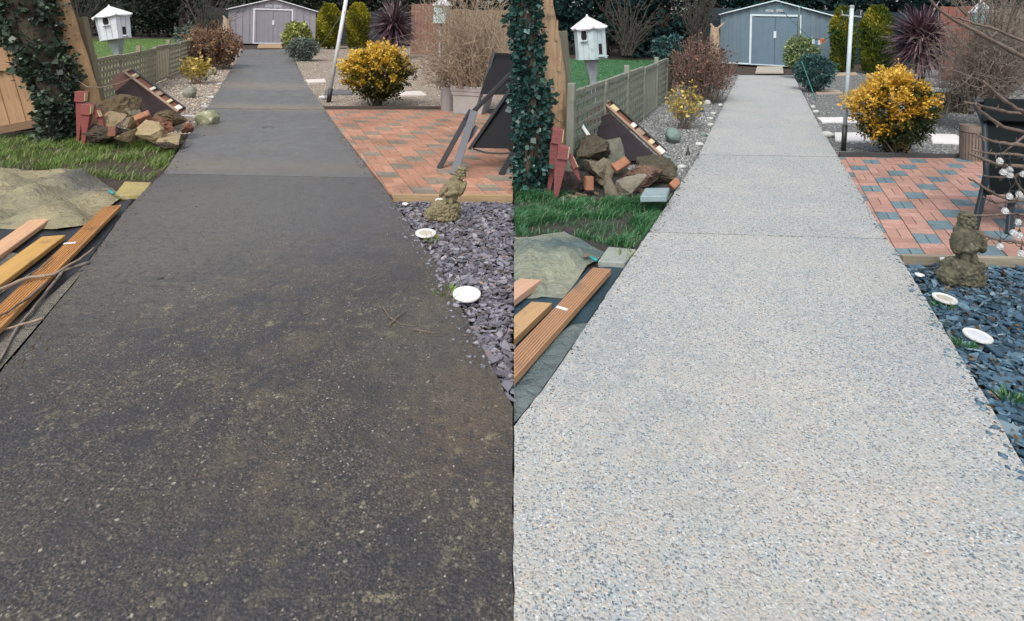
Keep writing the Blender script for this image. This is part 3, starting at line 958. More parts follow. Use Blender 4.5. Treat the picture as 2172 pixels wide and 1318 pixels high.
M_CAB = pm('dark_brown_board', (0.040, 0.026, 0.026), (0.028, 0.019, 0.019), 5, 0.75, 0.2, 30, 0.004, spots=((0.12, 0.095, 0.09), 14, 0.70), spec=0.15)
M_CABR = pm('dark_brown_board_cool', (0.034, 0.028, 0.031), (0.024, 0.020, 0.023), 5, 0.75, 0.2, 30, 0.004, spots=((0.12, 0.11, 0.11), 14, 0.70), spec=0.15)
M_CABIN = wood('broken_board_edge', (0.36, 0.26, 0.19), (0.18, 0.115, 0.08), 0.75)
M_CABBR = wood('reddish_board', (0.20, 0.085, 0.05), (0.12, 0.05, 0.03), 0.6)
M_STONE = pm('boulder_stone', (0.30, 0.30, 0.24), (0.19, 0.20, 0.15), 9, 0.85, 0.5, 50, 0.006, spots=((0.46, 0.45, 0.40), 22, 0.58))
M_STONER = pm('boulder_stone_cool', (0.20, 0.27, 0.25), (0.12, 0.18, 0.165), 9, 0.85, 0.5, 50, 0.006, spots=((0.32, 0.40, 0.38), 22, 0.60))
M_BALL = pm('pale_green_ball', (0.34, 0.34, 0.21), (0.23, 0.25, 0.13), 12, 0.8, 0.5, 60, 0.006, spots=((0.62, 0.60, 0.50), 15, 0.55))
M_PALE = pm('pale_paving', (0.66, 0.60, 0.54), (0.56, 0.51, 0.46), 7, 0.85, 0.3, 60, 0.004)
M_PALER = pm('pale_paving_cool', (0.70, 0.68, 0.66), (0.60, 0.59, 0.58), 7, 0.85, 0.3, 60, 0.004)
M_ORANGE = pm('orange_brick', (0.34, 0.155, 0.085), (0.22, 0.10, 0.06), 15, 0.85, 0.5, 60, 0.006)
RUB = {'moss': pm('rubble_mossy', (0.17, 0.125, 0.065), (0.085, 0.062, 0.035), 14, 0.95, 1.0, 40, 0.03, spots=((0.26, 0.12, 0.065), 11, 0.60)),
       'tan': pm('rubble_tan', (0.30, 0.225, 0.13), (0.19, 0.14, 0.08), 12, 0.95, 0.9, 45, 0.015),
       'red': pm('rubble_red', (0.28, 0.12, 0.065), (0.16, 0.085, 0.055), 14, 0.95, 0.9, 40, 0.02, spots=((0.33, 0.25, 0.16), 10, 0.62)),
       'dark': pm('rubble_dark', (0.085, 0.06, 0.042), (0.035, 0.026, 0.02), 14, 0.95, 1.0, 40, 0.02, spots=((0.19, 0.09, 0.05), 10, 0.64)),
       'slab': pm('rubble_slab', (0.36, 0.28, 0.155), (0.27, 0.21, 0.12), 10, 0.9, 0.6, 50, 0.008),
       'grey': pm('rubble_grey', (0.21, 0.185, 0.125), (0.14, 0.13, 0.085), 12, 0.9, 0.8, 40, 0.012, spots=((0.34, 0.15, 0.07), 8, 0.66))}
RUBR = {'moss': pm('rubble_mossy_cool', (0.115, 0.10, 0.062), (0.06, 0.052, 0.035), 14, 0.95, 1.0, 40, 0.03, spots=((0.22, 0.115, 0.075), 11, 0.60)),
        'tan': pm('rubble_tan_cool', (0.235, 0.20, 0.14), (0.14, 0.12, 0.085), 12, 0.95, 0.9, 45, 0.015),
        'red': pm('rubble_red_cool', (0.20, 0.115, 0.08), (0.12, 0.08, 0.06), 14, 0.95, 0.9, 40, 0.02, spots=((0.28, 0.24, 0.19), 10, 0.62)),
        'dark': pm('rubble_dark_cool', (0.07, 0.055, 0.045), (0.03, 0.026, 0.023), 14, 0.95, 1.0, 40, 0.02, spots=((0.19, 0.095, 0.055), 10, 0.64)),
        'slab': pm('rubble_slab_cool', (0.25, 0.225, 0.17), (0.185, 0.17, 0.135), 10, 0.9, 0.6, 50, 0.008),
        'grey': pm('rubble_grey_cool', (0.165, 0.17, 0.13), (0.10, 0.11, 0.085), 12, 0.9, 0.8, 40, 0.012, spots=((0.30, 0.15, 0.08), 8, 0.66))}
# foliage colours (real colour of single leaves, mixed at random)
L_IVY = leafmat('ivy_leaf', [(0, (0.018, 0.032, 0.02)), (0.5, (0.035, 0.06, 0.038)), (0.85, (0.075, 0.115, 0.07)), (1, (0.20, 0.24, 0.19))], 0.35, 0.5, 0.08)
L_IVYR = leafmat('ivy_leaf_cool', [(0, (0.009, 0.034, 0.030)), (0.5, (0.018, 0.062, 0.052)), (0.85, (0.035, 0.10, 0.085)), (1, (0.12, 0.22, 0.20))], 0.35, 0.5, 0.08)
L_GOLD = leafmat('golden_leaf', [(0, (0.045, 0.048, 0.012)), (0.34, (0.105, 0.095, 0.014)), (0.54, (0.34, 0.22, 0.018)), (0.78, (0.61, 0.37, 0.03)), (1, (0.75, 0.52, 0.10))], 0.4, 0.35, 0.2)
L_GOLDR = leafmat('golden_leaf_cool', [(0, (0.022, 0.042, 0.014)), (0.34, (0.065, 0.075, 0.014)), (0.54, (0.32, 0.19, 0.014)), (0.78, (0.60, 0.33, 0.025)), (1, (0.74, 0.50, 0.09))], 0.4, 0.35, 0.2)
L_CON = leafmat('golden_conifer_spray', [(0, (0.035, 0.045, 0.006)), (0.5, (0.15, 0.15, 0.015)), (0.8, (0.30, 0.27, 0.02)), (1, (0.44, 0.38, 0.04))], 0.6, 0.2, 0.15)
L_CONR = leafmat('golden_conifer_spray_cool', [(0, (0.012, 0.034, 0.010)), (0.5, (0.065, 0.105, 0.016)), (0.8, (0.17, 0.185, 0.02)), (1, (0.36, 0.30, 0.04))], 0.6, 0.2, 0.15)
L_DARK = leafmat('dark_evergreen_leaf', [(0, (0.008, 0.013, 0.009)), (0.6, (0.020, 0.031, 0.02)), (1, (0.055, 0.075, 0.048))], 0.8, 0.1, 0.05)
L_DARKR = leafmat('dark_evergreen_leaf_cool', [(0, (0.004, 0.014, 0.015)), (0.6, (0.010, 0.031, 0.031)), (1, (0.03, 0.065, 0.058))], 0.8, 0.1, 0.05)
L_BROWN = leafmat('dry_brown_leaf', [(0, (0.085, 0.045, 0.028)), (0.5, (0.19, 0.105, 0.062)), (0.85, (0.28, 0.17, 0.105)), (1, (0.38, 0.26, 0.17))], 0.8, 0.1, 0.1)
L_BROWNR = leafmat('dry_red_leaf', [(0, (0.06, 0.035, 0.032)), (0.5, (0.15, 0.075, 0.06)), (0.85, (0.24, 0.13, 0.095)), (1, (0.32, 0.22, 0.16))], 0.8, 0.1, 0.1)
L_YEL = leafmat('yellow_sprig_leaf', [(0, (0.13, 0.14, 0.04)), (0.4, (0.33, 0.26, 0.06)), (0.8, (0.58, 0.42, 0.07)), (1, (0.70, 0.57, 0.20))], 0.5, 0.2, 0.2)
L_VAR = leafmat('variegated_leaf', [(0, (0.09, 0.12, 0.03)), (0.45, (0.22, 0.25, 0.06)), (0.8, (0.46, 0.46, 0.14)), (1, (0.62, 0.60, 0.28))], 0.45, 0.3, 0.15)
L_VARR = leafmat('variegated_leaf_cool', [(0, (0.05, 0.09, 0.05)), (0.45, (0.15, 0.21, 0.09)), (0.8, (0.36, 0.40, 0.14)), (1, (0.56, 0.56, 0.30))], 0.45, 0.3, 0.15)
L_TEAL = leafmat('grey_green_leaf', [(0, (0.05, 0.07, 0.055)), (0.5, (0.115, 0.145, 0.12)), (1, (0.24, 0.28, 0.24))], 0.5, 0.25, 0.1)
L_TEALR = leafmat('teal_leaf', [(0, (0.012, 0.045, 0.045)), (0.5, (0.030, 0.085, 0.083)), (1, (0.10, 0.19, 0.185))], 0.5, 0.25, 0.1)
L_CORD = leafmat('purple_strap_leaf', [(0, (0.045, 0.022, 0.030)), (0.5, (0.105, 0.058, 0.072)), (0.85, (0.19, 0.125, 0.145)), (1, (0.34, 0.26, 0.29))], 0.45, 0.4, 0.08)
L_GRASS = leafmat('grass_blade', [(0, (0.07, 0.11, 0.022)), (0.5, (0.15, 0.25, 0.05)), (0.82, (0.26, 0.36, 0.10)), (0.93, (0.40, 0.36, 0.17)), (1, (0.50, 0.44, 0.28))], 0.5, 0.3, 0.25)
L_GRASSR = leafmat('grass_blade_cool', [(0, (0.018, 0.07, 0.028)), (0.5, (0.05, 0.18, 0.065)), (0.82, (0.11, 0.28, 0.12)), (0.93, (0.24, 0.30, 0.17)), (1, (0.40, 0.42, 0.30))], 0.5, 0.3, 0.25)

# ================================================================== SHAPE HELPERS
def rock_mesh(c, rad, seed, k=16, rough=0.12, boxy=0.6, sub=2, rot=None):
    """a broken lump: convex hull of scattered points, refined and roughened"""
    r = random.Random(seed)
    bm = bmesh.new()
    for i in range(k):
        d = V3((r.gauss(0, 1), r.gauss(0, 1), r.gauss(0, 1))).normalized()
        m = max(abs(d.x), abs(d.y), abs(d.z))
        d = d * (1 - boxy) + (d / m) * boxy
        bm.verts.new(d * r.uniform(0.82, 1.0))
    res = bmesh.ops.convex_hull(bm, input=bm.verts[:])
    bmesh.ops.delete(bm, geom=[v for v in bm.verts if not v.link_faces], context='VERTS')
    mx = [max(abs(v.co[i]) for v in bm.verts) for i in range(3)]
    for v in bm.verts:
        v.co = V3((v.co.x / mx[0], v.co.y / mx[1], v.co.z / mx[2]))
    bmesh.ops.triangulate(bm, faces=bm.faces[:])
    for _ in range(sub):
        bmesh.ops.subdivide_edges(bm, edges=bm.edges[:], cuts=1, use_grid_fill=True, smooth=0.25 if boxy < 0.3 else 0.08)
    for v in bm.verts:
        n = mnoise.noise(v.co * 2.6 + V3((seed, 0, 0))) + 0.7 * mnoise.noise(v.co * 6.5 + V3((0, seed, 0))) + (0.9 * abs(mnoise.noise(v.co * 4.2 + V3((3, seed, 7)))) - 0.3) + 0.45 * mnoise.noise(v.co * 15 + V3((0, 9, seed)))
        v.co += v.co.normalized() * n * rough
    M = rot if rot is not None else Matrix.Identity(3)
    for v in bm.verts:
        v.co = M @ V3((v.co.x * rad[0], v.co.y * rad[1], v.co.z * rad[2])) + V3(c)
    bm.normal_update()
    V = [tuple(v.co) for v in bm.verts]
    bm.verts.index_update()
    F = [tuple(v.index for v in f.verts) for f in bm.faces]
    bm.free()
    mb = MB()
    mb.add(V, F)
    return mb
def rock_px(name, label, cat, box, Y, mat, seed, depth=None, group=None, boxy=0.6, rough=0.12, k=16, tilt=0.0, smooth=False, sub=3):
    x0, y0, x1, y1 = box
    c = P((x0 + x1) / 2, (y0 + y1) / 2, Y)
    rx = (x1 - x0) / 2 * PX(Y); rz = (y1 - y0) / 2 * PX(Y)
    ry = depth / 2 if depth else (rx + rz) / 2
    R = Matrix.Rotation(tilt, 3, 'Y')
    mb = rock_mesh(c, (rx, ry, rz), seed, k, rough, boxy, sub, R)
    o = mb.build(name, mat, smooth=smooth)
    tag(o, label, cat, group)
    return o
def slab_px(name, label, cat, top, z, thick, mat, bevel=0.006, group=None):
    mb = MB()
    mb.prism([G(x, y, z) for x, y in top], (0, 0, -thick))
    o = mb.build(name, mat, bevel=bevel)
    tag(o, label, cat, group)
    return o
def twig(mb, p0, p1, r0, r1, r, n=5, wob=0.06, sides=5):
    p0, p1 = V3(p0), V3(p1)
    L = (p1 - p0).length
    pts = []
    for i in range(n):
        t = i / (n - 1)
        w = V3((r.gauss(0, 1), r.gauss(0, 1), r.gauss(0, 1))) * (wob * L * math.sin(math.pi * min(1, t + 0.1)) if 0 < i else 0)
        pts.append(p0.lerp(p1, t) + w)
    mb.tube(pts, [r0 + (r1 - r0) * i / (n - 1) for i in range(n)], sides)
    return pts

# ================================================================== NEAR LEFT OF EACH PATH: grass, cloth, planks, sticks
def grass(name, parent, pxpoly, z, n, h, w, mat, seed, holes=(), patch=2.2, dens=0.45):
    r = np.random.default_rng(seed)
    poly = [(p.x, p.y) for p in (G(x, y, z) for x, y in pxpoly)]
    q = scatter(poly, n, r)
    for hole in holes:
        hp = [(p.x, p.y) for p in (G(x, y, z) for x, y in hole)]
        ins = inpoly(q, hp)
        q = q[~ins | (r.uniform(0, 1, len(q)) < 0.10)]
    f = np.array([mnoise.noise(V3((x * patch, y * patch, seed))) for x, y in q]) * 0.5 + 0.5
    keep = r.uniform(0, 1, len(q)) < np.clip((f - 0.5 + dens) * 2.2, 0.06, 1)
    q, f = q[keep], f[keep]
    n = len(q)
    hh = h * r.uniform(0.3, 1.3, (n, 1)) * (0.25 + 1.4 * np.clip(f[:, None], 0, 1) ** 1.3)
    a = r.uniform(0, 6.28, n)
    lean = np.stack([np.cos(a), np.sin(a), np.zeros(n)], 1) * hh * r.uniform(0.2, 1.7, (n, 1))
    sd = np.stack([-np.sin(a + 0.6), np.cos(a + 0.6), np.zeros(n)], 1) * w * r.uniform(0.6, 1.4, (n, 1))
    b = np.concatenate([q, np.full((n, 1), z)], 1)
    up = np.array([0, 0, 1.0])
    V = np.empty((n, 5, 3))
    V[:, 0] = b - sd; V[:, 1] = b + sd
    m = b + up * hh * 0.6 + lean * 0.35
    V[:, 2] = m + sd * 0.7; V[:, 3] = m - sd * 0.7
    V[:, 4] = b + up * hh * 0.88 + lean
    F3 = np.array([(0, 1, 2), (0, 2, 3), (3, 2, 4)])
    F = (F3[None] + 5 * np.arange(n)[:, None, None]).reshape(-1, 3)
    o = npobj(name, V.reshape(-1, 3), F, mat, parent, t=np.repeat(np.clip(r.normal(0.5, 0.24, n) + 0.5 * (0.5 - f), 0, 1), 3))
    return tag(o, kind='stuff') if parent is not None else o
soil_l = sheet('soil_left', [(-520, 255), (60, 280), (200, 262), (330, 284), (404, 284), (372, 330), (343, 373), (298, 412), (262, 449), (180, 560), (150, 600), (0, 780), (-160, 960), (-900, 1100)], -0.05, M_SOIL)
soil_r = sheet('soil_right', [(1090, 372), (1217, 366), (1290, 330), (1360, 380), (1440, 390), (1374, 496), (1331, 558), (1295, 612), (1238, 699), (1145, 836), (1090, 900)], -0.05, M_SOILR)
GRS_L = [(-420, 285), (100, 287), (200, 292), (330, 300), (372, 303), (392, 296), (345, 366), (318, 384), (262, 384), (200, 377), (120, 364), (0, 360), (-420, 352)]
GRS_R = [(1092, 392), (1160, 405), (1200, 420), (1290, 425), (1355, 430), (1405, 436), (1425, 412), (1378, 488), (1345, 528), (1290, 522), (1225, 508), (1197, 494), (1123, 503), (1092, 503)]
HOLE_L = [[(120, 352), (230, 345), (300, 350), (330, 362), (310, 380), (210, 374)]]
HOLE_R = [[(1100, 488), (1170, 470), (1225, 466), (1330, 468), (1345, 490), (1300, 515), (1225, 500)], ]
grass('long_grass', soil_l, GRS_L, -0.05, 30000, 0.082, 0.0030, L_GRASS, 21, HOLE_L, patch=4.2, dens=0.24)
grass('long_grass', soil_r, GRS_R, -0.05, 30000, 0.072, 0.0026, L_GRASSR, 22, HOLE_R, patch=4.8, dens=0.24)
grass('lawn_grass', bpy.data.objects['lawn_left'], [(-350, 86), (395, 86), (380, 152), (230, 210), (120, 240), (-350, 280)], -0.085, 16000, 0.06, 0.008, L_GRASS, 23, dens=0.9)
grass('lawn_grass', bpy.data.objects['lawn_right'], [(1130, 127), (1410, 129), (1400, 205), (1350, 240), (1230, 330), (1150, 380)], -0.085, 16000, 0.05, 0.006, L_GRASSR, 24, dens=0.9)

def cloth_mat(name, a, b, c, dark=None):
    s = NT(name)
    col = s.mix(s.ramp(s.noise(1.7, 6, None, 0.65), [(0.40, 0.0), (0.60, 1.0)]), a, b)
    col = s.mix(s.ramp(s.noise(4.0, 6, s.co((1, 2.2, 1)), 0.7), [(0.56, 0.0), (0.70, 0.9)]), col, c)
    col = s.mix(s.ramp(s.noise(26, 6, None, 0.75), [(0.52, 0.0), (0.70, 0.45)]), col, tuple(x * 0.5 for x in c))
    if dark:                                   # the rolled over underside, darker cloth
        col = s.mix(s.math('MULTIPLY', s.near(G(*dark), 0.12, 0.34, (0.55, 1, 1)), s.ramp(s.noise(5, 5), [(0.3, 0.5), (0.5, 1.0)])), col, c)
    s.base(col); s.rough(0.8)
    s.bump(s.math('ADD', s.noise(220, 2), s.math('MULTIPLY', s.noise(7, 6, s.co((1, 1.6, 1)), 0.62, 2.2), 9.0)), 0.8, 0.008)
    return s.m
M_TARP = cloth_mat('weed_cloth_olive', (0.34, 0.295, 0.175), (0.27, 0.25, 0.16), (0.115, 0.115, 0.10), (196, 386))
M_TARPR = cloth_mat('weed_cloth_sage', (0.25, 0.275, 0.205), (0.31, 0.325, 0.245), (0.10, 0.15, 0.145), (1228, 520))
M_MEM = pm('black_membrane', (0.030, 0.036, 0.045), (0.018, 0.020, 0.026), 12, 0.6, 0.4, 120, 0.003)
M_MEMR = pm('blue_black_membrane', (0.028, 0.065, 0.085), (0.016, 0.038, 0.052), 12, 0.6, 0.4, 120, 0.003, spots=((0.06, 0.12, 0.14), 7, 0.6))
M_CLOTH = cloth_mat('grey_cloth', (0.22, 0.20, 0.165), (0.16, 0.15, 0.125), (0.09, 0.085, 0.075))
M_CLOTHR = cloth_mat('blue_grey_cloth', (0.13, 0.175, 0.18), (0.19, 0.235, 0.23), (0.06, 0.10, 0.11))
def flat_thing(name, px, z, mat, label, cat, amp=0.012, freq=4, n=30, seed=0, rim=0.05):
    o = wavy(name, px, z, mat, n, amp, freq, None, seed, rim)
    return tag(o, label, cat)
flat_thing('membrane', [(-460, 470), (0, 478), (180, 478), (236, 440), (285, 418), (264, 449), (180, 562), (196, 548), (150, 590), (-20, 760), (-460, 900)], -0.042, M_MEM, 'black weed membrane under the planks beside the dark wet path', 'membrane', 0.012, 4, 26, 1)
flat_thing('membrane', [(1090, 628), (1196, 628), (1246, 572), (1328, 560), (1294, 612), (1242, 690), (1090, 760)], -0.042, M_MEMR, 'blue black weed membrane under the planks beside the pale path', 'membrane', 0.012, 4, 26, 2)
flat_thing('ground_cloth', [(-420, 357), (0, 360), (60, 362), (130, 364), (180, 370), (205, 380), (240, 404), (262, 418), (232, 440), (180, 482), (120, 492), (60, 489), (0, 487), (-420, 470)], -0.036, M_TARP, 'olive beige ground cloth lying in folds behind the planks, left garden', 'cloth', 0.11, 2.9, 70, 3, 0.12)
flat_thing('ground_cloth', [(1090, 503), (1123, 503), (1160, 498), (1197, 494), (1223, 506), (1262, 528), (1282, 536), (1268, 556), (1246, 568), (1194, 634), (1150, 632), (1090, 636)], -0.036, M_TARPR, 'sage green ground cloth lying in folds behind the planks, right garden', 'cloth', 0.085, 2.8, 64, 4, 0.10)
flat_thing('ground_cloth', [(196, 548), (180, 572), (60, 714), (0, 784), (-120, 920), (-400, 1010), (-400, 840), (0, 700), (110, 625)], -0.034, M_CLOTH, 'grey brown cloth strip along the edge of the dark path', 'cloth', 0.014, 5, 30, 5, 0.06)
flat_thing('ground_cloth', [(1246, 686), (1232, 708), (1140, 840), (1090, 900), (1090, 790), (1150, 735), (1212, 690)], -0.034, M_CLOTHR, 'blue grey cloth strip along the edge of the pale path', 'cloth', 0.014, 5, 30, 6, 0.06)
flat_thing('ground_cloth', [(-300, 650), (-100, 566), (0, 532), (48, 540), (60, 560), (0, 600), (-200, 700)], -0.022, M_CLOTH, 'grey cloth scrap showing between the two short planks, left garden', 'cloth', 0.012, 5, 22, 8, 0.05)

def plank(label, e0, e1, r1, r0, z, mat, thick=0.036, grooves=0, tagpx=None, seam=False):
    """e0-e1: far end edge (left, right); r0, r1: points further down the left and right top edges"""
    a, b, c, d = G(*e0, z), G(*e1, z), G(*r1, z), G(*r0, z)
    p0 = (a + b) / 2; p1 = (c + d) / 2
    x = (p1 - p0).normalized()
    y = V3((0, 0, 1)).cross(x)
    w = (abs((b - a).dot(y)) + abs((c - d).dot(y))) / 2
    root = thing('plank', label, 'plank', (p0.x, p0.y, z - thick))
    if seam:                                  # sawn off obliquely at the near end
        mb = MB()
        mb.prism([a, b, c, d], (0, 0, -thick))
        L = (p1 - p0).length
        x0 = p0
        me_o = mb.build('board', mat, root, origin=p0)
        ang = math.atan2(x.y, x.x)
        R = Matrix.Rotation(-ang, 3, 'Z')
        for v in me_o.data.vertices:
            v.co = R @ v.co
        me_o.rotation_euler = (0, 0, ang)
        if grooves:
            for k in range(grooves):
                f = (k + 0.7) / (grooves + 0.4)
                q0 = a.lerp(b, f) + x * 0.01; q1 = d.lerp(c, f) - x * 0.005
                board('groove', q0 + V3((0, 0, 0.0005)), q1 + V3((0, 0, 0.0005)), w * 0.40 / grooves, 0.003, MATS[mat.name + '_groove'], root, bev=0)  # flat darker strip on the board; the groove's shade is in its colour
    else:
        zc = V3((0, 0, -thick / 2))
        board('board', p0 + zc, p1 + zc, w, thick, mat, root, bev=0.004, grooves=grooves)
    if tagpx:
        q = G(*tagpx, z + 0.002)
        board('paper_label', q - y * w * 0.30, q + y * w * 0.30, 0.022, 0.002, M_WHITE2, root, bev=0)
    return root
MATS['new_pine_orange_groove'] = wood('pine_groove_shadowed', (0.33, 0.165, 0.06), (0.25, 0.12, 0.04))
MATS['pine_cool_orange_groove'] = wood('pine_cool_groove_shadowed', (0.30, 0.17, 0.10), (0.23, 0.13, 0.075))
plank('pale pinkish plank with square end, farthest from the dark wet path', (82, 453), (119, 455), (-150, 650), (-190, 640), 0.012, M_PINEP)
plank('short yellow plank lying between the pinkish and the grooved plank, left garden', (95, 499), (133, 501), (-130, 706), (-170, 682), 0.012, M_PINEY)
plank('long grooved orange decking board with white label beside the dark wet path', (222, 435), (257, 437), (-60, 752), (-60, 704), 0.02, M_PINE, 0.032, 7, (148, 516))
plank('pale plank end on the sage cloth, farthest from the pale path', (1104, 591), (1148, 594), (1090.5, 637), (1090.5, 600), 0.012, M_PINERP, seam=True)
plank('short yellowish plank between the pale and the grooved plank, right garden', (1128, 640), (1171, 643), (1090.5, 720), (1090.5, 671), 0.012, M_PINERY, seam=True)
plank('long grooved decking board with white label beside the pale speckled path', (1258, 568), (1296, 571), (1090.5, 802), (1090.5, 743), 0.02, M_PINER, 0.034, 7, (1192, 654), seam=True)

def stick(label, pts, r, mat, z0=0.03):
    mb = MB()
    ps = [G(x, y, z) for x, y, z in pts]
    n = len(ps)
    fine = []
    for i in range(n - 1):
        for k in range(3):
            fine.append(ps[i].lerp(ps[i + 1], k / 3) + V3((random.uniform(-1, 1), random.uniform(-1, 1), random.uniform(-0.5, 0.5))) * r * 0.5)
    fine.append(ps[-1])
    mb.tube(fine, [r * (1.15 - 0.6 * i / len(fine)) for i in range(len(fine))], 7)
    o = mb.build('stick', mat, smooth=True)
    tag(o, label, 'stick', 'sticks lying across the planks, left garden')
    return o
stick('thick twig lying across the decking board, its tip on the dark path', [(-60, 655, 0.05), (0, 614, 0.045), (60, 590, 0.04), (114, 582, 0.04), (167, 551, 0.03), (199, 526, 0.012)], 0.010, M_TWIG)
stick('long curved grey twig running along the dark path edge past the boards', [(190, 557, 0.01), (133, 576, 0.0), (102, 614, -0.01), (64, 663, -0.015), (38, 697, -0.015), (0, 762, -0.02), (-60, 850, -0.02)], 0.009, M_TWIGR)
stick('thin pale twig below the decking board at the left picture edge', [(95, 675, -0.005), (50, 688, -0.01), (0, 702, -0.015), (-80, 730, -0.02)], 0.006, M_TWIG)
stick('dark bent twig on the lower end of the decking board', [(100, 600, 0.036), (60, 632, 0.036), (20, 660, 0.036), (-40, 690, 0.036)], 0.007, M_BRANCH)
stick('thin twig crossing from the yellow plank to the decking board', [(-30, 640, 0.03), (30, 604, 0.032), (80, 572, 0.036), (112, 548, 0.036)], 0.005, M_TWIGR)

slab_px('paving_slab', 'yellowish square paving slab between the cloth and the dark path', 'slab', [(264, 385), (322, 387), (302, 412), (240, 415)], -0.005, 0.045, pm('yellow_slab', (0.40, 0.33, 0.12), (0.29, 0.23, 0.10), 9, 0.9, 0.5, 50, 0.005, spots=((0.46, 0.42, 0.30), 14, 0.6)))
slab_px('paving_slab', 'grey soil speckled paving slab between the cloth and the pale path', 'slab', [(1290, 523), (1350, 529), (1326, 557), (1268, 554)], -0.005, 0.045, pm('grey_slab', (0.30, 0.33, 0.29), (0.23, 0.26, 0.235), 9, 0.9, 0.5, 50, 0.005, spots=((0.06, 0.06, 0.05), 16, 0.66)))
def trowel(label, h0, h1, b1, z, mh, mblade):
    p0, p1, p2 = G(*h0, z), G(*h1, z), G(*b1, z)
    root = thing('hand_trowel', label, 'trowel', p0 - V3((0, 0, 0.03)))
    MB().tube([p0, p0.lerp(p1, 0.3), p0.lerp(p1, 0.7), p1], [0.010, 0.012, 0.010, 0.008], 8).build('handle', mh, root, smooth=True)
    y = V3((0, 0, 1)).cross((p2 - p1).normalized()) * 0.028
    mb = MB()
    q = p1.lerp(p2, 0.25)
    mb.prism([q + y, q - y, p1.lerp(p2, 0.75) - y * 0.9, p2, p1.lerp(p2, 0.75) + y * 0.9], (0, 0, -0.004))
    mb.tube([p1, q], 0.005, 6)
    mb.build('blade', mblade, root)
M_TEALP = pm('teal_plastic', (0.02, 0.28, 0.27), (0.015, 0.2, 0.2), 9, 0.4, 0)
M_RUSTM = pm('dull_metal', (0.30, 0.22, 0.15), (0.2, 0.16, 0.12), 20, 0.5, 0.2, metal=0.4)
trowel('hand trowel with teal handle lying by the yellowish slab, left garden', (241, 411), (230, 404), (218, 399), 0.03, M_TEALP, M_RUSTM)
trowel('hand trowel with teal handle lying by the grey slab, right garden', (1266, 553), (1251, 545), (1239, 539), 0.025, M_TEALP, M_RUSTM)
# ================================================================== TREES, POSTS, FENCES AT THE LEFT OF EACH GARDEN
def ivy_trunk(label, spine, Y, leafm, seed, nleaf, L=0.075):
    """spine: (px, py, radius px) from the base upwards"""
    r = np.random.default_rng(seed)
    pts = [P(x, y, Y) for x, y, _ in spine]
    rad = [q * PX(Y) for _, _, q in spine]
    pts[0].z = min(pts[0].z, -0.1)
    root = thing('ivy_covered_tree', label, 'tree', (pts[0].x, pts[0].y, -0.08))
    MB().tube(pts, [q * 0.62 for q in rad], 12).build('trunk', M_BARK, root, smooth=True)
    A = np.array([tuple(p) for p in pts]); R = np.array(rad)
    k = r.uniform(0, len(pts) - 1.001, nleaf)
    i = k.astype(int); f = (k - i)[:, None]
    c = A[i] * (1 - f) + A[i + 1] * f
    rr = R[i] * (1 - f[:, 0]) + R[i + 1] * f[:, 0]
    a = r.uniform(0, 6.28, nleaf)
    d = np.stack([np.cos(a), np.sin(a), r.normal(0, 0.15, nleaf)], 1)
    lump = 1 + 0.20 * np.sin(c[:, 2] * 9 + a * 2 + seed) + 0.14 * np.sin(c[:, 2] * 23 - a * 3)
    gate = np.array([mnoise.noise(V3((math.cos(t) * 1.3, math.sin(t) * 1.3, zz * 4.2 + seed))) for t, zz in zip(a, c[:, 2])])
    sel = r.uniform(0, 1, nleaf) < np.clip(0.80 + gate * 1.7, 0.05, 1)
    c, d, rr, lump, a = c[sel], d[sel], rr[sel], lump[sel], a[sel]; nleaf = int(sel.sum())
    pos = c + d * (rr * lump * r.uniform(0.62, 1.0, nleaf))[:, None]
    sz = r.uniform(0, 1, nleaf) < 0.30
    leaves('ivy', pos[~sz], (d + np.array([0, 0, -0.3]))[~sz], L * 0.8, L * 0.66, leafm, root, np.clip(r.beta(2, 2.4, (~sz).sum()), 0, 1), 0.8, r)
    leaves('ivy', pos[sz], (d + np.array([0, 0, -0.4]))[sz], L * 1.25, L * 1.1, leafm, root, np.clip(r.beta(2, 2.0, sz.sum()), 0, 1), 0.7, r)
    # a few stems of ivy creeping up
    mb = MB(); rr_ = random.Random(seed)
    for _ in range(9):
        a0 = rr_.uniform(0, 6.28)
        st = []
        for q, (p, q_r) in enumerate(zip(pts, rad)):
            aa = a0 + 0.35 * math.sin(q * 1.7 + a0)
            st.append(p + V3((math.cos(aa), math.sin(aa), 0)) * q_r * 0.66)
        mb.tube(st, 0.010, 5)
    mb.build('ivy_stem', M_BARK, root)
    return root
ivy_trunk('leaning tree trunk smothered in dark ivy beside the tan fence panel', [(128, 302, 34), (126, 260, 34), (122, 210, 38), (106, 160, 44), (78, 95, 52), (52, 30, 60), (34, -60, 70), (20, -190, 80)], 6.9, L_IVY, 31, 9500, 0.062)
ivy_trunk('upright tree trunk smothered in blue green ivy beside the pale garden grass', [(1130, 404, 38), (1130, 350, 38), (1129, 290, 38), (1128, 220, 38), (1122, 150, 35), (1117, 80, 33), (1113, 0, 30), (1112, -100, 30), (1112, -230, 30)], 5.3, L_IVYR, 32, 9000, 0.048)
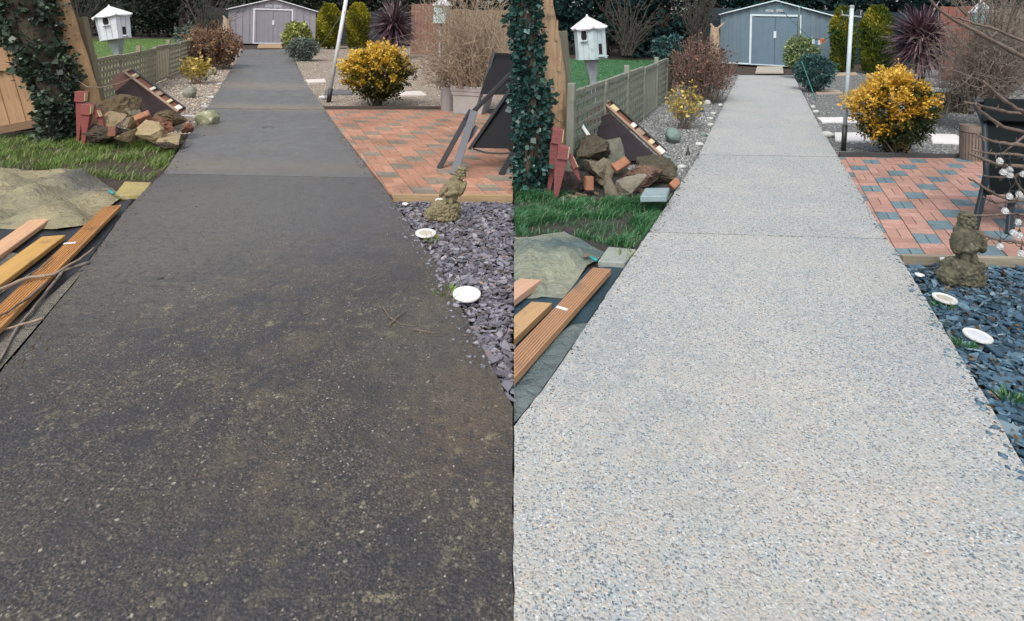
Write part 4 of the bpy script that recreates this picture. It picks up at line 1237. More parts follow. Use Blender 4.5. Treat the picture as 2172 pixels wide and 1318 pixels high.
def split_trunk(label, spine, Y, mat, seed):
    pts = [P(x, y, Y) for x, y, _ in spine]
    rad = [q * PX(Y) for _, _, q in spine]
    root = thing('split_trunk', label, 'tree trunk', (pts[0].x, pts[0].y, -0.08))
    r = random.Random(seed)
    mb = MB()
    n = 14
    vs_, fs = [], []
    fine = []
    for i in range(len(pts) - 1):
        for k in range(5):
            t = k / 5
            fine.append((pts[i].lerp(pts[i + 1], t), rad[i] * (1 - t) + rad[i + 1] * t))
    fine.append((pts[-1], rad[-1]))
    for i, (p, q) in enumerate(fine):
        for k in range(n):
            a = 2 * math.pi * k / n
            w = q * (1 + 0.13 * math.sin(3 * a + i * 0.12) + 0.12 * mnoise.noise(V3((math.cos(a) * 2, math.sin(a) * 2, i * 0.35 + seed))))
            vs_.append(p + V3((math.cos(a) * w, math.sin(a) * w, 0)))
    for i in range(len(fine) - 1):
        for k in range(n):
            fs.append((i * n + k, i * n + (k + 1) % n, (i + 1) * n + (k + 1) % n, (i + 1) * n + k))
    fs.append(tuple(range((len(fine) - 1) * n, len(fine) * n)))
    o = MB().add(vs_, fs).build('trunk', mat, root, smooth=True)
    # long axis of the grain is the height: turn the mesh so that its own X is upwards
    R = Matrix.Rotation(math.radians(90), 3, 'Y')
    for v in o.data.vertices:
        v.co = R @ v.co
    o.rotation_euler = (0, -math.radians(90), 0)
    mb = MB()
    top = pts[-2]
    for k in range(5):
        b = fine[int(len(fine) * (0.2 + 0.14 * k))][0]
        c = fine[int(len(fine) * (0.2 + 0.14 * k))][1]
        a = r.uniform(3.6, 5.8)
        e = b + V3((math.cos(a), math.sin(a), 0)) * c * 0.98
        MB().bar(e, e + V3((0.01, -0.005, 0.22)), 0.035, 0.02, (0, 1, 0), 0.012, 0.006).build('splinter', mat, root)
    return root
split_trunk('bare splintered pale wood trunk leaning left behind the red stakes, left garden', [(201, 262, 21), (186, 205, 20), (168, 140, 19), (148, 70, 18), (126, 0, 20), (104, -70, 22), (75, -150, 24)], 7.3, M_SPLIT, 3)
split_trunk('bare splintered pale wood trunk behind the red stakes, right garden', [(1192, 330, 22), (1184, 250, 22), (1174, 150, 21), (1166, 70, 18), (1151, 0, 18), (1138, -80, 18), (1125, -160, 20)], 6.0, M_SPLITR, 5)
def post(label, top, bot, w, Y, mat, cat='post', thick=0.09):
    a, b = P(*bot, Y), P(*top, Y)
    o = board('fence_post', a, b, w * PX(Y), thick, mat, up=(0, -1, 0.0), bev=0.006)
    return tag(o, label, cat)
post('greenish square timber post beside the splintered trunk, left garden', (170, 38), (212, 235), 23, 7.55, M_POST)
post('grey green square timber post beside the splintered trunk, right garden', (1192, 66), (1211, 320), 21, 6.25, M_POSTR)

# tan fence panel at the left picture edge
def tan_panel():
    Y = 6.95
    root = thing('board_fence', 'tan wooden fence panel of upright boards tilting beside the ivy', 'fence', G(0, 300, -0.05))
    for k in range(-1, 14):
        bx, by = 84 - 17.5 * k, 262 + 2.6 * k
        tx, ty = 50 - 17.5 * k, 146 + 2.0 * k
        dy = 0.012 * (k % 2)
        board('board', P(bx, by, Y + dy), P(tx, ty, Y + dy), 18.5 * PX(Y), 0.014, M_FENCEW, root, up=(0, -1, 0), bev=0.003)
        if k >= 1:
            board('board', P(tx - 2, ty - 12, Y + dy), P(tx - 12, ty - 44 - 5 * k, Y + dy), 18 * PX(Y), 0.014, M_FENCEW, root, up=(0, -1, 0), bev=0.003)
    board('rail', P(66, 137, Y - 0.03), P(-240, 172, Y - 0.03), 13 * PX(Y), 0.035, M_FENCEW, root, up=(0, -1, 0))
    board('gravel_board', P(98, 258, Y - 0.02), P(-230, 318, Y - 0.02), 17 * PX(Y), 0.03, wood('gravel_board_brown', (0.22, 0.13, 0.075), (0.14, 0.085, 0.05), 0.8), root, up=(0, -1, 0))
tan_panel()

# low trellis fences
def trellis(label, p_near, p_far, h, npan, mat, seed, slat_at, lean=0.0):
    """a run of panels from p_near to p_far (ground points)"""
    r = random.Random(seed)
    root = thing('trellis_fence', label, 'fence', p_near)
    d = (p_far - p_near); L = d.length; d.normalize()
    side = V3((d.y, -d.x, 0))
    pw = L / npan
    up = V3((0, 0, 1))
    for k in range(npan + 1):
        b = p_near + d * pw * k
        hh = h * (1.17 if k % 2 == 0 else 1.04) + r.uniform(-0.03, 0.03)
        board('post', b + up * -0.05, b + up * hh, 0.075, 0.075, mat, root, up=side, bev=0.006)
    for k in range(npan):
        a = p_near + d * (pw * k + 0.045); b = p_near + d * (pw * (k + 1) - 0.045)
        off = side * 0.0
        dz = r.uniform(-0.02, 0.02)
        board('rail', a + up * (h + dz), b + up * (h + dz), 0.055, 0.045, mat, root, up=side)
        board('rail', a + up * (0.06 + dz), b + up * (0.06 + dz), 0.045, 0.04, mat, root, up=side)
        n = 7
        w = (b - a).length
        if k in slat_at:
            n = 8
            for i in range(n):
                q = a + (b - a) * ((i + 0.5) / n)
                board('lath', q + up * (0.085 + dz), q + up * (h - 0.025 + dz), w / n * 0.62, 0.018, mat, root, up=side, bev=0.002)
        else:
            for i in range(n):
                q = a + (b - a) * ((i + 0.5) / n)
                board('lath', q + up * (0.085 + dz), q + up * (h - 0.03 + dz), w / n * 0.58, 0.012, mat, root, up=side, bev=0.0015)
            m = 6
            for i in range(m):
                z = 0.14 + (h - 0.24) * i / (m - 1) + dz
                board('lath', a + side * 0.012 + up * z, b + side * 0.012 + up * z, 0.052, 0.010, mat, root, up=side, bev=0.0015)
trellis('low weathered trellis fence running to the brown shrub beside the wet path', G(196, 240, -0.06), G(400, 150, -0.06), 0.80, 6, M_TREL, 3, (3,))
trellis('low grey green trellis fence running to the red brown shrub beside the pale path', G(1208, 385, -0.06), G(1412, 214, -0.06), 0.86, 5, M_TRELR, 4, (3,))

# bird houses on posts
def dovecote(label, bl, br, tl, tr, apex, post_bot, Y, mat, mroof, mpost, n=6, hole=(0.3, 0.25), face=-90):
    cb = (P(*bl, Y) + P(*br, Y)) / 2; ct = (P(*tl, Y) + P(*tr, Y)) / 2
    r0 = (P(*br, Y) - P(*bl, Y)).length / 2; r1 = (P(*tr, Y) - P(*tl, Y)).length / 2
    base = P(*post_bot, Y)
    base = G(*post_bot, -0.05); base.y = Y; base.x = P(*post_bot, Y).x
    root = thing('bird_house', label, 'bird house', (base.x, Y, -0.05))
    ax = (ct - cb).normalized()
    x = V3((1, 0, 0)); x = (x - ax * x.dot(ax)).normalized(); y = ax.cross(x)
    roff = (face / 60.0 - 0.5) % 1.0
    def ring(c, r):
        off = roff
        return [c + (x * math.cos(a) + y * math.sin(a)) * r for a in [2 * math.pi * (k + off) / n for k in range(n)]]
    lo, hi = ring(cb, r0), ring(ct, r1)
    # wall panels with thin gaps between them
    for k in range(n):
        a, b, c, d = lo[k], lo[(k + 1) % n], hi[(k + 1) % n], hi[k]
        cen = (a + b + c + d) / 4
        nrm = (b - a).cross(d - a).normalized()
        if nrm.dot(cen - (cb + ct) / 2) < 0: nrm = -nrm
        q = [cen + (p - cen) * 0.985 for p in (a, b, c, d)]
        MB().prism(q, -nrm * 0.015).build('wall_panel', mat, root)
        if nrm.y < -0.1:
            for f in (0.33, 0.66):
                s0 = a.lerp(b, f) + nrm * 0.001; s1 = d.lerp(c, f) + nrm * 0.001
                MB().bar(s0.lerp(s1, 0.02), s0.lerp(s1, 0.98), 0.006, 0.004, nrm).build('board_joint', M_GREYPOST, root)
    core = MB()
    core.prism([cb + (p - cb) * 0.93 + ax * 0.004 for p in lo], (ct - cb) * 0.99)
    core.build('inner_box', M_DARKHOLE, root)
    # entrance on the front left face: frame, dark plate for the shaded opening, sill
    fk = max(range(n), key=lambda k: ((lo[k] + lo[(k + 1) % n]) / 2 - cb).dot(V3((math.cos(math.radians(face)), math.sin(math.radians(face)), 0))))
    a, b, c, d = lo[fk], lo[(fk + 1) % n], hi[(fk + 1) % n], hi[fk]
    cen = (a + b + c + d) / 4
    nrm = (b - a).cross(d - a).normalized()
    if nrm.dot(cen - (cb + ct) / 2) < 0: nrm = -nrm
    fx = ((c + d) / 2 - (a + b) / 2).normalized()
    e = (b - a).normalized()
    if e.x < 0: e = -e
    hc = cen + fx * ((ct - cb).length * hole[1]) - e * r0 * hole[0] * 0.3
    wh, hh = r0 * 0.36, (ct - cb).length * 0.17
    pts = [hc + e * (wh / 2 * math.cos(t)) + fx * (hh * max(-0.8, math.sin(t) * 1.2)) for t in [i * math.pi / 8 for i in range(16)]]
    MB().prism([p + nrm * 0.004 for p in pts], -nrm * 0.02).build('entrance', M_DARKHOLE, root)
    MB().bar(hc - e * wh * 0.62 - fx * hh * 0.95 + nrm * 0.02, hc + e * wh * 0.62 - fx * hh * 0.95 + nrm * 0.02, 0.05, 0.015, fx).build('ledge', mat, root)
    # second, low opening on the right hand face with a perch
    k2 = max(range(n), key=lambda k: ((lo[k] + lo[(k + 1) % n]) / 2 - cb).dot(V3((1, -0.6, 0))))
    a, b, c, d = lo[k2], lo[(k2 + 1) % n], hi[(k2 + 1) % n], hi[k2]
    m = (a + b) / 2
    e2 = (b - a).normalized(); fx = ((c + d) / 2 - m).normalized(); nr2 = e2.cross(fx)
    if nr2.dot(m - cb) < 0: nr2 = -nr2
    q = m + fx * (ct - cb).length * 0.12
    MB().prism([q + nr2 * 0.004 + e2 * wh * 0.35, q + nr2 * 0.004 - e2 * wh * 0.35, q + nr2 * 0.004 - e2 * wh * 0.35 + fx * hh * 2, q + nr2 * 0.004 + e2 * wh * 0.35 + fx * hh * 2], -nr2 * 0.015).build('entrance', M_DARKHOLE, root)
    MB().bar(m + ax * 0.03, m + ax * 0.03 + nr2 * 0.10, 0.12, 0.015, ax).build('ledge', mat, root)
    # floor and roof of six leaves with dipping edges
    MB().prism([cb + (p - cb) * 1.05 - ax * 0.012 for p in lo], ax * 0.012).build('floor', mat, root)
    ap = P(*apex, Y)
    ev = []
    for k in range(n):
        a, b = hi[k], hi[(k + 1) % n]
        a2 = ct + (a - ct) * 1.16 - ax * 0.012; b2 = ct + (b - ct) * 1.16 - ax * 0.012
        ev.append([a2, a2.lerp(b2, 0.25) - ax * 0.022, a2.lerp(b2, 0.5) - ax * 0.03, a2.lerp(b2, 0.75) - ax * 0.022, b2])
    for k in range(n):
        MB().prism(ev[k] + [ap], ax * 0.014).build('roof_leaf', mroof, root)
        MB().bar(ev[k][0] + ax * 0.010, ap + ax * 0.012, 0.022, 0.02, ax).build('roof_ridge', mroof, root)
    MB().lathe(ap, [(0.022, 0.0), (0.02, 0.02), (0.008, 0.045)], 8).build('finial', mroof, root)
    # post: a flared bracket and a square pole
    MB().bar(cb - ax * 0.36, cb - ax * 0.012, 0.085, 0.085, (0, -1, 0), 0.21, 0.21).build('bracket', mpost, root)
    MB().bar(V3((base.x, Y, -0.08)), cb - ax * 0.36, 0.09, 0.09, (0, -1, 0)).build('pole', mpost, root)
    return root
dovecote('tilted white six sided bird house on a post behind the trellis, left garden', (216, 82), (275, 84), (205, 34), (271, 35), (231, 15), (262, 190), 11.2, M_WHITE, M_WHITE2, M_GREYPOST, face=-76)
dovecote('white six sided bird house with scalloped roof on a post, right garden', (1220, 122), (1288, 124), (1215, 58), (1284, 59), (1245, 37), (1265, 262), 8.7, M_WHITER, pm('pale_roof_paint', (0.66, 0.64, 0.66), (0.5, 0.5, 0.53), 8, 0.6, 0.1), M_GREYPOST, face=-115)

# red brown stakes with block heads, leaning against the ivy
def stake(label, head, shaft_top, tip, Y, mat, hw, group, sw=None):
    """head: centre px of the block and its size px"""
    hx, hy, w, h = head
    a = P(*shaft_top, Y); b = P(*tip, Y)
    root = thing('garden_stake', label, 'stake', b)
    d = (a - b).normalized()
    sw = sw or w * 0.72
    MB().bar(b, a, sw * 0.30 * PX(Y), 0.02, (0, -1, 0), sw * PX(Y), 0.05).build('shaft', mat, root, bevel=0.003)
    c = P(hx, hy, Y)
    MB().bar(c - d * h / 2 * PX(Y), c + d * h / 2 * PX(Y), w * PX(Y), 0.09, (0, -1, 0)).build('head', mat, root, bevel=0.004)
    e = c + V3((w * 0.5 * PX(Y) + 0.004, -0.02, 0))
    MB().bar(e - d * h * 0.40 * PX(Y), e + d * h * 0.40 * PX(Y), 0.007, 0.045, (0, -1, 0)).build('face_strip', M_CREAM, root)
    return root
SG, SGR = 'red stakes by the left rubble heap', 'red stakes by the right rubble heap'
stake('tallest red brown stake with a block head against the ivy, left garden', (174, 205, 21, 22), (172, 218), (166, 300), 6.62, M_RED, 0.1, SG, 17)
stake('red brown stake with block head in front of the tallest one, left garden', (186, 232, 22, 22), (184, 244), (178, 305), 6.5, M_RED, 0.1, SG, 20)
stake('short red stake tilting right over the rubble, left garden', (209, 240, 9, 18), (210, 246), (222, 272), 6.55, M_RED, 0.1, SG, 12)
stake('tallest red brown stake with a block head against the ivy, right garden', (1181, 288, 22, 32), (1178, 303), (1163, 414), 5.2, M_REDR, 0.1, SGR, 22)
stake('red brown stake with block head in front of the tallest one, right garden', (1193, 323, 22, 28), (1190, 337), (1177, 430), 5.05, M_REDR, 0.1, SGR, 26)
stake('short red stake tilting right over the rubble, right garden', (1214, 342, 11, 28), (1216, 352), (1230, 382), 5.1, M_REDR, 0.1, SGR, 14)

# broken cabinet lying on its side
def cabinet(label, A, B, C, Dd, strip0, strip1, sw, wing, m, mat_edge, seed):
    root_p = P(*B[:2], B[2])
    root = thing('broken_cabinet', label, 'cabinet', (root_p.x, root_p.y, -0.05))
    a, b, c, d = (P(*q[:2], q[2]) for q in (A, B, C, Dd))
    nrm = (b - a).cross(d - a).normalized()
    if nrm.y > 0: nrm = -nrm
    MB().prism([a, b, c, d], -nrm * 0.02).build('panel', m, root, bevel=0.003)
    s0, s1 = P(*strip0[:2], strip0[2]), P(*strip1[:2], strip1[2])
    ax = (s1 - s0).normalized()
    up = nrm.cross(ax)
    if up.z < 0: up = -up
    w = sw * PX(s0.y)
    # the open end: two long rails with broken cross blocks between
    board('rail', s0, s1, w * 0.30, 0.03, mat_edge, root, up=nrm)
    o0, o1 = s0 + up * w * 0.85, s1 + up * w * 0.85
    board('rail', o0 + ax * 0.06, o1, w * 0.22, 0.03, M_BLACK, root, up=nrm)
    board('back_board', (s0 + o0) / 2 - nrm * 0.03, (s1 + o1) / 2 - nrm * 0.03, w * 0.9, 0.012, M_CABBR, root, up=nrm)
    for k, f in enumerate((0.02, 0.17, 0.50, 0.62, 0.80, 0.95)):
        q = s0.lerp(s1, f) + up * w * 0.42 + nrm * 0.006
        board('cross_block', q - ax * (0.05 if k % 2 else 0.03), q + ax * (0.05 if k % 2 else 0.03), w * 0.62, 0.02, (mat_edge, M_CREAM, M_PALE)[k % 3], root, up=nrm)
    wp = [P(*q[:2], q[2]) for q in wing]
    n2 = (wp[1] - wp[0]).cross(wp[2] - wp[0]).normalized()
    MB().prism(wp, n2 * 0.015).build('side_panel', M_CABBR, root, bevel=0.002)
    return root
cabinet('broken dark brown cabinet on its side behind the rubble, left garden', (283, 163, 8.2), (379, 243, 7.45), (318, 250, 7.2), (243, 196, 7.9), (262, 152, 8.25), (378, 238, 7.5), 16, [(233, 173, 8.15), (256, 152, 8.3), (285, 165, 8.22), (246, 194, 7.95)], M_CAB, M_CABIN, 1)
cabinet('broken dark brown cabinet on its side behind the rubble, right garden', (1290, 236, 6.9), (1398, 337, 6.45), (1332, 342, 6.25), (1253, 272, 6.7), (1278, 216, 6.95), (1402, 330, 6.5), 19, [(1241, 248, 6.85), (1272, 216, 6.98), (1294, 238, 6.92), (1256, 268, 6.75)], M_CABR, M_CABIN, 2)
o = board('white_lath', P(1200, 216, 6.15), P(1252, 292, 6.0), 7 * PX(6.1), 0.012, M_WHITE2, up=(0, -1, 0)); tag(o, 'white painted lath leaning between the grey post and the cabinet, right garden', 'lath')
o = board('white_lath', G(374, 246, 0.06), G(420, 247, 0.03), 0.045, 0.02, M_WHITE2); tag(o, 'white painted lath lying between rubble and pale ball stone, left garden', 'lath')
def vine(label, pts, r, mat):
    mb = MB(); mb.tube([P(*p) for p in pts], r, 5)
    tag(mb.build('vine', mat, smooth=True), label, 'vine')
vine('thin tan vine sagging from the splintered trunk to the cabinet, left garden', [(150, 158, 7.1), (165, 172, 7.05), (185, 185, 7.0), (215, 186, 7.1), (250, 178, 7.3), (275, 168, 7.6), (293, 159, 8.0)], 0.007, M_TWIG)
vine('thin grey vine sagging from the ivy to the cabinet, right garden', [(1160, 226, 5.6), (1172, 246, 5.65), (1186, 258, 5.7), (1220, 262, 5.9), (1262, 252, 6.3), (1298, 238, 6.7)], 0.006, M_TWIGR)
def bramble(label, base, tips, mat):
    p = P(*base); root = thing('bramble_stem', label, 'stem', p)
    mb = MB(); r = random.Random(5)
    for t in tips:
        twig(mb, p, P(*t), 0.006, 0.003, r, 7, 0.05)
    mb.build('stem', mat, root)
bramble('thin dark bare stems rising beside the grey post, right garden', (1218, 285, 5.95), [(1246, 170, 6.0), (1195, 150, 6.0), (1228, 215, 5.9), (1168, 240, 5.9)], M_BRANCH)

# ---- rubble heaps: every lump is a thing of its own
GR_L, GR_R = 'rubble heap by the wet path', 'rubble heap by the pale path'
rl = [('big mossy red brown lump on top of the left rubble heap', 'moss', (206, 204, 296, 250), 6.95, 0.45, 0.35),
      ('greenish grey stone behind the big mossy lump, left heap', 'grey', (270, 212, 304, 252), 7.0, 0.3, 0.6),
      ('thin tan slab piece under the big mossy lump, left heap', 'tan', (215, 240, 267, 266), 6.7, 0.3, 0.7),
      ('bent brown lump in the middle of the left heap', 'tan', (260, 244, 292, 280), 6.65, 0.3, 0.6),
      ('reddish crumbling brickwork lump right of the middle, left heap', 'red', (300, 246, 364, 290), 6.75, 0.35, 0.5),
      ('mossy long stone lying on the right of the left heap', 'moss', (318, 231, 393, 272), 6.95, 0.35, 0.4),
      ('small tan rock at the foot of the left heap', 'tan', (257, 270, 292, 303), 6.5, 0.3, 0.6),
      ('dark soil covered rubble lump beside the red stakes, left heap', 'dark', (190, 258, 262, 305), 6.6, 0.35, 0.45),
      ('flat yellowish slab piece leaning on the front of the left heap', 'slab', (283, 258, 345, 303), 6.5, 0.14, 0.75),
      ('small brown stone at the path end of the left heap', 'red', (388, 262, 408, 284), 6.9, 0.15, 0.6),
      ('dark brick stub under the paving piece, left heap', 'dark', (334, 297, 386, 318), 6.4, 0.25, 0.75)]
for k, (lab, m, box, Y, dep, bx) in enumerate(rl):
    sl_ = m in ('tan', 'slab', 'grey')
    rock_px('rubble_lump', lab, 'rubble', box, Y, RUB[m], 40 + k, dep, GR_L, 0.9 if sl_ else bx, 0.055 if sl_ else 0.12, 10 if sl_ else 15, (0.0, -0.22, 0.2)[k % 3] if sl_ else 0.0)
rr_ = [('big mossy red brown lump on top of the right rubble heap', 'moss', (1206, 287, 1294, 346), 5.75, 0.45, 0.35),
       ('greenish grey stone with orange top behind the mossy lump, right heap', 'grey', (1282, 298, 1326, 354), 5.85, 0.3, 0.6),
       ('thin tan slab piece under the big mossy lump, right heap', 'tan', (1222, 337, 1283, 374), 5.45, 0.28, 0.7),
       ('bent brown grey lump in the middle of the right heap', 'tan', (1262, 340, 1312, 393), 5.4, 0.3, 0.6),
       ('reddish crumbling brickwork lump right of the middle, right heap', 'red', (1316, 346, 1418, 398), 5.55, 0.35, 0.45),
       ('mossy long stone lying on the right of the right heap', 'moss', (1343, 329, 1436, 386), 5.75, 0.35, 0.4),
       ('tan grey rock at the foot of the right heap', 'tan', (1264, 380, 1312, 427), 5.2, 0.3, 0.6),
       ('dark soil covered rubble lump beside the red stakes, right heap', 'dark', (1184, 364, 1268, 424), 5.4, 0.35, 0.45),
       ('flat grey slab piece leaning on the front of the right heap', 'slab', (1303, 362, 1380, 424), 5.25, 0.14, 0.75),
       ('dark brick stub under the blue grey paving piece, right heap', 'dark', (1360, 416, 1414, 446), 5.0, 0.22, 0.75)]
for k, (lab, m, box, Y, dep, bx) in enumerate(rr_):
    sl_ = m in ('tan', 'slab', 'grey')
    rock_px('rubble_lump', lab, 'rubble', box, Y, RUBR[m], 60 + k, dep, GR_R, 0.9 if sl_ else bx, 0.055 if sl_ else 0.12, 10 if sl_ else 15, (0.0, -0.22, 0.2)[k % 3] if sl_ else 0.0)
def brick_px(label, a, b, w, t, mat, group):
    o = board('brick', P(*a), P(*b), w, t, mat, up=(0.15, -0.6, 0.75), bev=0.006)
    tag(o, label, 'brick', group)
brick_px('loose orange brick on top of the left heap', (286, 254, 6.55), (318, 241, 6.62), 0.085, 0.06, M_ORANGE, GR_L)
brick_px('loose orange brick on top of the right heap', (1302, 359, 5.3), (1331, 341, 5.36), 0.085, 0.06, M_ORANGE, GR_R)
brick_px('upright broken orange brick in the dark lump, left heap', (238, 290, 6.42), (240, 268, 6.44), 0.08, 0.06, RUB['red'], GR_L)
brick_px('upright broken orange brick in the dark lump, right heap', (1249, 404, 5.2), (1249, 374, 5.22), 0.08, 0.06, M_ORANGE, GR_R)
brick_px('small orange brick end next to the pale path, right heap', (1424, 398, 5.3), (1438, 384, 5.34), 0.07, 0.06, M_ORANGE, GR_R)
for lab, top, z, mat, g in (('yellowish paving piece resting on a dark stub by the wet path', [(342, 284), (384, 283), (380, 300), (331, 300)], 0.10, RUB['slab'], GR_L),
                            ('blue grey paving piece resting on a dark stub by the pale path', [(1368, 399), (1420, 398), (1414, 416), (1358, 417)], 0.115, pm('blue_grey_slab', (0.26, 0.34, 0.36), (0.2, 0.27, 0.29), 9, 0.8, 0.4, 50, 0.005), GR_R)):
    slab_px('paving_piece', lab, 'slab', top, z, 0.05, mat, 0.006, g)
r_ = random.Random(9)
for lab, g, x0, x1, y0, y1, mats, nn in (('small broken fragment at the foot of the left rubble heap', 'fragments of the left rubble heap', 195, 395, 288, 308, RUB, 14), ('small broken fragment at the foot of the right rubble heap', 'fragments of the right rubble heap', 1190, 1430, 405, 434, RUBR, 16)):
    for k in range(nn):
        x, y = r_.uniform(x0, x1), r_.uniform(y0, y1)
        w = r_.uniform(7, 17) * (1 if x < 1000 else 1.2)
        rock_px('rubble_fragment', lab, 'rubble', (x - w / 2, y - w * 0.55, x + w / 2, y + w * 0.15), D(x, y, -0.05), mats[r_.choice(('red', 'tan', 'dark', 'grey', 'red'))], 300 + k + int(x0), w * PX(6), g, 0.5, 0.12, 12, sub=2)
M_PALEST = pm('pale_stone', (0.55, 0.55, 0.52), (0.38, 0.40, 0.38), 14, 0.85, 0.3)
def stones(lst, mats, group, what):
    for k, (lab, x, y, w, h, m) in enumerate(lst):
        Y = D(x, y + h / 2, -0.045)
        rock_px('boulder' if w > 24 else 'edge_stone', lab, 'stone', (x - w / 2, y - h / 2, x + w / 2, y + h / 2 + 2), Y, mats[m], 90 + k + int(x), (w * 0.8) * PX(Y), group, 0.15, 0.06, 26, smooth=True)
stones([('pale round ball stone standing on the dark wet path edge', 440, 251, 45, 34, 1)], [M_STONE, M_BALL], None, '')
stones([('grey green boulder alone on the gravel behind the left cabinet', 402, 195, 28, 26, 0), ('boulder at the foot of the yellow sprigs, left garden', 452, 151, 18, 17, 0), ('small pale stone below the brown shrub, left garden', 465, 144, 12, 8, 2),
        ('low stone under the yellow sprigs, left garden', 432, 164, 18, 14, 0), ('pale flat stone on wet path edge, nearest the ball stone', 436, 226, 20, 7, 2), ('pale flat stone on wet path edge, second from the ball stone', 447, 207, 16, 7, 2), ('pale flat stone on wet path edge, third from the ball stone', 466, 178, 11, 5, 2), ('pale stone beside the clothes pole foot, left garden', 684, 207, 16, 9, 2)],
       [M_STONE, M_BALL, M_PALEST], 'stones on the gravel by the wet path', '')
stones([('squat blue green boulder alone on the gravel behind the right cabinet', 1427, 287, 36, 34, 0), ('round boulder beside the yellow sprigs, right garden', 1484, 228, 20, 21, 0), ('boulder under the yellow sprigs, right garden', 1463, 245, 24, 26, 0), ('small pale boulder below the red brown shrub, right garden', 1500, 217, 15, 10, 2),
        ('green boulder at the path end of the right rubble heap', 1416, 349, 44, 38, 0),
        ('flat stone on pale path edge, farthest of the row', 1528, 222, 10, 5, 2), ('flat stone on pale path edge, second farthest', 1513, 240, 14, 5, 2), ('flat stone on pale path edge, third farthest', 1506, 251, 14, 5, 2), ('flat stone on pale path edge, fourth farthest', 1507, 264, 14, 6, 2), ('flat stone on pale path edge, fifth farthest', 1492, 286, 16, 6, 0), ('flat stone on pale path edge, sixth farthest', 1484, 305, 18, 6, 2), ('pale flat stone nearest on the edge of the pale path', 1446, 353, 20, 8, 2),
        ('pale flat stone right of the pale path beside the far gravel', 1730, 237, 14, 7, 2), ('small pale stone right of the pale path near the teal shrub', 1724, 226, 10, 5, 2), ('flat blue grey stone right of the pale path by the pole', 1755, 285, 28, 12, 2)],
       [M_STONER, M_BALL, M_PALEST], 'stones on the gravel by the pale path', '')
p = G(1459, 330, -0.045)
tag(MB().lathe(p, [(0.035, 0), (0.03, 0.01), (0.012, 0.06), (0.002, 0.12)], 10).build('black_cone', M_BLACK, smooth=True), 'small black cone standing on the gravel left of the pale path', 'cone')
# ================================================================== SHRUBS AND TREES
def shrub(name, label, cat, box, Y, mat, n, L, W, seed, lump=0.16, shell=(0.55, 1.0), grade=0.0, group=None, stems=10, stem_mat=None, spread=0.8, freq=3, base_py=None, mu=0.45, flat=0.9):
    """box: photo pixels of the crown; leaves spread through its volume, stems below.  grade: new (bright) leaves grow on the top and outside"""
    x0, y0, x1, y1 = box
    c = P((x0 + x1) / 2, (y0 + y1) / 2, Y)
    rx, rz = (x1 - x0) / 2 * PX(Y), (y1 - y0) / 2 * PX(Y)
    ground = -0.05
    root = thing(name, label, cat, (c.x, c.y, ground), group)
    r = np.random.default_rng(seed)
    pts, d, rr = blob(n, c, (rx * 0.95, rx * flat, rz * 0.95), lump, freq, shell, seed)
    keep = pts[:, 2] > ground + 0.02
    pts, d, rr = pts[keep], d[keep], rr[keep]
    m = len(pts)
    t = np.clip(r.normal(mu, 0.2, m), 0, 1)
    if grade:
        clump = np.sin(pts[:, 0] * 11 / rx * 0.6 + seed) * np.sin(pts[:, 2] * 13 / rz * 0.5) * np.sin(pts[:, 1] * 9 + seed * 2)
        t = np.clip(mu + grade * (d[:, 2] * 0.9 - d[:, 0] * 0.35 + 0.35 * clump) + (rr - 0.9) * 0.7 + r.normal(0, 0.13, m), 0, 1)
    leaves('foliage', pts, d + np.array([0, 0, 0.25]), L, W, mat, root, t, spread, r)
    mb = MB(); q = random.Random(seed)
    for k in range(stems):
        a = q.uniform(0, 6.28)
        e = c + V3((math.cos(a) * rx * q.uniform(0.2, 0.8), math.sin(a) * rx * q.uniform(0.2, 0.8), rz * q.uniform(-0.3, 0.6)))
        twig(mb, V3((c.x + math.cos(a) * rx * 0.12, c.y + math.sin(a) * rx * 0.12, ground - 0.02)), e, 0.014, 0.005, q, 6, 0.05)
    mb.build('stem', stem_mat or M_BARK, root)
    return root
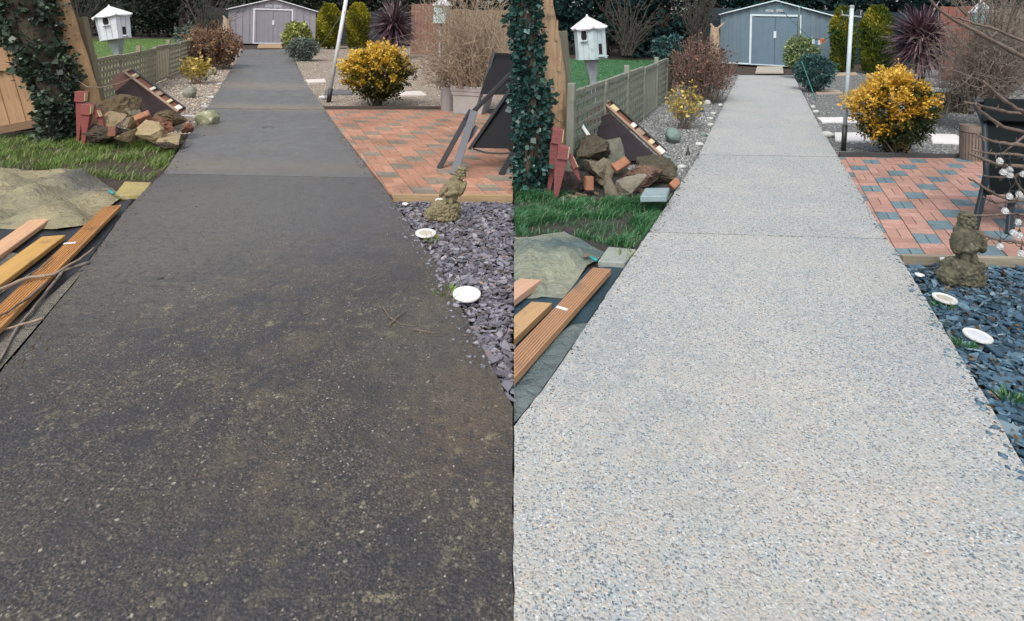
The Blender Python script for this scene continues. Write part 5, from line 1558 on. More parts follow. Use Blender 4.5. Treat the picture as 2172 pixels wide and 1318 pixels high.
def stemmy(name, label, cat, box, Y, leafm, nleaf, L, W, seed, nst, sm, r0=0.008, spread=1.0, group=None, leaf_from=0.35, base_w=0.3, mu=0.5, base_px=None):
    """upright bare stems from one foot with sparse leaves along them"""
    x0, y0, x1, y1 = box
    q = random.Random(seed); r = np.random.default_rng(seed)
    ground = -0.05
    cx = (x0 + x1) / 2
    b0 = P(cx, y1, Y); b0.z = ground
    root = thing(name, label, cat, b0, group)
    hw, hh = (x1 - x0) / 2 * PX(Y), (y1 - y0) * PX(Y)
    mb = MB(); pos = []; dr = []
    for k in range(nst):
        a = q.uniform(0, 6.28); u = math.sqrt(q.random())
        top_h = hh * (1 - 0.40 * u * u) * q.uniform(0.72, 1.03)
        b = b0 + V3((math.cos(a) * hw * base_w * u, math.sin(a) * hw * base_w * u, 0))
        e = b0 + V3((math.cos(a) * hw * u * 1.0, math.sin(a) * hw * u * 0.9, top_h))
        pts = twig(mb, b, e, r0, r0 * 0.4, q, 7, 0.035 * spread, 4)
        for s in range(2):
            i = q.randrange(2, 6)
            d = V3((q.gauss(0, 1), q.gauss(0, 1), q.uniform(0.3, 1.2))).normalized()
            twig(mb, pts[i], pts[i] + d * hh * q.uniform(0.08, 0.2), r0 * 0.5, r0 * 0.25, q, 4, 0.05, 4)
            for w in range(3):
                pos.append(pts[i] + d * hh * q.uniform(0.05, 0.2)); dr.append(d)
        for w in range(max(1, nleaf // nst)):
            f = q.uniform(leaf_from, 1.0) * 5.99
            i = int(f); p = pts[i].lerp(pts[i + 1], f - i)
            d = V3((q.gauss(0, 1), q.gauss(0, 1), q.gauss(0.2, 0.7))).normalized()
            pos.append(p + d * q.uniform(0, 0.05) * hh); dr.append(d)
    mb.build('stem', sm, root)
    pos = np.array([tuple(p) for p in pos]); dr = np.array([tuple(p) for p in dr])
    ok = pos[:, 2] > ground
    leaves('foliage', pos[ok], dr[ok], L, W, leafm, root, np.clip(r.normal(mu, 0.25, ok.sum()), 0, 1), 0.9, r)
    return root

# brown shrubs, yellow sprigs
stemmy('brown_shrub', 'brown dry leaved shrub left of the shed beside the wet path', 'shrub', (385, 40, 517, 146), 16.0, L_BROWN, 4200, 0.075, 0.05, 51, 130, M_TWIG, 0.010, base_w=0.45, leaf_from=0.2)
stemmy('brown_shrub', 'red brown twiggy shrub left of the shed beside the pale path', 'shrub', (1413, 62, 1567, 215), 11.7, L_BROWNR, 3300, 0.05, 0.034, 52, 190, M_TWIGR, 0.007, base_w=0.45, leaf_from=0.3)
stemmy('yellow_shrub', 'small yellow sprigged shrub on the gravel beside the wet path', 'shrub', (382, 110, 456, 178), 12.6, L_YEL, 300, 0.075, 0.05, 53, 34, M_TWIG, 0.007, base_w=0.15, leaf_from=0.45, mu=0.62)
stemmy('yellow_shrub', 'small yellow sprigged shrub on the gravel beside the pale path', 'shrub', (1406, 160, 1500, 270), 8.6, L_YEL, 300, 0.05, 0.034, 54, 34, M_TWIGR, 0.006, base_w=0.12, leaf_from=0.5, mu=0.6)
shrub('green_shrub', 'grey green leaves behind the red brown shrub, right garden', 'shrub', (1385, 70, 1450, 140), 12.9, L_TEALR, 700, 0.08, 0.05, 57, group=None)
shrub('green_shrub', 'dull green leaves behind the brown shrub, left garden', 'shrub', (372, 50, 420, 110), 17.5, L_TEAL, 600, 0.10, 0.06, 58)
# variegated and grey green shrubs in front of the sheds
shrub('variegated_shrub', 'yellow green variegated shrub in front of the shed door, left garden', 'shrub', (598, 46, 662, 112), 23.5, L_VAR, 2200, 0.13, 0.075, 61, 0.15)
shrub('variegated_shrub', 'yellow green variegated shrub in front of the shed door, right garden', 'shrub', (1664, 72, 1738, 158), 17.0, L_VARR, 2200, 0.10, 0.06, 62, 0.15)
shrub('grey_green_shrub', 'low grey green shrub at the right edge of the wet path', 'shrub', (610, 80, 677, 128), 19.6, L_TEAL, 2200, 0.10, 0.045, 63, 0.12)
shrub('grey_green_shrub', 'low dark teal shrub at the right edge of the pale path', 'shrub', (1686, 112, 1768, 192), 13.9, L_TEALR, 2600, 0.085, 0.035, 64, 0.12)
# golden shrubs by the patios
def golden(label, box, Y, mat, seed, nspr, per, L):
    """a rounded shrub of many short leafy sprigs; the young outer sprigs on top and on one side are yellow, the old ones green"""
    x0, y0, x1, y1 = box
    r = np.random.default_rng(seed); q = random.Random(seed)
    c = P((x0 + x1) / 2, (y0 + y1) / 2, Y)
    rx, rz = (x1 - x0) / 2 * PX(Y), (y1 - y0) / 2 * PX(Y)
    root = thing('golden_shrub', label, 'shrub', (c.x, c.y, -0.05), 'golden shrubs behind the patios')
    tip, d, rr = blob(nspr, c, (rx * 0.92, rx * 0.85, rz * 0.93), 0.12, 3.4, (0.66, 1.0), seed)
    hole = np.array([mnoise.noise(V3((p[0] * 7, p[1] * 7, p[2] * 7 + 3 * seed))) for p in tip])
    sel = (hole < 0.22) | (rr < 0.82)
    tip, d, rr = tip[sel], d[sel], rr[sel]; nspr = int(sel.sum())
    tip = tip + d * (r.uniform(0, 1, (nspr, 1)) ** 4 * 0.11)                       # a few sprigs stick out
    low = (tip[:, 2] - (c.z - rz)) / (2 * rz)
    squeeze = np.clip(0.70 + 0.70 * low, 0.6, 1.0)                                    # narrower towards the foot
    tip[:, 0] = c.x + (tip[:, 0] - c.x) * squeeze; tip[:, 1] = c.y + (tip[:, 1] - c.y) * squeeze
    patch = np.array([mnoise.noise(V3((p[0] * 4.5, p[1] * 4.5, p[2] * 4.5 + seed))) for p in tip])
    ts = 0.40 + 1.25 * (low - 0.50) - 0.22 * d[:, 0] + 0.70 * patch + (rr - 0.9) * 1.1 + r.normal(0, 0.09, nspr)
    k = np.repeat(np.arange(nspr), per)
    n = len(k)
    pos = tip[k] + r.normal(0, 0.020, (n, 3)) - d[k] * r.uniform(0, 0.09, (n, 1))
    ok = pos[:, 2] > -0.03
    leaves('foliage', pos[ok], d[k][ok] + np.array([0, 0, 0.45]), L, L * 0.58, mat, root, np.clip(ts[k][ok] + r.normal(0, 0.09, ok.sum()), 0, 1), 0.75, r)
    mb = MB()
    for j in range(26):
        e = V3(tuple(tip[q.randrange(nspr)]))
        twig(mb, V3((c.x + q.uniform(-0.1, 0.1), c.y + q.uniform(-0.1, 0.1), -0.07)), c.lerp(e, 0.85), 0.014, 0.005, q, 6, 0.04)
    mb.build('stem', M_BARK, root)
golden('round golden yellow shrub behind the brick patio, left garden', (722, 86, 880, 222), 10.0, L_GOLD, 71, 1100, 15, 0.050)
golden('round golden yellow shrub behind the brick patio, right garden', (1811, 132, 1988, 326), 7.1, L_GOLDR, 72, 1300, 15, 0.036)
# clipped golden conifers
def conifer(label, box, Y, mat, seed, n):
    x0, y0, x1, y1 = box
    r = np.random.default_rng(seed)
    c = P((x0 + x1) / 2, y1, Y); w = (x1 - x0) / 2 * PX(Y); top = P(x0, y0, Y).z
    root = thing('golden_conifer', label, 'conifer', (c.x, Y, -0.05), 'clipped golden conifers')
    z = r.uniform(0.0, 1.0, n)
    a = r.uniform(0, 6.28, n)
    prof = np.clip(np.minimum(1.0, 0.80 + z * 0.5) * np.minimum(1, (1.04 - z) * 3) ** 0.6, 0, 1)
    rad = w * prof * (0.90 + 0.10 * np.sin(a * 5 + z * 9 + seed)) * r.uniform(0.72, 1.04, n)
    sq = 1 / np.maximum(np.abs(np.cos(a)), np.abs(np.sin(a))) ** 0.55
    pos = np.stack([c.x + np.cos(a) * rad * np.minimum(sq, 1.12), Y + np.sin(a) * rad, 0.02 + z * (top - 0.02)], 1)
    d = np.stack([np.cos(a) * 0.5, np.sin(a) * 0.5, np.full(n, 0.9)], 1)
    leaves('foliage', pos, d, 0.12, 0.04, mat, root, np.clip(0.30 + 0.40 * z + 0.2 * np.sin(pos[:, 0] * 6 + pos[:, 2] * 4) - 0.12 * np.cos(a) + r.normal(0, 0.16, n), 0, 1), 0.45, r)
    MB().tube([V3((c.x, Y, -0.1)), V3((c.x, Y, top * 0.8))], [0.07, 0.03], 8).build('trunk', M_BARK, root)
conifer('clipped golden conifer nearer the shed, left garden', (673, 10, 722, 104), 27.0, L_CON, 81, 9000)
conifer('clipped golden conifer nearer the purple strap plant, left garden', (735, 8, 782, 102), 27.5, L_CON, 82, 9000)
conifer('clipped golden conifer nearer the shed, right garden', (1764, 17, 1808, 152), 20.3, L_CONR, 83, 9000)
conifer('clipped golden conifer nearer the purple strap plant, right garden', (1828, 15, 1888, 156), 20.0, L_CONR, 84, 11000)
# purple strap leaved plants
def cordyline(label, cx, cy, Y, R, seed, n=420):
    r = random.Random(seed)
    c = P(cx, cy, Y)
    root = thing('purple_strap_plant', label, 'plant', (c.x, Y, -0.05))
    MB().tube([V3((c.x, Y, -0.1)), V3((c.x + 0.02, Y, c.z * 0.5)), c], [0.09, 0.08, 0.07], 8).build('trunk', M_BARK, root)
    V, F, T = [], [], []
    for k in range(n):
        a = r.uniform(0, 6.28); el = math.asin(r.uniform(-0.85, 0.98))
        d = V3((math.cos(a) * math.cos(el), math.sin(a) * math.cos(el), math.sin(el)))
        side = d.cross(V3((0, 0, 1)))
        if side.length < 0.1: side = V3((1, 0, 0))
        side = (side.normalized() + V3((r.gauss(0, 0.3), r.gauss(0, 0.3), r.gauss(0, 0.3)))).normalized()
        L = R * r.uniform(0.72, 1.08); w = 0.028 * r.uniform(0.8, 1.2)
        s = c + V3((0, 0, r.uniform(-0.25, 0.25))) * R
        droop = r.uniform(0.05, 0.28) * L * math.cos(el)
        i0 = len(V)
        for f, ww in ((0.06, 0.6), (0.4, 1.0), (0.75, 0.75), (1.0, 0.08)):
            p = s + d * L * f - V3((0, 0, droop * f * f))
            V += [tuple(p - side * w * ww), tuple(p + side * w * ww)]
        t = min(1, max(0, r.gauss(0.5, 0.25)))
        for j in range(3):
            F.append((i0 + 2 * j, i0 + 2 * j + 1, i0 + 2 * j + 3, i0 + 2 * j + 2)); T.append(t)
    npobj('strap_leaves', np.array(V), np.array(F), L_CORD, root, t=T)
cordyline('purple spiky strap leaved plant beside the golden shrub, left garden', 836, 54, 22.0, 1.05, 91, 760)
cordyline('purple spiky strap leaved plant beside the golden shrub, right garden', 1956, 82, 15.5, 1.02, 92, 760)

# bare twiggy shrubs on the right of each garden
def bare_shrub(label, foot, tips, Y, m, seed, n, r0, hang=0.0, nm='bare_shrub', spreadY=0.5, forks=3, root_z=None):
    q = random.Random(seed)
    b0 = P(*foot, Y)
    root = thing(nm, label, 'shrub', b0 if root_z is None else (b0.x, b0.y, root_z))
    mb = MB()
    for k in range(n):
        tx = q.uniform(tips[0], tips[2]); ty = q.uniform(tips[1], tips[3])
        Y2 = Y + q.uniform(-spreadY, spreadY)
        e = P(tx, ty, Y2)
        s = b0 + V3((q.uniform(-0.28, 0.24), q.uniform(-0.12, 0.22), 0))
        mid = s.lerp(e, 0.5) + V3((0, 0, q.uniform(0.05, 0.32) * (e - s).length)) + V3((q.gauss(0, 0.05), q.gauss(0, 0.05), q.gauss(0, 0.05)))
        pts = []
        for i in range(7):
            t = i / 6
            p = s * (1 - t) ** 2 + mid * 2 * t * (1 - t) + e * t * t
            if hang: p.z -= hang * t ** 3
            pts.append(p + V3((q.gauss(0, 1), q.gauss(0, 1), q.gauss(0, 1))) * 0.034 * (1 if i else 0))
        mb.tube(pts, [r0 * (1 - 0.75 * i / 6) for i in range(7)], 4)
        for f in range(forks):
            i = q.randrange(2, 6)
            d = ((pts[i + 1] - pts[i]).normalized() * 0.7 + V3((q.gauss(0, 1.0), q.gauss(0, 0.8), q.gauss(0.0, 0.7)))).normalized()
            twig(mb, pts[i], pts[i] + d * q.uniform(0.2, 0.65), r0 * 0.5, r0 * 0.22, q, 6, 0.10, 4)
    mb.build('branch', m, root)
    return root
bare_shrub('dense bare twiggy shrub growing from the pale square planter, left garden', (1000, 186), (878, -40, 1145, 165), 9.3, M_TWIG, 101, 150, 0.009, nm='bare_shrub', spreadY=0.6, forks=4)
bare_shrub('low spreading bare twigs of a shrub behind the round grey pot, left garden', (962, 190), (880, 50, 1000, 185), 9.7, M_TWIG, 102, 90, 0.008, spreadY=0.5, forks=3)
bare_shrub('dense bare twiggy shrub behind the black chair, right garden', (2090, 235), (1985, -60, 2280, 170), 8.8, M_TWIGR, 103, 190, 0.011, spreadY=0.9, forks=4)
bare_shrub('tangle of pale bare twigs beside the stone bird bath, right garden', (2030, 240), (1978, 75, 2120, 215), 9.2, M_TWIGR, 104, 90, 0.008, spreadY=0.4, forks=3)
shrub('green_shrub', 'dark green low shrub behind the twigs beside the teal bird house, right garden', 'shrub', (2085, 70, 2140, 140), 11.0, L_TEALR, 500, 0.08, 0.05, 105)

for k, (lab, x, yb, t, Y, m) in enumerate((('leafless grey brown tree behind the lawn beside the bird house, left garden', 170, 82, (100, -60, 300, 60), 30.0, M_TWIGR), ('leafless pale tree behind the brown shrub, left garden', 430, 84, (370, -50, 520, 50), 27.0, M_TWIGR), ('leafless grey tree behind the lawn right of the bird house, right garden', 1330, 118, (1270, -50, 1420, 90), 24.5, M_TWIGR), ('leafless tree left of the shed roof, right garden', 1480, 110, (1420, -50, 1545, 40), 22.5, M_TWIGR))):
    bare_shrub(lab, (x, yb), t, Y, pm('dark_bare_wood', (0.085, 0.075, 0.062), (0.045, 0.04, 0.034), 12, 0.9, 0.5), 140 + k, 40, 0.026, nm='bare_tree', spreadY=0.8, forks=5)
# dark evergreens closing the gardens
def evergreen(label, X, Y, w, h, mat, seed, n=3400, group='dark evergreens behind the gardens'):
    r = np.random.default_rng(seed); q = random.Random(seed)
    root = thing('evergreen_tree', label, 'tree', (X, Y, -0.12), group)
    mb = MB()
    mb.tube([V3((X, Y, -0.2)), V3((X + q.uniform(-0.2, 0.2), Y, h * 0.45)), V3((X, Y, h * 0.9))], [0.22, 0.15, 0.05], 8)
    for k in range(7):
        a = q.uniform(0, 6.28); z0 = h * q.uniform(0.08, 0.7)
        twig(mb, V3((X, Y, z0)), V3((X + math.cos(a) * w * 0.75, Y + math.sin(a) * w * 0.75, z0 + h * q.uniform(0.02, 0.18))), 0.07, 0.02, q, 5, 0.05)
    mb.build('trunk', M_BARK, root)
    pos, dd = [], []
    nc = 26
    for k in range(nc):
        a = q.uniform(0, 6.28); z = h * (0.06 + 0.9 * (k + 0.5) / nc); u = w * (1.05 - 0.55 * (z / h) ** 2) * math.sqrt(q.uniform(0.15, 1.0))
        c = (X + math.cos(a) * u * 0.8, Y + math.sin(a) * u * 0.8, z)
        s = w * q.uniform(0.36, 0.55)
        p, d, _ = blob(n // nc, c, (s, s, s * 0.75), 0.25, 2.5, (0.35, 1.0), seed * 50 + k)
        pos.append(p); dd.append(d)
    pos = np.concatenate(pos); dd = np.concatenate(dd)
    ok = pos[:, 2] > 0.0
    leaves('crown', pos[ok], dd[ok] + np.array([0, 0, -0.2]), 0.30, 0.15, mat, root, np.clip(r.beta(2, 2.6, ok.sum()), 0, 1), 0.9, r)
EV = [(-46, 39), (-40, 36), (-34.5, 37), (-29.5, 36), (-25.2, 37.5), (-21.2, 36.4), (-17.4, 38), (-13.5, 38.5), (-9.6, 38), (-5.7, 36.5), (-2.2, 31)]
wd = ['leftmost', 'second', 'third', 'fourth', 'fifth', 'sixth', 'seventh', 'eighth', 'ninth', 'tenth', 'last']
for k, (X, Y) in enumerate(EV):
    evergreen('dark evergreen of the row behind the left garden, %s from the left' % wd[k], X, Y, 3.0, 5.2, L_DARK, 200 + k)
ER = [(1.6, 30), (4.6, 28), (7.6, 28.5), (10.6, 29.5), (13.8, 31), (17.0, 31), (20.2, 29.5), (23.4, 28), (27, 28), (31, 29)]
for k, (X, Y) in enumerate(ER):
    evergreen('blue black evergreen of the row behind the right garden, %s from the left' % wd[k], X, Y, 2.5, 5.0, L_DARKR, 230 + k, 3400, 'blue black evergreens behind the right garden')

ORD = ['first', 'second', 'third', 'fourth', 'fifth', 'sixth', 'seventh', 'eighth', 'ninth', 'tenth', 'eleventh', 'twelfth', 'thirteenth', 'fourteenth']
for k in range(14):
    X = -52 + k * 4.6
    evergreen('tall dark evergreen of the rearmost row, %s from the left picture edge' % ORD[k], X, 43 + (k % 3), 3.6, 6.4, L_DARK, 260 + k, 2600, 'rearmost dark evergreens')
for k in range(11):
    X = 3 + k * 3.6
    evergreen('tall blue black evergreen of the rearmost row, %s from the middle of the picture' % ORD[k], X, 35.5 + (k % 3), 3.0, 6.0, L_DARKR, 290 + k, 2600, 'rearmost blue black evergreens')
# ================================================================== SHEDS
def metal_mat(name, a, b):
    s = NT(name)
    c = s.mix(s.ramp(s.noise(2.5, 5), [(0.35, 0.0), (0.7, 1.0)]), a, b)
    s.base(c); s.rough(0.5); s.b.inputs['Specular IOR Level'].default_value = 0.4
    s.bump(s.noise(14, 3), 0.06, 0.01)
    return s.m
M_SHED, M_SHEDR = metal_mat('grey_sheet_metal', (0.30, 0.285, 0.315), (0.26, 0.25, 0.28)), metal_mat('blue_grey_sheet_metal', (0.125, 0.185, 0.225), (0.11, 0.162, 0.20))
M_DOOR, M_DOORR = metal_mat('grey_door_metal', (0.27, 0.26, 0.30), (0.24, 0.235, 0.27)), metal_mat('blue_grey_door_metal', (0.118, 0.178, 0.228), (0.105, 0.158, 0.205))
M_TRIM, M_TRIMR = metal_mat('white_trim', (0.72, 0.72, 0.76), (0.62, 0.62, 0.66)), metal_mat('pale_blue_white_trim', (0.56, 0.66, 0.70), (0.48, 0.58, 0.62))
def shed(label, xl, xr, base_y, eave_y, ridge, door, vents, yaw_px, mats, dep=3.0):
    """front wall seen square on: pixels of its edges; the shed stands along the path's direction"""
    xc = (xl + xr) / 2
    g = G(xc, base_y, -0.03); Y = g.y
    k = PX(Y)
    v = ray(yaw_px, 50); v.z = 0; v.normalize()           # into the depth
    u = V3((v.y, -v.x, 0))                                # along the front
    root = thing('garden_shed', label, 'shed', g)
    W = (xr - xl) * k / abs(u.x + 0.0) * 1.0
    he = (base_y - eave_y) * k; hr = (base_y - ridge) * k
    msh, mdo, mtr = mats
    def pt(a, h, d=0.0):                                  # a across (0..1), h up, d into depth
        return g + u * ((a - 0.5) * W) + V3((0, 0, h)) + v * d
    # front wall in upright ribs
    n = 26
    fd = ((door[0] - xl) / (xr - xl), (door[1] - xl) / (xr - xl), (base_y - door[2]) * k)
    for i in range(n):
        a0, a1 = i / n, (i + 1) / n
        top = lambda a: he + (hr - he) * (1 - abs(a - 0.5) * 2) - 0.02
        z0 = 0.0
        if a0 > fd[0] - 0.01 and a1 < fd[1] + 0.01:
            z0 = fd[2]
        m = MB()
        r = 0.028 if i % 2 else 0.0
        m.prism([pt(a0, z0, -r), pt(a1, z0, -r), pt(a1, top(a1), -r), pt(a0, top(a0), -r)], v * 0.03)
        m.build('wall_rib', msh, root)
    for a, nm in ((0.0, 'side_wall'), (1.0, 'side_wall')):
        m = MB(); s = 0.012 if a == 0 else -0.012
        m.prism([pt(a, 0, 0.03), pt(a, he - 0.02, 0.03), pt(a, he - 0.02, dep), pt(a, 0, dep)], u * s)
        m.build(nm, msh, root)
    MB().prism([pt(0.005, 0, dep), pt(0.995, 0, dep), pt(0.995, he - 0.03, dep), pt(0.5, hr - 0.04, dep), pt(0.005, he - 0.03, dep)], v * 0.02).build('back_wall', msh, root)
    # roof: two slopes with overhang and a white barge along the gable
    ov = 0.025
    for s in (0, 1):
        e, r = (pt(-ov, he - 0.03, -0.10), pt(0.5, hr + 0.0, -0.10)) if s == 0 else (pt(1 + ov, he - 0.03, -0.10), pt(0.5, hr, -0.10))
        rf = MB().prism([e, r, r + v * (dep + 0.2), e + v * (dep + 0.2)], (0, 0, 0.035)).build('roof', mtr, root)
        MB().bar(e + V3((0, 0, 0.0)) - v * 0.012, r - v * 0.012, 0.02, 0.13, v).build('barge_board', mtr, rf)
    # doors
    zt = fd[2]
    mid = (fd[0] + fd[1]) / 2
    for s, (a0, a1) in enumerate(((fd[0] + 0.004, mid - 0.0015), (mid + 0.0015, fd[1] - 0.004))):
        dr = MB().prism([pt(a0, 0.02, 0.0), pt(a1, 0.02, 0.0), pt(a1, zt - 0.02, 0.0), pt(a0, zt - 0.02, 0.0)], v * 0.02).build('door', mdo, root)
        for q in range(1, 4):
            aa = a0 + (a1 - a0) * q / 4
            MB().bar(pt(aa, 0.05, -0.004), pt(aa, zt - 0.05, -0.004), 0.025, 0.008, v).build('rib', mdo, dr)
        if s == 0:
            MB().bar(pt(mid, zt * 0.56, -0.02), pt(mid, zt * 0.70, -0.02), 0.10, 0.025, v).build('handle', mtr, dr)
    fw = 0.075
    MB().bar(pt(fd[0], 0, -0.02), pt(fd[0], zt + fw, -0.02), fw, 0.03, v).build('door_frame', mtr, root)
    MB().bar(pt(fd[1], 0, -0.02), pt(fd[1], zt + fw, -0.02), fw, 0.03, v).build('door_frame', mtr, root)
    MB().bar(pt(fd[0], zt + fw / 2, -0.022), pt(fd[1], zt + fw / 2, -0.022), 0.03, fw, (0, 0, 1)).build('door_frame', mtr, root)
    MB().bar(pt(fd[0], 0.02, -0.025), pt(fd[1], 0.02, -0.025), 0.05, 0.04, (0, 0, 1)).build('threshold', mtr, root)
    MB().bar(pt(0.0, 0.03, -0.02), pt(fd[0] - 0.01, 0.03, -0.02), 0.03, 0.06, (0, 0, 1)).build('base_rail', mtr if mats[0] is M_SHEDR else msh, root)
    for (x0, x1, y0, y1) in vents:
        a0, a1 = (x0 - xl) / (xr - xl), (x1 - xl) / (xr - xl)
        h0, h1 = (base_y - y1) * k, (base_y - y0) * k
        vt = MB().prism([pt(a0, h0, -0.03), pt(a1, h0, -0.03), pt(a1, h1, -0.03), pt(a0, h1, -0.03)], v * 0.02).build('vent', mtr, root)
        for q in range(3):
            z = h0 + (h1 - h0) * (q + 0.5) / 3
            MB().bar(pt(a0 + 0.004, z, -0.036), pt(a1 - 0.004, z, -0.036), 0.02, 0.018, (0, 0, 1)).build('louvre', M_GREYPOST, vt)
    return root
shed('grey metal shed with white door frame at the end of the wet path', 500, 657, 93, 22, -2, (544, 613, 22), [(564, 576, 11, 17), (580, 592, 11, 17)], 578, (M_SHED, M_DOOR, M_TRIM))
shed('blue grey metal shed with white door frame at the end of the pale path', 1543, 1741, 140, 33, 2, (1599, 1685, 35), [(1625, 1638, 21, 27), (1644, 1657, 20, 26)], 1641, (M_SHEDR, M_DOORR, M_TRIMR))
slab_px('door_step', 'tan timber step in front of the shed door, left garden', 'step', [(548, 93.5), (596, 93.5), (599, 101), (546, 101)], -0.01, 0.05, M_EDGE, 0.004)
slab_px('door_step', 'pale timber step in front of the shed door, right garden', 'step', [(1606, 141), (1660, 141), (1662, 154), (1602, 154)], -0.01, 0.05, wood('step_pale', (0.44, 0.40, 0.33), (0.34, 0.31, 0.26), 0.8), 0.004)

# dark board fences behind
def back_fence(label, x0, x1, Yf, h, mat, nb, slope=0.0):
    a = V3(((x0 - CX) / FPX * Yf, Yf, -0.1)); b = V3(((x1 - CX) / FPX * Yf, Yf + slope, -0.1))
    root = thing('board_fence', label, 'fence', a)
    for k in range(nb):
        z = (k + 0.5) * h / nb
        board('board', a + V3((0, 0, z)), b + V3((0, 0, z + 0.0)), h / nb * 0.94, 0.02 + 0.004 * (k % 2), mat, root, up=(0, -1, 0), bev=0.004)
    n = max(2, int((b - a).length / 1.9))
    for k in range(n + 1):
        p = a.lerp(b, k / n) + V3((0, 0.06, 0))
        board('post', p, p + V3((0, 0, h + 0.06)), 0.1, 0.08, mat, root, up=(0, -1, 0))
M_DKF, M_DKFR = wood('dark_fence_stain', (0.030, 0.036, 0.042), (0.018, 0.022, 0.026), 0.8), wood('dark_fence_stain_cool', (0.016, 0.034, 0.042), (0.010, 0.022, 0.028), 0.8)
back_fence('dark stained board fence behind the shed, left garden', 440, 905, 33.6, 1.95, M_DKF, 9)
back_fence('dark blue stained board fence behind the shed, right garden', 1480, 2020, 26.3, 2.45, M_DKFR, 11)
M_COP, M_COPR = wood('copper_fence', (0.25, 0.14, 0.10), (0.18, 0.10, 0.075), 0.8), wood('copper_fence_cool', (0.27, 0.105, 0.075), (0.20, 0.08, 0.06), 0.8)
def upright_fence(label, x0, x1, top, Yf, mat, nb):
    root = thing('board_fence', label, 'fence', V3(((x0 - CX) / FPX * Yf, Yf, -0.1)))
    w = (x1 - x0) * PX(Yf) / nb
    h = P((x0 + x1) / 2, top, Yf).z
    for k in range(nb):
        x = (x0 - CX) * PX(Yf) + (k + 0.5) * w
        board('board', V3((x, Yf + 0.012 * (k % 2), -0.1)), V3((x, Yf + 0.012 * (k % 2), h + random.uniform(-0.03, 0.03))), w * 0.97, 0.02, mat, root, up=(0, -1, 0), bev=0.004)
    board('rail', V3(((x0 - CX) * PX(Yf), Yf + 0.05, h * 0.75)), V3(((x1 - CX) * PX(Yf), Yf + 0.05, h * 0.75)), 0.09, 0.04, mat, root, up=(0, -1, 0))
upright_fence('copper brown upright board fence behind the purple plant, left garden', 872, 935, 9, 24.5, M_COP, 9)
upright_fence('copper brown upright board fence behind the purple plant, right garden', 1994, 2072, 14, 18.5, M_COPR, 9)
M_BEIF, M_BEIFR = wood('beige_fence', (0.24, 0.175, 0.12), (0.17, 0.12, 0.085), 0.85), wood('grey_beige_fence', (0.19, 0.16, 0.13), (0.13, 0.11, 0.09), 0.85)
upright_fence('weathered beige board fence behind the bare twigs, left garden', 938, 1150, 22, 22.5, M_BEIF, 26)
upright_fence('weathered grey board fence behind the bare twigs, right garden', 2076, 2420, 22, 18.0, M_BEIFR, 36)

# sawn stumps by the sheds
def stump(label, x, y0, y1, w, Y, mat):
    b = P(x, y1, Y); t = P(x, y0, Y)
    root = thing('tree_stump', label, 'stump', (b.x, Y, -0.08))
    MB().tube([V3((b.x, Y, -0.1)), V3((b.x, Y, b.z)), t], [w * 0.6 * PX(Y), w * 0.5 * PX(Y), w * 0.42 * PX(Y)], 10).build('trunk', mat, root, smooth=False)
    m = MB()
    m.tube([t.lerp(b, 0.4), t + V3((w * 1.0 * PX(Y), 0, w * 0.5 * PX(Y)))], [w * 0.14 * PX(Y), w * 0.07 * PX(Y)], 7)
    m.tube([t.lerp(b, 0.3), t + V3((-w * 0.45 * PX(Y), 0, w * 0.35 * PX(Y)))], [w * 0.2 * PX(Y), w * 0.1 * PX(Y)], 7)
    m.build('branch_stub', mat, root)
M_STUMP = pm('sawn_wood', (0.42, 0.32, 0.22), (0.28, 0.2, 0.14), 15, 0.85, 0.4)
stump('sawn pale tree stump with a branch stub left of the shed, left garden', 481, 40, 60, 17, 20.0, M_STUMP)
stump('sawn pale tree stump with a branch stub left of the shed, right garden', 1516, 58, 80, 20, 15.0, M_STUMP)

# clothes poles
def clothes_pole(label, base, top, w, sock, mats):
    b = G(*base, -0.05); Y = b.y
    t = P(*top, Y)
    root = thing('clothes_pole', label, 'pole', b)
    m = P(*sock, Y)
    r = w / 2 * PX(Y)
    MB().tube([m, t], [r * 0.9, r * 0.9], 12).build('tube', mats[0], root, smooth=True)
    MB().tube([b, m + (t - m).normalized() * 0.02], [r * 1.1, r * 1.1], 12).build('socket', mats[1], root, smooth=True)
    ax = (t - m).normalized()
    MB().tube([t, t + ax * 0.03], [r * 1.15, r * 0.9], 12).build('cap', M_GREYPOST, root)
    q = t - ax * 0.10
    MB().bar(q - V3((0.13, 0, 0)), q + V3((0.13, 0, -0.02)), 0.018, 0.018).build('cross_arm', M_GREYPOST, root)
    for s in (-0.12, 0.12):
        MB().tube([q + V3((s, 0, 0)), q + V3((s, 0, 0.05)), q + V3((s * 1.15, 0, 0.06))], 0.006, 5).build('hook', M_GREYPOST, root)
M_POLE, M_POLER = pm('white_pole_paint', (0.66, 0.67, 0.70), (0.56, 0.57, 0.60), 8, 0.4, 0.05), pm('pale_blue_pole_paint', (0.48, 0.56, 0.60), (0.38, 0.46, 0.50), 8, 0.35, 0.05)
clothes_pole('white clothes pole with black foot leaning right beside the wet path', (697, 219), (738, -22), 9, (701, 190), (M_POLE, M_BLACK))
clothes_pole('pale clothes pole with black foot beside the pale path', (1789, 321), (1807, 16), 9, (1792, 268), (M_POLER, M_BLACK))
def line(name, label, pts, r, mat, cat='rope'):
    mb = MB(); mb.tube([P(*p) for p in pts], r, 5)
    return tag(mb.build(name, mat, smooth=True), label, cat)
M_ROPE = pm('grey_green_rope', (0.20, 0.22, 0.16), None, 30, 0.8, 0)
M_ROPEG = pm('green_rope', (0.03, 0.17, 0.15), None, 30, 0.7, 0)
line('washing_line', 'slack rope running from the white clothes pole to the low shrub', [(730, 25, 10.3), (712, 50, 11.5), (696, 76, 13.5), (684, 93, 16), (674, 106, 18.8)], 0.009, M_ROPE)
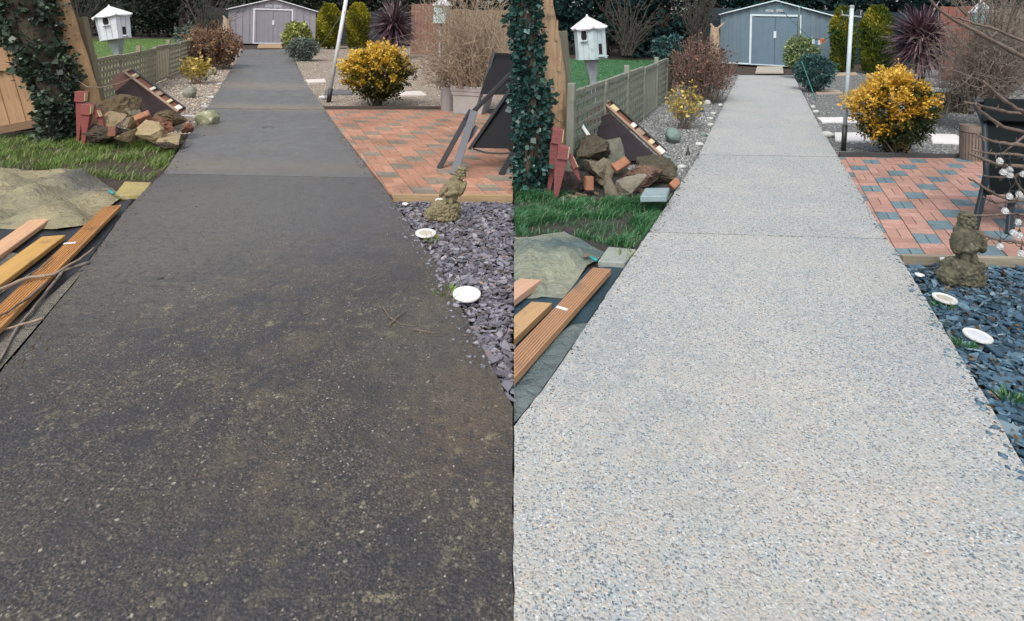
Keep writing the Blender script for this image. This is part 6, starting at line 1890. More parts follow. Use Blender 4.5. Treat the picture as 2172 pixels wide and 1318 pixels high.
line('washing_line', 'thin green washing line sagging past the shed door, right garden', [(1655, 4, 16), (1664, 28, 16.0), (1686, 50, 16.0), (1700, 64, 16.0), (1720, 83, 16.0), (1745, 88, 16.0), (1775, 66, 15), (1800, 24, 8.2)], 0.010, M_ROPEG)
p0 = G(1693, 158, -0.05)
root = thing('line_prop', 'dark green prop pole standing in the variegated shrub, right garden', 'pole', p0)
t = P(1695, 18, p0.y)
MB().tube([p0, t], 0.035, 8).build('tube', pm('grey_green_metal', (0.09, 0.13, 0.13), None, 9, 0.5, 0.1), root, smooth=True)
MB().tube([t + V3((-0.09, 0, 0.06)), t, t + V3((0.09, 0, 0.06))], 0.02, 6).build('fork', M_ROPEG, root)
board('loose_stake', G(1731, 214, -0.045), P(1700, 130, 13.0), 0.02, 0.02, M_ROPEG)
tag(bpy.data.objects['loose_stake'], 'thin green cane leaning against the dark teal shrub', 'cane')
M_PEG = {'orange': pm('orange_plastic', (0.72, 0.19, 0.05), None, 9, 0.45, 0), 'blue': pm('blue_plastic', (0.12, 0.30, 0.55), None, 9, 0.45, 0), 'white': pm('white_plastic', (0.75, 0.76, 0.78), None, 9, 0.45, 0)}
for k, (x, y, c, lab) in enumerate([(1725, 90, 'white', 'white clothes peg on the sagging line, leftmost of the pegs'), (1731, 92, 'blue', 'pale blue clothes peg on the sagging line left of the orange one'), (1737, 92, 'white', 'white clothes peg on the sagging line next to the orange one'), (1744, 88, 'orange', 'orange peg bag clip on the sagging line by the shed')]):
    a = P(x, y - 4, 15.97); s = 1.7 if c == 'orange' else 1.0
    root = thing('clothes_peg', lab, 'peg', a, 'pegs on the washing line')
    for d in (-0.012, 0.012):
        MB().bar(a + V3((d * s, 0, 0.03)), a + V3((d * 1.8 * s, 0, -0.10)), 0.022 * s, 0.03 * s, (0, -1, 0)).build('prong', M_PEG[c], root)

# stepping stones in the gravel
def step(label, top, mat, g):
    slab_px('stepping_stone', label, 'stepping stone', top, -0.012, 0.05, mat, 0.008, g)
GL_, GR_ = 'stepping stones in the left gravel', 'stepping stones in the right gravel'
step('pale stepping stone right of the golden shrub, left garden', [(846, 194), (893, 193), (905, 201), (846, 202)], M_PALE, GL_)
step('pale stepping stone close to the wet path below the grey green shrub', [(648, 169), (688, 167), (692, 173), (654, 175)], M_PALE, GL_)
step('dark grey slab beside the clothes pole foot, left garden', [(690, 190), (744, 190), (748, 199), (688, 200)], pm('dark_slab', (0.14, 0.13, 0.14), (0.10, 0.10, 0.11), 9, 0.85, 0.3), GL_)
step('white stepping stone behind the clothes pole foot, right garden', [(1770, 281), (1838, 281), (1848, 298), (1772, 297)], M_PALER, GR_)
step('white stepping stone close to the pale path behind the pole', [(1733, 249), (1812, 248), (1818, 257), (1744, 258)], M_PALER, GR_)
step('white stepping stone right of the golden shrub, right garden', [(1968, 283), (2028, 285), (2058, 303), (1978, 300)], M_PALER, GR_)
step('white stepping stone cut off by the ribbed pot, right garden', [(2046, 284), (2072, 287), (2084, 297), (2062, 294)], M_PALER, GR_)
step('tan stepping stone left of the pole beyond the teal shrub', [(1726, 191), (1780, 191), (1788, 197), (1732, 198)], pm('tan_paving', (0.42, 0.34, 0.25), (0.35, 0.28, 0.21), 9, 0.85, 0.3), GR_)
step('tan stepping stone at the foot of the golden conifers, right garden', [(1758, 155), (1815, 153), (1820, 158), (1760, 161)], MATS['tan_paving'], GR_)

# pots, planters, bird bath
def sq_planter(label, tl, tr, bl, br, Y, mat):
    a, b, c, d = P(*tl, Y), P(*tr, Y), P(*br, Y), P(*bl, Y)
    root = thing('square_planter', label, 'planter', (c + d) / 2)
    w1, w0 = (b - a).length, (c - d).length
    z1, z0 = (a.z + b.z) / 2, -0.02
    cx1, cx0 = (a.x + b.x) / 2, (c.x + d.x) / 2
    def ring(cx, w, z):
        h = w / 2
        cc = V3((cx, Y + w1 / 2, z)); R = Matrix.Rotation(math.radians(-12), 3, 'Z')
        return [cc + R @ V3((s * h, t * h, 0)) for s, t in ((-1, -1), (1, -1), (1, 1), (-1, 1))]
    H = z1 - z0
    def tier(f0, f1, s0, s1):
        lo = ring(cx0 + (cx1 - cx0) * f0, (w0 + (w1 - w0) * f0) * s0, z0 + H * f0); hi = ring(cx0 + (cx1 - cx0) * f1, (w0 + (w1 - w0) * f1) * s1, z0 + H * f1)
        m = MB(); m.add(lo + hi, [(3, 2, 1, 0), (4, 5, 6, 7)] + [(i, (i + 1) % 4, 4 + (i + 1) % 4, 4 + i) for i in range(4)])
        return m
    tier(0, 0.66, 0.92, 0.92).build('body', mat, root, bevel=0.008)
    tier(0.66, 0.80, 0.96, 0.97).build('band', mat, root, bevel=0.006)
    tier(0.80, 0.985, 1.0, 1.0).build('rim', mat, root, bevel=0.008)
    tier(0.986, 0.99, 0.88, 0.88).build('compost', M_SOIL, root)
M_PLANT, M_PLANTD = pm('pale_grey_plastic', (0.40, 0.375, 0.365), (0.34, 0.32, 0.31), 6, 0.55, 0.1), pm('mid_grey_plastic', (0.27, 0.25, 0.255), (0.22, 0.205, 0.21), 6, 0.6, 0.15)
sq_planter('big pale grey square planter holding the bare twigs, left garden', (962, 184), (1050, 184), (962, 243), (1030, 243), 9.2, M_PLANT)
b = G(948, 239, -0.02); hgt = P(948, 186, b.y).z - b.z; rr0 = 16.5 * PX(b.y)
root = thing('round_pot', 'plain grey round pot beside the square planter, left garden', 'pot', b)
MB().lathe(b + V3((0, rr0, 0)), [(rr0 * 0.9, 0), (rr0, hgt * 0.9), (rr0 * 1.04, hgt * 0.91), (rr0 * 1.04, hgt), (rr0 * 0.9, hgt), (rr0 * 0.88, hgt * 0.9)], 22).build('body', M_PLANTD, root, smooth=False)
b = G(2078, 346, -0.02); hgt = P(2078, 270, b.y).z - b.z; rr0 = 22 * PX(b.y)
root = thing('ribbed_pot', 'brown ribbed round pot behind the black chair, right garden', 'pot', b)
M_RIB = pm('brown_grey_pot', (0.20, 0.155, 0.125), (0.14, 0.115, 0.10), 7, 0.7, 0.3)
cc = b + V3((0, rr0, 0))
MB().lathe(cc, [(rr0 * 0.85, 0), (rr0 * 0.9, hgt * 0.8), (rr0, hgt * 0.82), (rr0, hgt), (rr0 * 0.88, hgt), (rr0 * 0.85, hgt * 0.9)], 24).build('body', M_RIB, root)
for k in range(24):
    a = 2 * math.pi * k / 24
    q = V3((math.cos(a), math.sin(a), 0)) * rr0
    MB().bar(cc + q * 0.88, cc + q * 0.91 + V3((0, 0, hgt * 0.79)), 0.018, 0.02, q).build('rib', M_RIB, root)
def bird_bath(label, x, ytop, ybot, w, mat):
    b = G(x, ybot, -0.05); Y = b.y; h = (ybot - ytop) * PX(Y); r = w / 2 * PX(Y)
    root = thing('bird_bath', label, 'bird bath', b)
    MB().lathe(b, [(r * 0.75, 0), (r * 0.72, h * 0.12), (r * 0.5, h * 0.2), (r * 0.42, h * 0.5), (r * 0.46, h * 0.62)], 18).build('pedestal', mat, root, smooth=False)
    MB().lathe(b, [(r * 0.46, h * 0.62), (r * 0.95, h * 0.78), (r * 1.05, h), (r * 0.9, h), (r * 0.5, h * 0.85)], 20).build('bowl', mat, root)
bird_bath('low mossy stone bird bath among the twigs, right garden', 2035, 198, 240, 44, pm('mossy_stone', (0.17, 0.16, 0.11), (0.11, 0.11, 0.08), 12, 0.9, 0.6))
o = board('stone_bench_top', P(1978, 190, 9.3), P(2046, 192, 9.3), 0.22, 0.05, M_WHITER); tag(o, 'pale stone shelf behind the golden shrub, right garden', 'shelf')
MB().bar(G(2000, 234, -0.05), P(2003, 194, 9.3), 0.12, 0.18, (0, -1, 0)).build('support', M_BLACK, o, origin=wloc(o)); sup = [c for c in o.children][0]; sup.rotation_euler = o.rotation_euler.to_matrix().inverted().to_euler(); sup.location = (0, 0, 0)

# small teal bird houses on posts
def small_house(label, x0, x1, ytop, ye, yb, Y, mats, lean=0.0):
    xm = (x0 + x1) / 2; k = PX(Y)
    c0, c1, ap = P(xm - lean, yb, Y), P(xm, ye, Y), P(xm + lean * 0.4, ytop, Y)
    root = thing('bird_house', label, 'bird house', (c0.x, Y, -0.05))
    r = (x1 - x0) / 2 * k; n = 6
    lo = [c0 + V3((math.cos(a), math.sin(a), 0)) * r * 0.84 for a in [2 * math.pi * (i + 0.25) / n for i in range(n)]]
    hi = [c1 + V3((math.cos(a), math.sin(a), 0)) * r * 0.90 for a in [2 * math.pi * (i + 0.25) / n for i in range(n)]]
    ev = [c1 + V3((math.cos(a), math.sin(a), 0)) * r * 1.1 for a in [2 * math.pi * (i + 0.25) / n for i in range(n)]]
    for i in range(n):
        q = [lo[i], lo[(i + 1) % n], hi[(i + 1) % n], hi[i]]
        cen = sum(q, V3((0, 0, 0))) / 4
        nr = (cen - (c0 + c1) / 2); nr.z = 0; nr.normalize()
        MB().prism([cen + (p - cen) * 0.97 for p in q], -nr * 0.012).build('wall_panel', mats[0], root)
        MB().prism([ev[i], ev[(i + 1) % n], ap], (0, 0, 0.012)).build('roof_panel', mats[1], root)
        MB().bar(ev[i] + V3((0, 0, 0.012)), ap + V3((0, 0, 0.012)), 0.022, 0.02).build('roof_ridge', M_WHITE2, root)
        if nr.y < -0.4:
            for z, s in ((0.30, 0.012), (0.12, 0.016)):
                p = cen + V3((0, 0, (c1.z - c0.z) * z)) + nr * 0.002
                MB().lathe(p, [(s, 0), (s, 0.008)], 10, nr).build('entrance', M_DARKHOLE, root)
    MB().lathe(ap, [(0.02, 0), (0.025, 0.02), (0.008, 0.05)], 8).build('finial', M_WHITE2, root)
    MB().tube([V3((c0.x, Y, -0.08)), c0], 0.028, 8).build('pole', M_GREYPOST, root)
M_TEALH, M_TEALHR = pm('pale_teal_paint', (0.46, 0.56, 0.56), (0.38, 0.48, 0.48), 8, 0.6, 0.1), pm('teal_paint', (0.15, 0.40, 0.42), (0.22, 0.46, 0.48), 8, 0.6, 0.1)
small_house('pale teal bird house with white ridges among the twigs, left garden', 919, 957, -4, 13, 50, 13.0, (M_TEALH, pm('grey_white_roof', (0.5, 0.52, 0.55), None, 8, 0.6, 0.1)), 4)
small_house('teal six sided bird house with white ridges among the twigs, right garden', 2062, 2101, 4, 29, 76, 10.6, (M_TEALHR, pm('grey_teal_roof', (0.20, 0.29, 0.33), None, 8, 0.6, 0.1)), 1)

# ================================================================== CHAIRS ON THE PATIOS
def sling_mat(name, a):
    s = NT(name)
    s.base(s.mix(s.noise(3, 4), a, tuple(x * 0.6 for x in a))); s.rough(0.7); s.b.inputs['Specular IOR Level'].default_value = 0.15
    s.bump(s.noise(260, 2), 0.4, 0.002)
    return s.m
M_SLING, M_SLINGR = sling_mat('black_sling', (0.016, 0.016, 0.018)), sling_mat('black_sling_cool', (0.005, 0.009, 0.010))
M_FRAME, M_FRAMER = metal_mat('grey_frame', (0.12, 0.125, 0.145), (0.10, 0.105, 0.12)), metal_mat('blue_black_frame', (0.014, 0.024, 0.032), (0.010, 0.017, 0.024))
M_FRAMED = metal_mat('dark_frame', (0.028, 0.028, 0.034), (0.022, 0.022, 0.026))
def sling(pts, nrm, t=0.012):
    return MB().prism(pts, nrm * t)
# left: reclining chair seen from its front corner
root = thing('reclining_chair', 'black sling reclining chair with grey frame on the red brick patio', 'chair', G(1010, 366, -0.01))
Yc = 6.0
A = lambda x, y, Y=Yc: P(x, y, Y)
MB().prism([A(998, 314, 5.85), A(1172, 318, 5.85), A(1190, 170, 6.25), A(1084, 190, 6.25)], V3((0, 0.02, 0))).build('seat_sling', M_SLING, root)
MB().prism([A(1018, 200, 6.9), A(1150, 204, 6.9), A(1140, 118, 7.4), A(1050, 112, 7.4)], V3((0, 0.02, 0))).build('back_sling', M_SLING, root)
MB().prism([A(1045, 112, 7.38), A(1150, 116, 7.38), A(1150, 136, 7.36), A(1036, 136, 7.36)], V3((0, -0.05, 0))).build('head_pad', M_SLING, root, bevel=0.015)
MB().bar(A(996, 316, 5.83), A(1090, 178, 6.22), 0.032, 0.05, (0, -1, 0)).build('seat_rail', M_FRAMED, root, bevel=0.005)
MB().bar(A(1006, 250, 6.85), A(1048, 112, 7.36), 0.034, 0.05, (0, -1, 0)).build('back_rail', M_FRAMED, root, bevel=0.005)
MB().bar(A(985, 256, 6.1), A(1090, 150, 6.5), 0.05, 0.05, (0, -1, 0)).build('arm_rest', M_FRAMED, root, bevel=0.008)
def leg(x0, y0, x1, y1, Y0, w, mat):
    b = G(x0, y0, -0.008)
    MB().bar(b, P(x1, y1, Y0), w, 0.03, (0, -1, 0)).build('leg', mat, root, bevel=0.004)
leg(931, 358, 999, 234, 6.15, 0.055, M_FRAMED)
leg(962, 371, 1006, 236, 6.02, 0.08, M_FRAME)
leg(1062, 371, 1092, 318, 5.85, 0.055, M_FRAMED)
leg(1135, 372, 1150, 300, 5.9, 0.055, M_FRAMED)
MB().bar(A(990, 300, 5.95), A(1012, 268, 6.0), 0.05, 0.03, (0, -1, 0)).build('bracket', M_FRAME, root)
MB().tube([A(1003, 316, 5.86), A(1030, 324, 5.86), A(1060, 326, 5.86), A(1090, 324, 5.86)], 0.010, 6).build('stretcher', M_FRAMED, root)
# right: chair seen from behind
root = thing('garden_chair', 'black sling garden chair behind the hanging light bulbs, right garden', 'chair', G(2105, 500, -0.01))
def sl(x, y, Y): return P(x, y, Y)
back = []
for i in range(13):
    t = i / 12
    y = 412 - 196 * t
    Y = 4.35 - 0.10 * math.sin(math.pi * t) + 0.30 * t
    xl = 2092 - 6 * t + (6 * (1 - t / 0.1) if t < 0.1 else 0) - (22 * max(0, (t - 0.72) / 0.28) ** 1.5)
    back.append((sl(xl, y, Y), sl(2290, y + 6, Y)))
mb = MB()
vv = [p for pr in back for p in pr]; n = len(vv)
vv2 = [p + V3((0, 0.015, 0)) for p in vv]
fs = []
for i in range(12):
    a = 2 * i
    fs += [(a, a + 1, a + 3, a + 2), (n + a, n + a + 2, n + a + 3, n + a + 1), (a, a + 2, n + a + 2, n + a), (a + 1, n + a + 1, n + a + 3, a + 3)]
fs += [(0, n, n + 1, 1), (n - 2, n - 1, 2 * n - 1, 2 * n - 2)]
mb.add(vv + vv2, fs).build('back_sling', M_SLINGR, root)
MB().tube([p[0] + V3((0, -0.005, 0)) for p in back], 0.020, 8).build('back_rail', M_FRAMER, root, smooth=True)
MB().tube([p[1] for p in back], 0.020, 8).build('back_rail', M_FRAMER, root, smooth=True)
MB().tube([back[-1][0], back[-1][0].lerp(back[-1][1], 0.5) + V3((0, 0.03, 0.01)), back[-1][1]], 0.022, 8).build('top_rail', M_FRAMER, root, smooth=True)
MB().prism([sl(2100, 404, 4.42), sl(2285, 408, 4.42), sl(2262, 372, 4.95), sl(2106, 370, 4.95)], V3((0, 0, -0.015))).build('seat_sling', M_SLINGR, root)
def leg2(x0, y0, x1, y1, Y1, w):
    MB().bar(G(x0, y0, -0.008), P(x1, y1, Y1), w, 0.032, (0, -1, 0)).build('leg', M_FRAMER, root, bevel=0.004)
MB().prism([sl(2076, 256, 4.50), sl(2292, 262, 4.50), sl(2290, 214, 4.62), sl(2084, 208, 4.62)], V3((0, -0.05, 0))).build('head_pad', M_SLINGR, root, bevel=0.014)
leg2(2064, 500, 2094, 370, 4.42, 0.046)
leg2(2139, 498, 2148, 396, 4.55, 0.040)
leg2(2262, 505, 2256, 396, 4.5, 0.046)
leg2(2200, 470, 2196, 372, 4.95, 0.040)

# ================================================================== STATUES, DISCS, WEEDS ON THE SLATE
def ell(bm, c, r, rot=None, seg=16):
    res = bmesh.ops.create_uvsphere(bm, u_segments=seg, v_segments=10, radius=1.0)
    R = rot or Matrix.Identity(3)
    for v in res['verts']:
        v.co = R @ V3((v.co.x * r[0], v.co.y * r[1], v.co.z * r[2])) + V3(c)
def statue(label, bot, k, lean, mat, seed):
    """an upright figure with folded limbs on a carved, scaly base; k scales it, lean tilts the upper part"""
    g = G(*bot, -0.03)
    root = thing('stone_ornament', label, 'statue', g)
    def mesh(name, fill, disp, tex):
        bm = bmesh.new(); fill(bm)
        me = bpy.data.meshes.new(name); bm.to_mesh(me); bm.free()
        me.materials.append(mat)
        o = bpy.data.objects.new(name, me)
        _link(o, root, g)
        o.scale = (k, k, k)
        md = o.modifiers.new('fuse', 'REMESH'); md.mode = 'VOXEL'; md.voxel_size = 0.004; md.use_smooth_shade = True
        sm = o.modifiers.new('soft', 'SMOOTH'); sm.iterations = 1; sm.factor = 0.5
        tx = bpy.data.textures.new(name, 'VORONOI' if tex == 'v' else 'CLOUDS'); tx.noise_scale = 0.022
        dm = o.modifiers.new('carving', 'DISPLACE'); dm.texture = tx; dm.strength = disp; dm.mid_level = 0.5; dm.texture_coords = 'LOCAL'
        return o
    rt = lambda a, ax='Y': Matrix.Rotation(a, 3, ax)
    def base(bm):
        ell(bm, (0.0, 0.0, 0.075), (0.115, 0.085, 0.085), rt(0.22))
        ell(bm, (-0.09, -0.03, 0.055), (0.065, 0.065, 0.058))
        ell(bm, (0.07, 0.02, 0.085), (0.075, 0.075, 0.07))
        ell(bm, (-0.02, -0.05, 0.09), (0.07, 0.05, 0.07))
        ell(bm, (0.03, 0.0, 0.03), (0.11, 0.08, 0.04))
        for i in range(7):
            for j in range(4):
                a = -0.9 + i * 0.30; z = 0.03 + j * 0.032
                ell(bm, (0.01 + 0.11 * math.sin(a) + (j % 2) * 0.012, -0.085 * math.cos(a) + 0.005 * j, z), (0.020, 0.020, 0.022), None, 8)
    def fig(bm):
        L = lean
        ell(bm, (0.035 + L * 0.10, 0.0, 0.268), (0.080, 0.070, 0.092), rt(L))
        ell(bm, (0.035 + L * 0.05, 0.0, 0.185), (0.054, 0.054, 0.085), rt(L))
        ell(bm, (0.025 + L * 0.14, 0.005, 0.31), (0.062, 0.058, 0.06))
        ell(bm, (-0.038 + L * 0.10, -0.02, 0.262), (0.030, 0.05, 0.078), rt(0.12 + L))
        ell(bm, (0.105 + L * 0.10, -0.02, 0.268), (0.026, 0.045, 0.072), rt(-0.1 + L))
        ell(bm, (0.0 + L * 0.09, -0.065, 0.235), (0.034, 0.02, 0.016), rt(-0.4))
        ell(bm, (0.06 + L * 0.09, -0.062, 0.25), (0.03, 0.02, 0.014), rt(0.3))
        for i in range(4):
            ell(bm, (0.005 + i * 0.012 + L * 0.09, -0.076, 0.232 + 0.003 * i), (0.007, 0.012, 0.014), None, 8)
        ell(bm, (-0.005 + L * 0.04, -0.045, 0.165), (0.022, 0.026, 0.06))
        ell(bm, (0.045 + L * 0.04, -0.045, 0.16), (0.022, 0.026, 0.055))
        ell(bm, (0.035 + L * 0.20, 0.0, 0.385), (0.042, 0.042, 0.052), rt(L * 0.6))
        for i in range(9):
            a = 2 * math.pi * i / 9
            for z in (0.36, 0.385, 0.41):
                ell(bm, (0.035 + L * 0.20 + 0.040 * math.cos(a + z * 20), 0.040 * math.sin(a + z * 20), z), (0.012, 0.012, 0.011), None, 8)
        ell(bm, (0.035 + L * 0.22, 0.0, 0.432), (0.042, 0.042, 0.012), rt(L * 0.6 - 0.1))
        ell(bm, (0.035 + L * 0.20, -0.046, 0.385), (0.010, 0.014, 0.014), None, 8)
        for s in (-1, 1):
            ell(bm, (0.035 + L * 0.20 + s * 0.016, -0.041, 0.40), (0.008, 0.008, 0.006), None, 8)
        ell(bm, (0.035 + L * 0.20, -0.040, 0.366), (0.016, 0.008, 0.004), None, 8)
    mesh('base', base, 0.016, 'v'); mesh('figure', fig, 0.011, 'c')
M_STAT = pm('mossy_cast_stone', (0.26, 0.22, 0.125), (0.14, 0.12, 0.065), 16, 0.95, 0.9, 70, 0.008, spots=((0.30, 0.24, 0.06), 9, 0.60))
M_STATR = pm('grey_cast_stone', (0.165, 0.155, 0.10), (0.060, 0.058, 0.040), 22, 0.95, 1.0, 55, 0.014, spots=((0.30, 0.29, 0.22), 26, 0.60))
statue('mossy cast stone figure on a carved base, leaning over the purple slate', (940, 466), 0.94, 0.50, M_STAT, 1)
statue('grey cast stone figure on a scaly base standing on the blue slate', (2036, 600), 1.0, 0.0, M_STATR, 2)
def disc(label, x, y, w, mats, g):
    b = G(x, y, 0.008); r = w / 2 * PX(b.y)
    root = thing('round_disc', label, 'disc', b - V3((0, 0, 0.025)), g)
    t = V3((0.03, -0.02 - 0.03 * (w > 50), 1)).normalized()
    MB().lathe(b, [(r * 0.92, -0.013), (r * 0.985, -0.009), (r, -0.003), (r * 0.98, 0.002), (r * 0.88, 0.002), (r * 0.84, -0.001)], 28, t).build('dish', mats[0], root, smooth=False)
    MB().lathe(b, [(r * 0.84, -0.002), (r * 0.5, 0.0), (r * 0.1, 0.001)], 24, t).build('middle', mats[1], root)
M_DISC, M_DISCM, M_DISCB = pm('white_glazed', (0.74, 0.73, 0.70), (0.62, 0.62, 0.60), 9, 0.35, 0.05), pm('sandy_middle', (0.42, 0.38, 0.29), (0.55, 0.52, 0.44), 30, 0.8, 0.4, 90), pm('pale_blue_middle', (0.62, 0.66, 0.70), (0.52, 0.56, 0.60), 14, 0.5, 0.1)
disc('white round disc with sandy middle behind, near the mossy figure, left slate', 903, 494, 44, (M_DISC, M_DISCM), 'white discs on the slate')
disc('plain white round disc nearest the wet path edge, left slate', 990, 623, 60, (M_DISC, M_DISC), 'white discs on the slate')
disc('white round disc with sandy middle below the grey figure, right slate', 2004, 632, 45, (M_DISC, M_DISCM), 'white discs on the slate')
disc('white round disc with pale blue middle, nearest on the right slate', 2074, 711, 52, (M_DISC, M_DISCB), 'white discs on the slate')
disc('small white disc half hidden behind the grey figure, right slate', 2009, 552, 26, (M_DISC, M_DISC), 'white discs on the slate')
disc('small white disc half hidden behind the mossy figure, left slate', 931, 424, 16, (M_DISC, M_DISC), 'white discs on the slate')
def weed(label, x, y, mat, seed, n=46, h=0.05, spread=0.05, nm='weed_tuft'):
    r = np.random.default_rng(seed)
    b = G(x, y, -0.03)
    root = thing(nm, label, 'weed', b)
    a = r.uniform(0, 6.28, n); q = spread * np.sqrt(r.uniform(0, 1, n))
    pos = np.stack([b.x + np.cos(a) * q, b.y + np.sin(a) * q, np.full(n, b.z + 0.004)], 1)
    d = np.stack([np.cos(a) * 0.7, np.sin(a) * 0.7, np.full(n, 0.9)], 1)
    leaves('leaf_tuft', pos, d, h, h * 0.16, mat, root, None, 0.35, r)
weed('grass tuft on the wet path edge beside the plain white disc', 950, 632, L_GRASS, 1, 60, 0.06, 0.05)
weed('small weed below the sandy disc, left slate', 908, 512, L_GRASS, 2, 50, 0.045, 0.06)
weed('small weed below the sandy disc, right slate', 2003, 655, L_GRASSR, 3, 50, 0.04, 0.04)
weed('green tuft on the pale path edge left of the blue disc', 2040, 738, L_GRASSR, 4, 70, 0.045, 0.035)
weed('green tuft at the right picture edge on the blue slate', 2143, 852, L_GRASSR, 5, 90, 0.045, 0.03)
weed('grass tuft on the grey soil speckled slab, right garden', 1330, 547, L_GRASS, 6, 50, 0.05, 0.05)
# scraps on the paths
def litter(name, label, x, y, w, mat, seed, cat, z=0.004):
    Y = D(x, y); rock_px(name, label, cat, (x - w / 2, y - w / 5, x + w / 2, y + w / 6), Y, mat, seed, w * PX(Y), None, 0.2, 0.1, 14, sub=1)
litter('white_pebble', 'small white pebble on the wet path near the slate', 995, 704, 11, M_WHITE2, 5, 'pebble')
litter('white_pebble', 'white pebble at the corner of the left slate', 860, 433, 14, M_WHITE2, 6, 'pebble')
litter('white_pebble', 'white pebble on the blue slate below the edging', 1950, 583, 18, M_WHITE2, 7, 'pebble')
litter('dead_leaf', 'black curled dead leaf alone on the dark wet path', 340, 592, 13, M_BLACK, 8, 'leaf')
for k, (lab, pts) in enumerate([('dark forked twig lying on the wet path, the long one', [(812, 650), (825, 672), (850, 688), (880, 692)]), ('dark short twig crossing the forked one on the wet path', [(826, 690), (845, 672), (862, 660)]), ('thin dark twig at the slate edge of the wet path', [(878, 698), (900, 703), (925, 707)]), ('thin dark twig on the far wet path near the ball stone', [(556, 272), (570, 268), (582, 270)])]):
    mb = MB(); mb.tube([G(x, y, 0.008) for x, y in pts], [0.0045, 0.0035, 0.003, 0.002][:len(pts)], 5)
    tag(mb.build('twig', M_BRANCH), lab, 'twig', 'twigs on the wet path')

# ================================================================== BARE BRANCHES WITH LIGHT BULBS, RIGHT FOREGROUND
BR = [([(1960, -14), (1985, 15), (2012, 35), (2040, 52), (2065, 65), (2095, 82), (2130, 100), (2172, 122), (2260, 165), (2360, 230)], 0.0105, 2.7),
      ([(1992, 22), (2010, 33), (2035, 39), (2065, 50), (2100, 58), (2140, 75), (2172, 88), (2250, 125), (2370, 220)], 0.007, 2.75),
      ([(2008, -10), (2030, 12), (2050, 34)], 0.004, 2.8),
      ([(2086, 173), (2105, 192), (2126, 211), (2157, 231), (2172, 239), (2250, 275), (2370, 330)], 0.0095, 2.55),
      ([(2045, 217), (2070, 220), (2102, 231), (2137, 240), (2172, 242), (2260, 270), (2370, 340)], 0.008, 2.6),
      ([(2066, 219), (2080, 236), (2098, 250), (2128, 269), (2172, 280), (2260, 310), (2370, 380)], 0.009, 2.6),
      ([(2074, 285), (2090, 295), (2108, 301), (2140, 306), (2172, 309), (2260, 340), (2370, 420)], 0.008, 2.5),
      ([(2062, 318), (2098, 326), (2137, 327), (2172, 331), (2260, 360), (2370, 440)], 0.007, 2.5),
      ([(2056, 325), (2078, 335), (2110, 348), (2137, 352), (2172, 354), (2260, 390), (2370, 470)], 0.010, 2.45),
      ([(2125, 326), (2150, 308), (2172, 290), (2230, 262), (2368, 330)], 0.006, 2.55),
      ([(2086, 373), (2118, 377), (2150, 375), (2172, 366), (2250, 390), (2370, 480)], 0.007, 2.5),
      ([(2054, 378), (2070, 387), (2086, 398), (2110, 411), (2140, 424), (2172, 426), (2260, 450), (2370, 540)], 0.007, 2.45),
      ([(2087, 418), (2098, 426), (2111, 431), (2153, 428), (2172, 424), (2260, 455), (2370, 545)], 0.005, 2.5),
      ([(2065, 458), (2098, 457), (2135, 453), (2172, 457), (2260, 490), (2370, 590)], 0.006, 2.4),
      ([(2053, 483), (2078, 496), (2111, 508), (2142, 511), (2172, 517), (2260, 550), (2370, 640)], 0.0065, 2.4),
      ([(2149, 372), (2160, 392), (2172, 408), (2230, 445), (2370, 560)], 0.006, 2.5)]
tr0 = G(2392, 1050, -0.05)
tb = V3((P(2392, 600, 2.62).x + 0.04, 2.62, -0.06))
root = thing('bare_tree', 'bare branches reaching in over the patio from the right picture edge', 'tree', tb)
tx = P(2385, 600, 2.62)
MB().tube([tb, V3((tx.x, 2.62, 0.55)), P(2372, 450, 2.6), P(2366, 220, 2.65), P(2380, 0, 2.7)], [0.06, 0.05, 0.042, 0.03, 0.02], 10).build('trunk', M_BRANCH, root, smooth=True)
q = random.Random(4)
for pts, r, Y in BR:
    ps = [P(x, y, Y + (0.06 * (i / len(pts)))) for i, (x, y) in enumerate(pts)]
    fine = []
    for i in range(len(ps) - 1):
        for k in range(3):
            fine.append(ps[i].lerp(ps[i + 1], k / 3) + V3((q.gauss(0, 1), q.gauss(0, 1), q.gauss(0, 1))) * 0.0014)
    fine.append(ps[-1])
    n = len(fine)
    rad = [r * (0.55 + 0.75 * i / n) * (1.35 if q.random() < 0.10 else 1.0) for i in range(n)]
    br = MB().tube(fine, rad, 7).build('branch', M_BRANCH, root, smooth=True)
    for s in range(4):
        i = q.randrange(1, max(2, n // 2))
        d = V3((q.uniform(-1, 0.2), q.uniform(-0.4, 0.4), q.choice((-1, 1)) * q.uniform(0.4, 1))).normalized()
        MB().tube([fine[i], fine[i] + d * 0.010, fine[i] + d * q.uniform(0.014, 0.028)], [r * 0.4, r * 0.45, 0.001], 5).build('bud', M_BRANCH, br)
s = NT('clear_bulb_glass')
s.b.inputs['Base Color'].default_value = (0.93, 0.96, 0.96, 1); s.b.inputs['Roughness'].default_value = 0.08
s.b.inputs['Transmission Weight'].default_value = 0.75; s.b.inputs['IOR'].default_value = 1.35
M_BULB = s.m
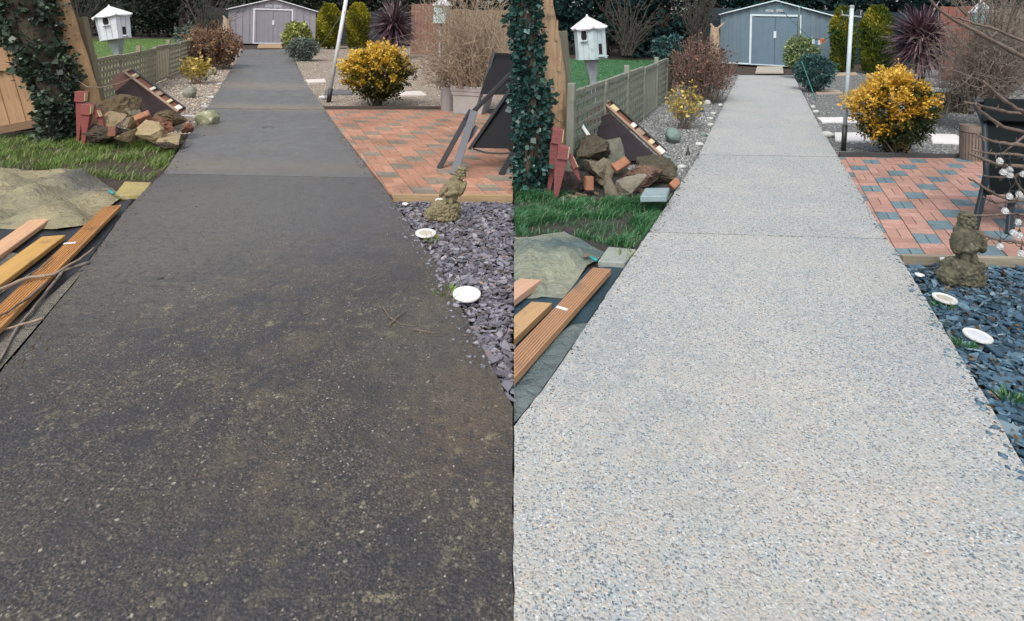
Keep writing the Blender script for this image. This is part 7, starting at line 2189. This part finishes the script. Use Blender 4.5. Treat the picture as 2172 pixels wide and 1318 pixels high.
M_WIRE = pm('dark_wire', (0.02, 0.025, 0.028), None, 9, 0.6, 0)
BULBS = [(2121, 342, 2.42), (2128, 366, 2.42), (2141, 361, 2.42), (2142, 372, 2.42), (2171, 370, 2.42), (2141, 417, 2.42), (2162, 413, 2.42), (2132, 448, 2.36), (2150, 494, 2.36), (2162, 500, 2.36), (2121, 523, 2.36), (2166, 538, 2.36), (2160, 472, 2.36), (2180, 440, 2.36)]
WORDS = ['highest', 'upper left of the cluster', 'upper middle of the cluster', 'lower middle of the cluster', 'at the picture edge level with the cluster', 'left of two below the cluster', 'right of two below the cluster', 'in front of the chair leg', 'left of the pair low down', 'right of the pair low down', 'lowest on the left near the figure', 'lowest of all at the picture edge', 'above the low pair', 'outermost']
root = thing('light_string', 'string of clear round light bulbs hanging in the bare branches', 'string lights', P(2172, 420, 2.45))
for k, (x, y, Y) in enumerate(BULBS):
    c = P(x, y, Y); r = 0.0135
    prof = [(0.004, 0.017)] + [(r * math.cos(a), r * math.sin(a)) for a in [math.pi / 2 * (0.62 - 0.27 * i) for i in range(6)]] + [(0.001, -r)]
    b = MB().lathe(c, prof[::-1], 14).build('bulb', M_BULB, root, smooth=True)
    MB().lathe(c, [(0.0045, 0.012), (0.0045, 0.022), (0.002, 0.027)], 8).build('cap', M_WIRE, b)
    MB().tube([c + V3((0, 0, 0.025)), c + V3((0.004, 0, 0.05)), c + V3((0.012, 0.02, 0.072))], 0.0016, 5).build('wire', M_WIRE, b)
wp = [(2172, 330), (2143, 335), (2121, 328), (2135, 352), (2160, 372), (2141, 402), (2165, 400), (2150, 440), (2132, 436), (2160, 455), (2150, 480), (2128, 508), (2152, 515), (2168, 522), (2200, 500)]
fine = []
for i in range(len(wp) - 1):
    for k in range(4):
        t = k / 4
        p = P(wp[i][0] + (wp[i + 1][0] - wp[i][0]) * t, wp[i][1] + (wp[i + 1][1] - wp[i][1]) * t + 5 * math.sin(math.pi * t), 2.42)
        fine.append(p)
MB().tube(fine, 0.0016, 5).build('cable', M_WIRE, root)
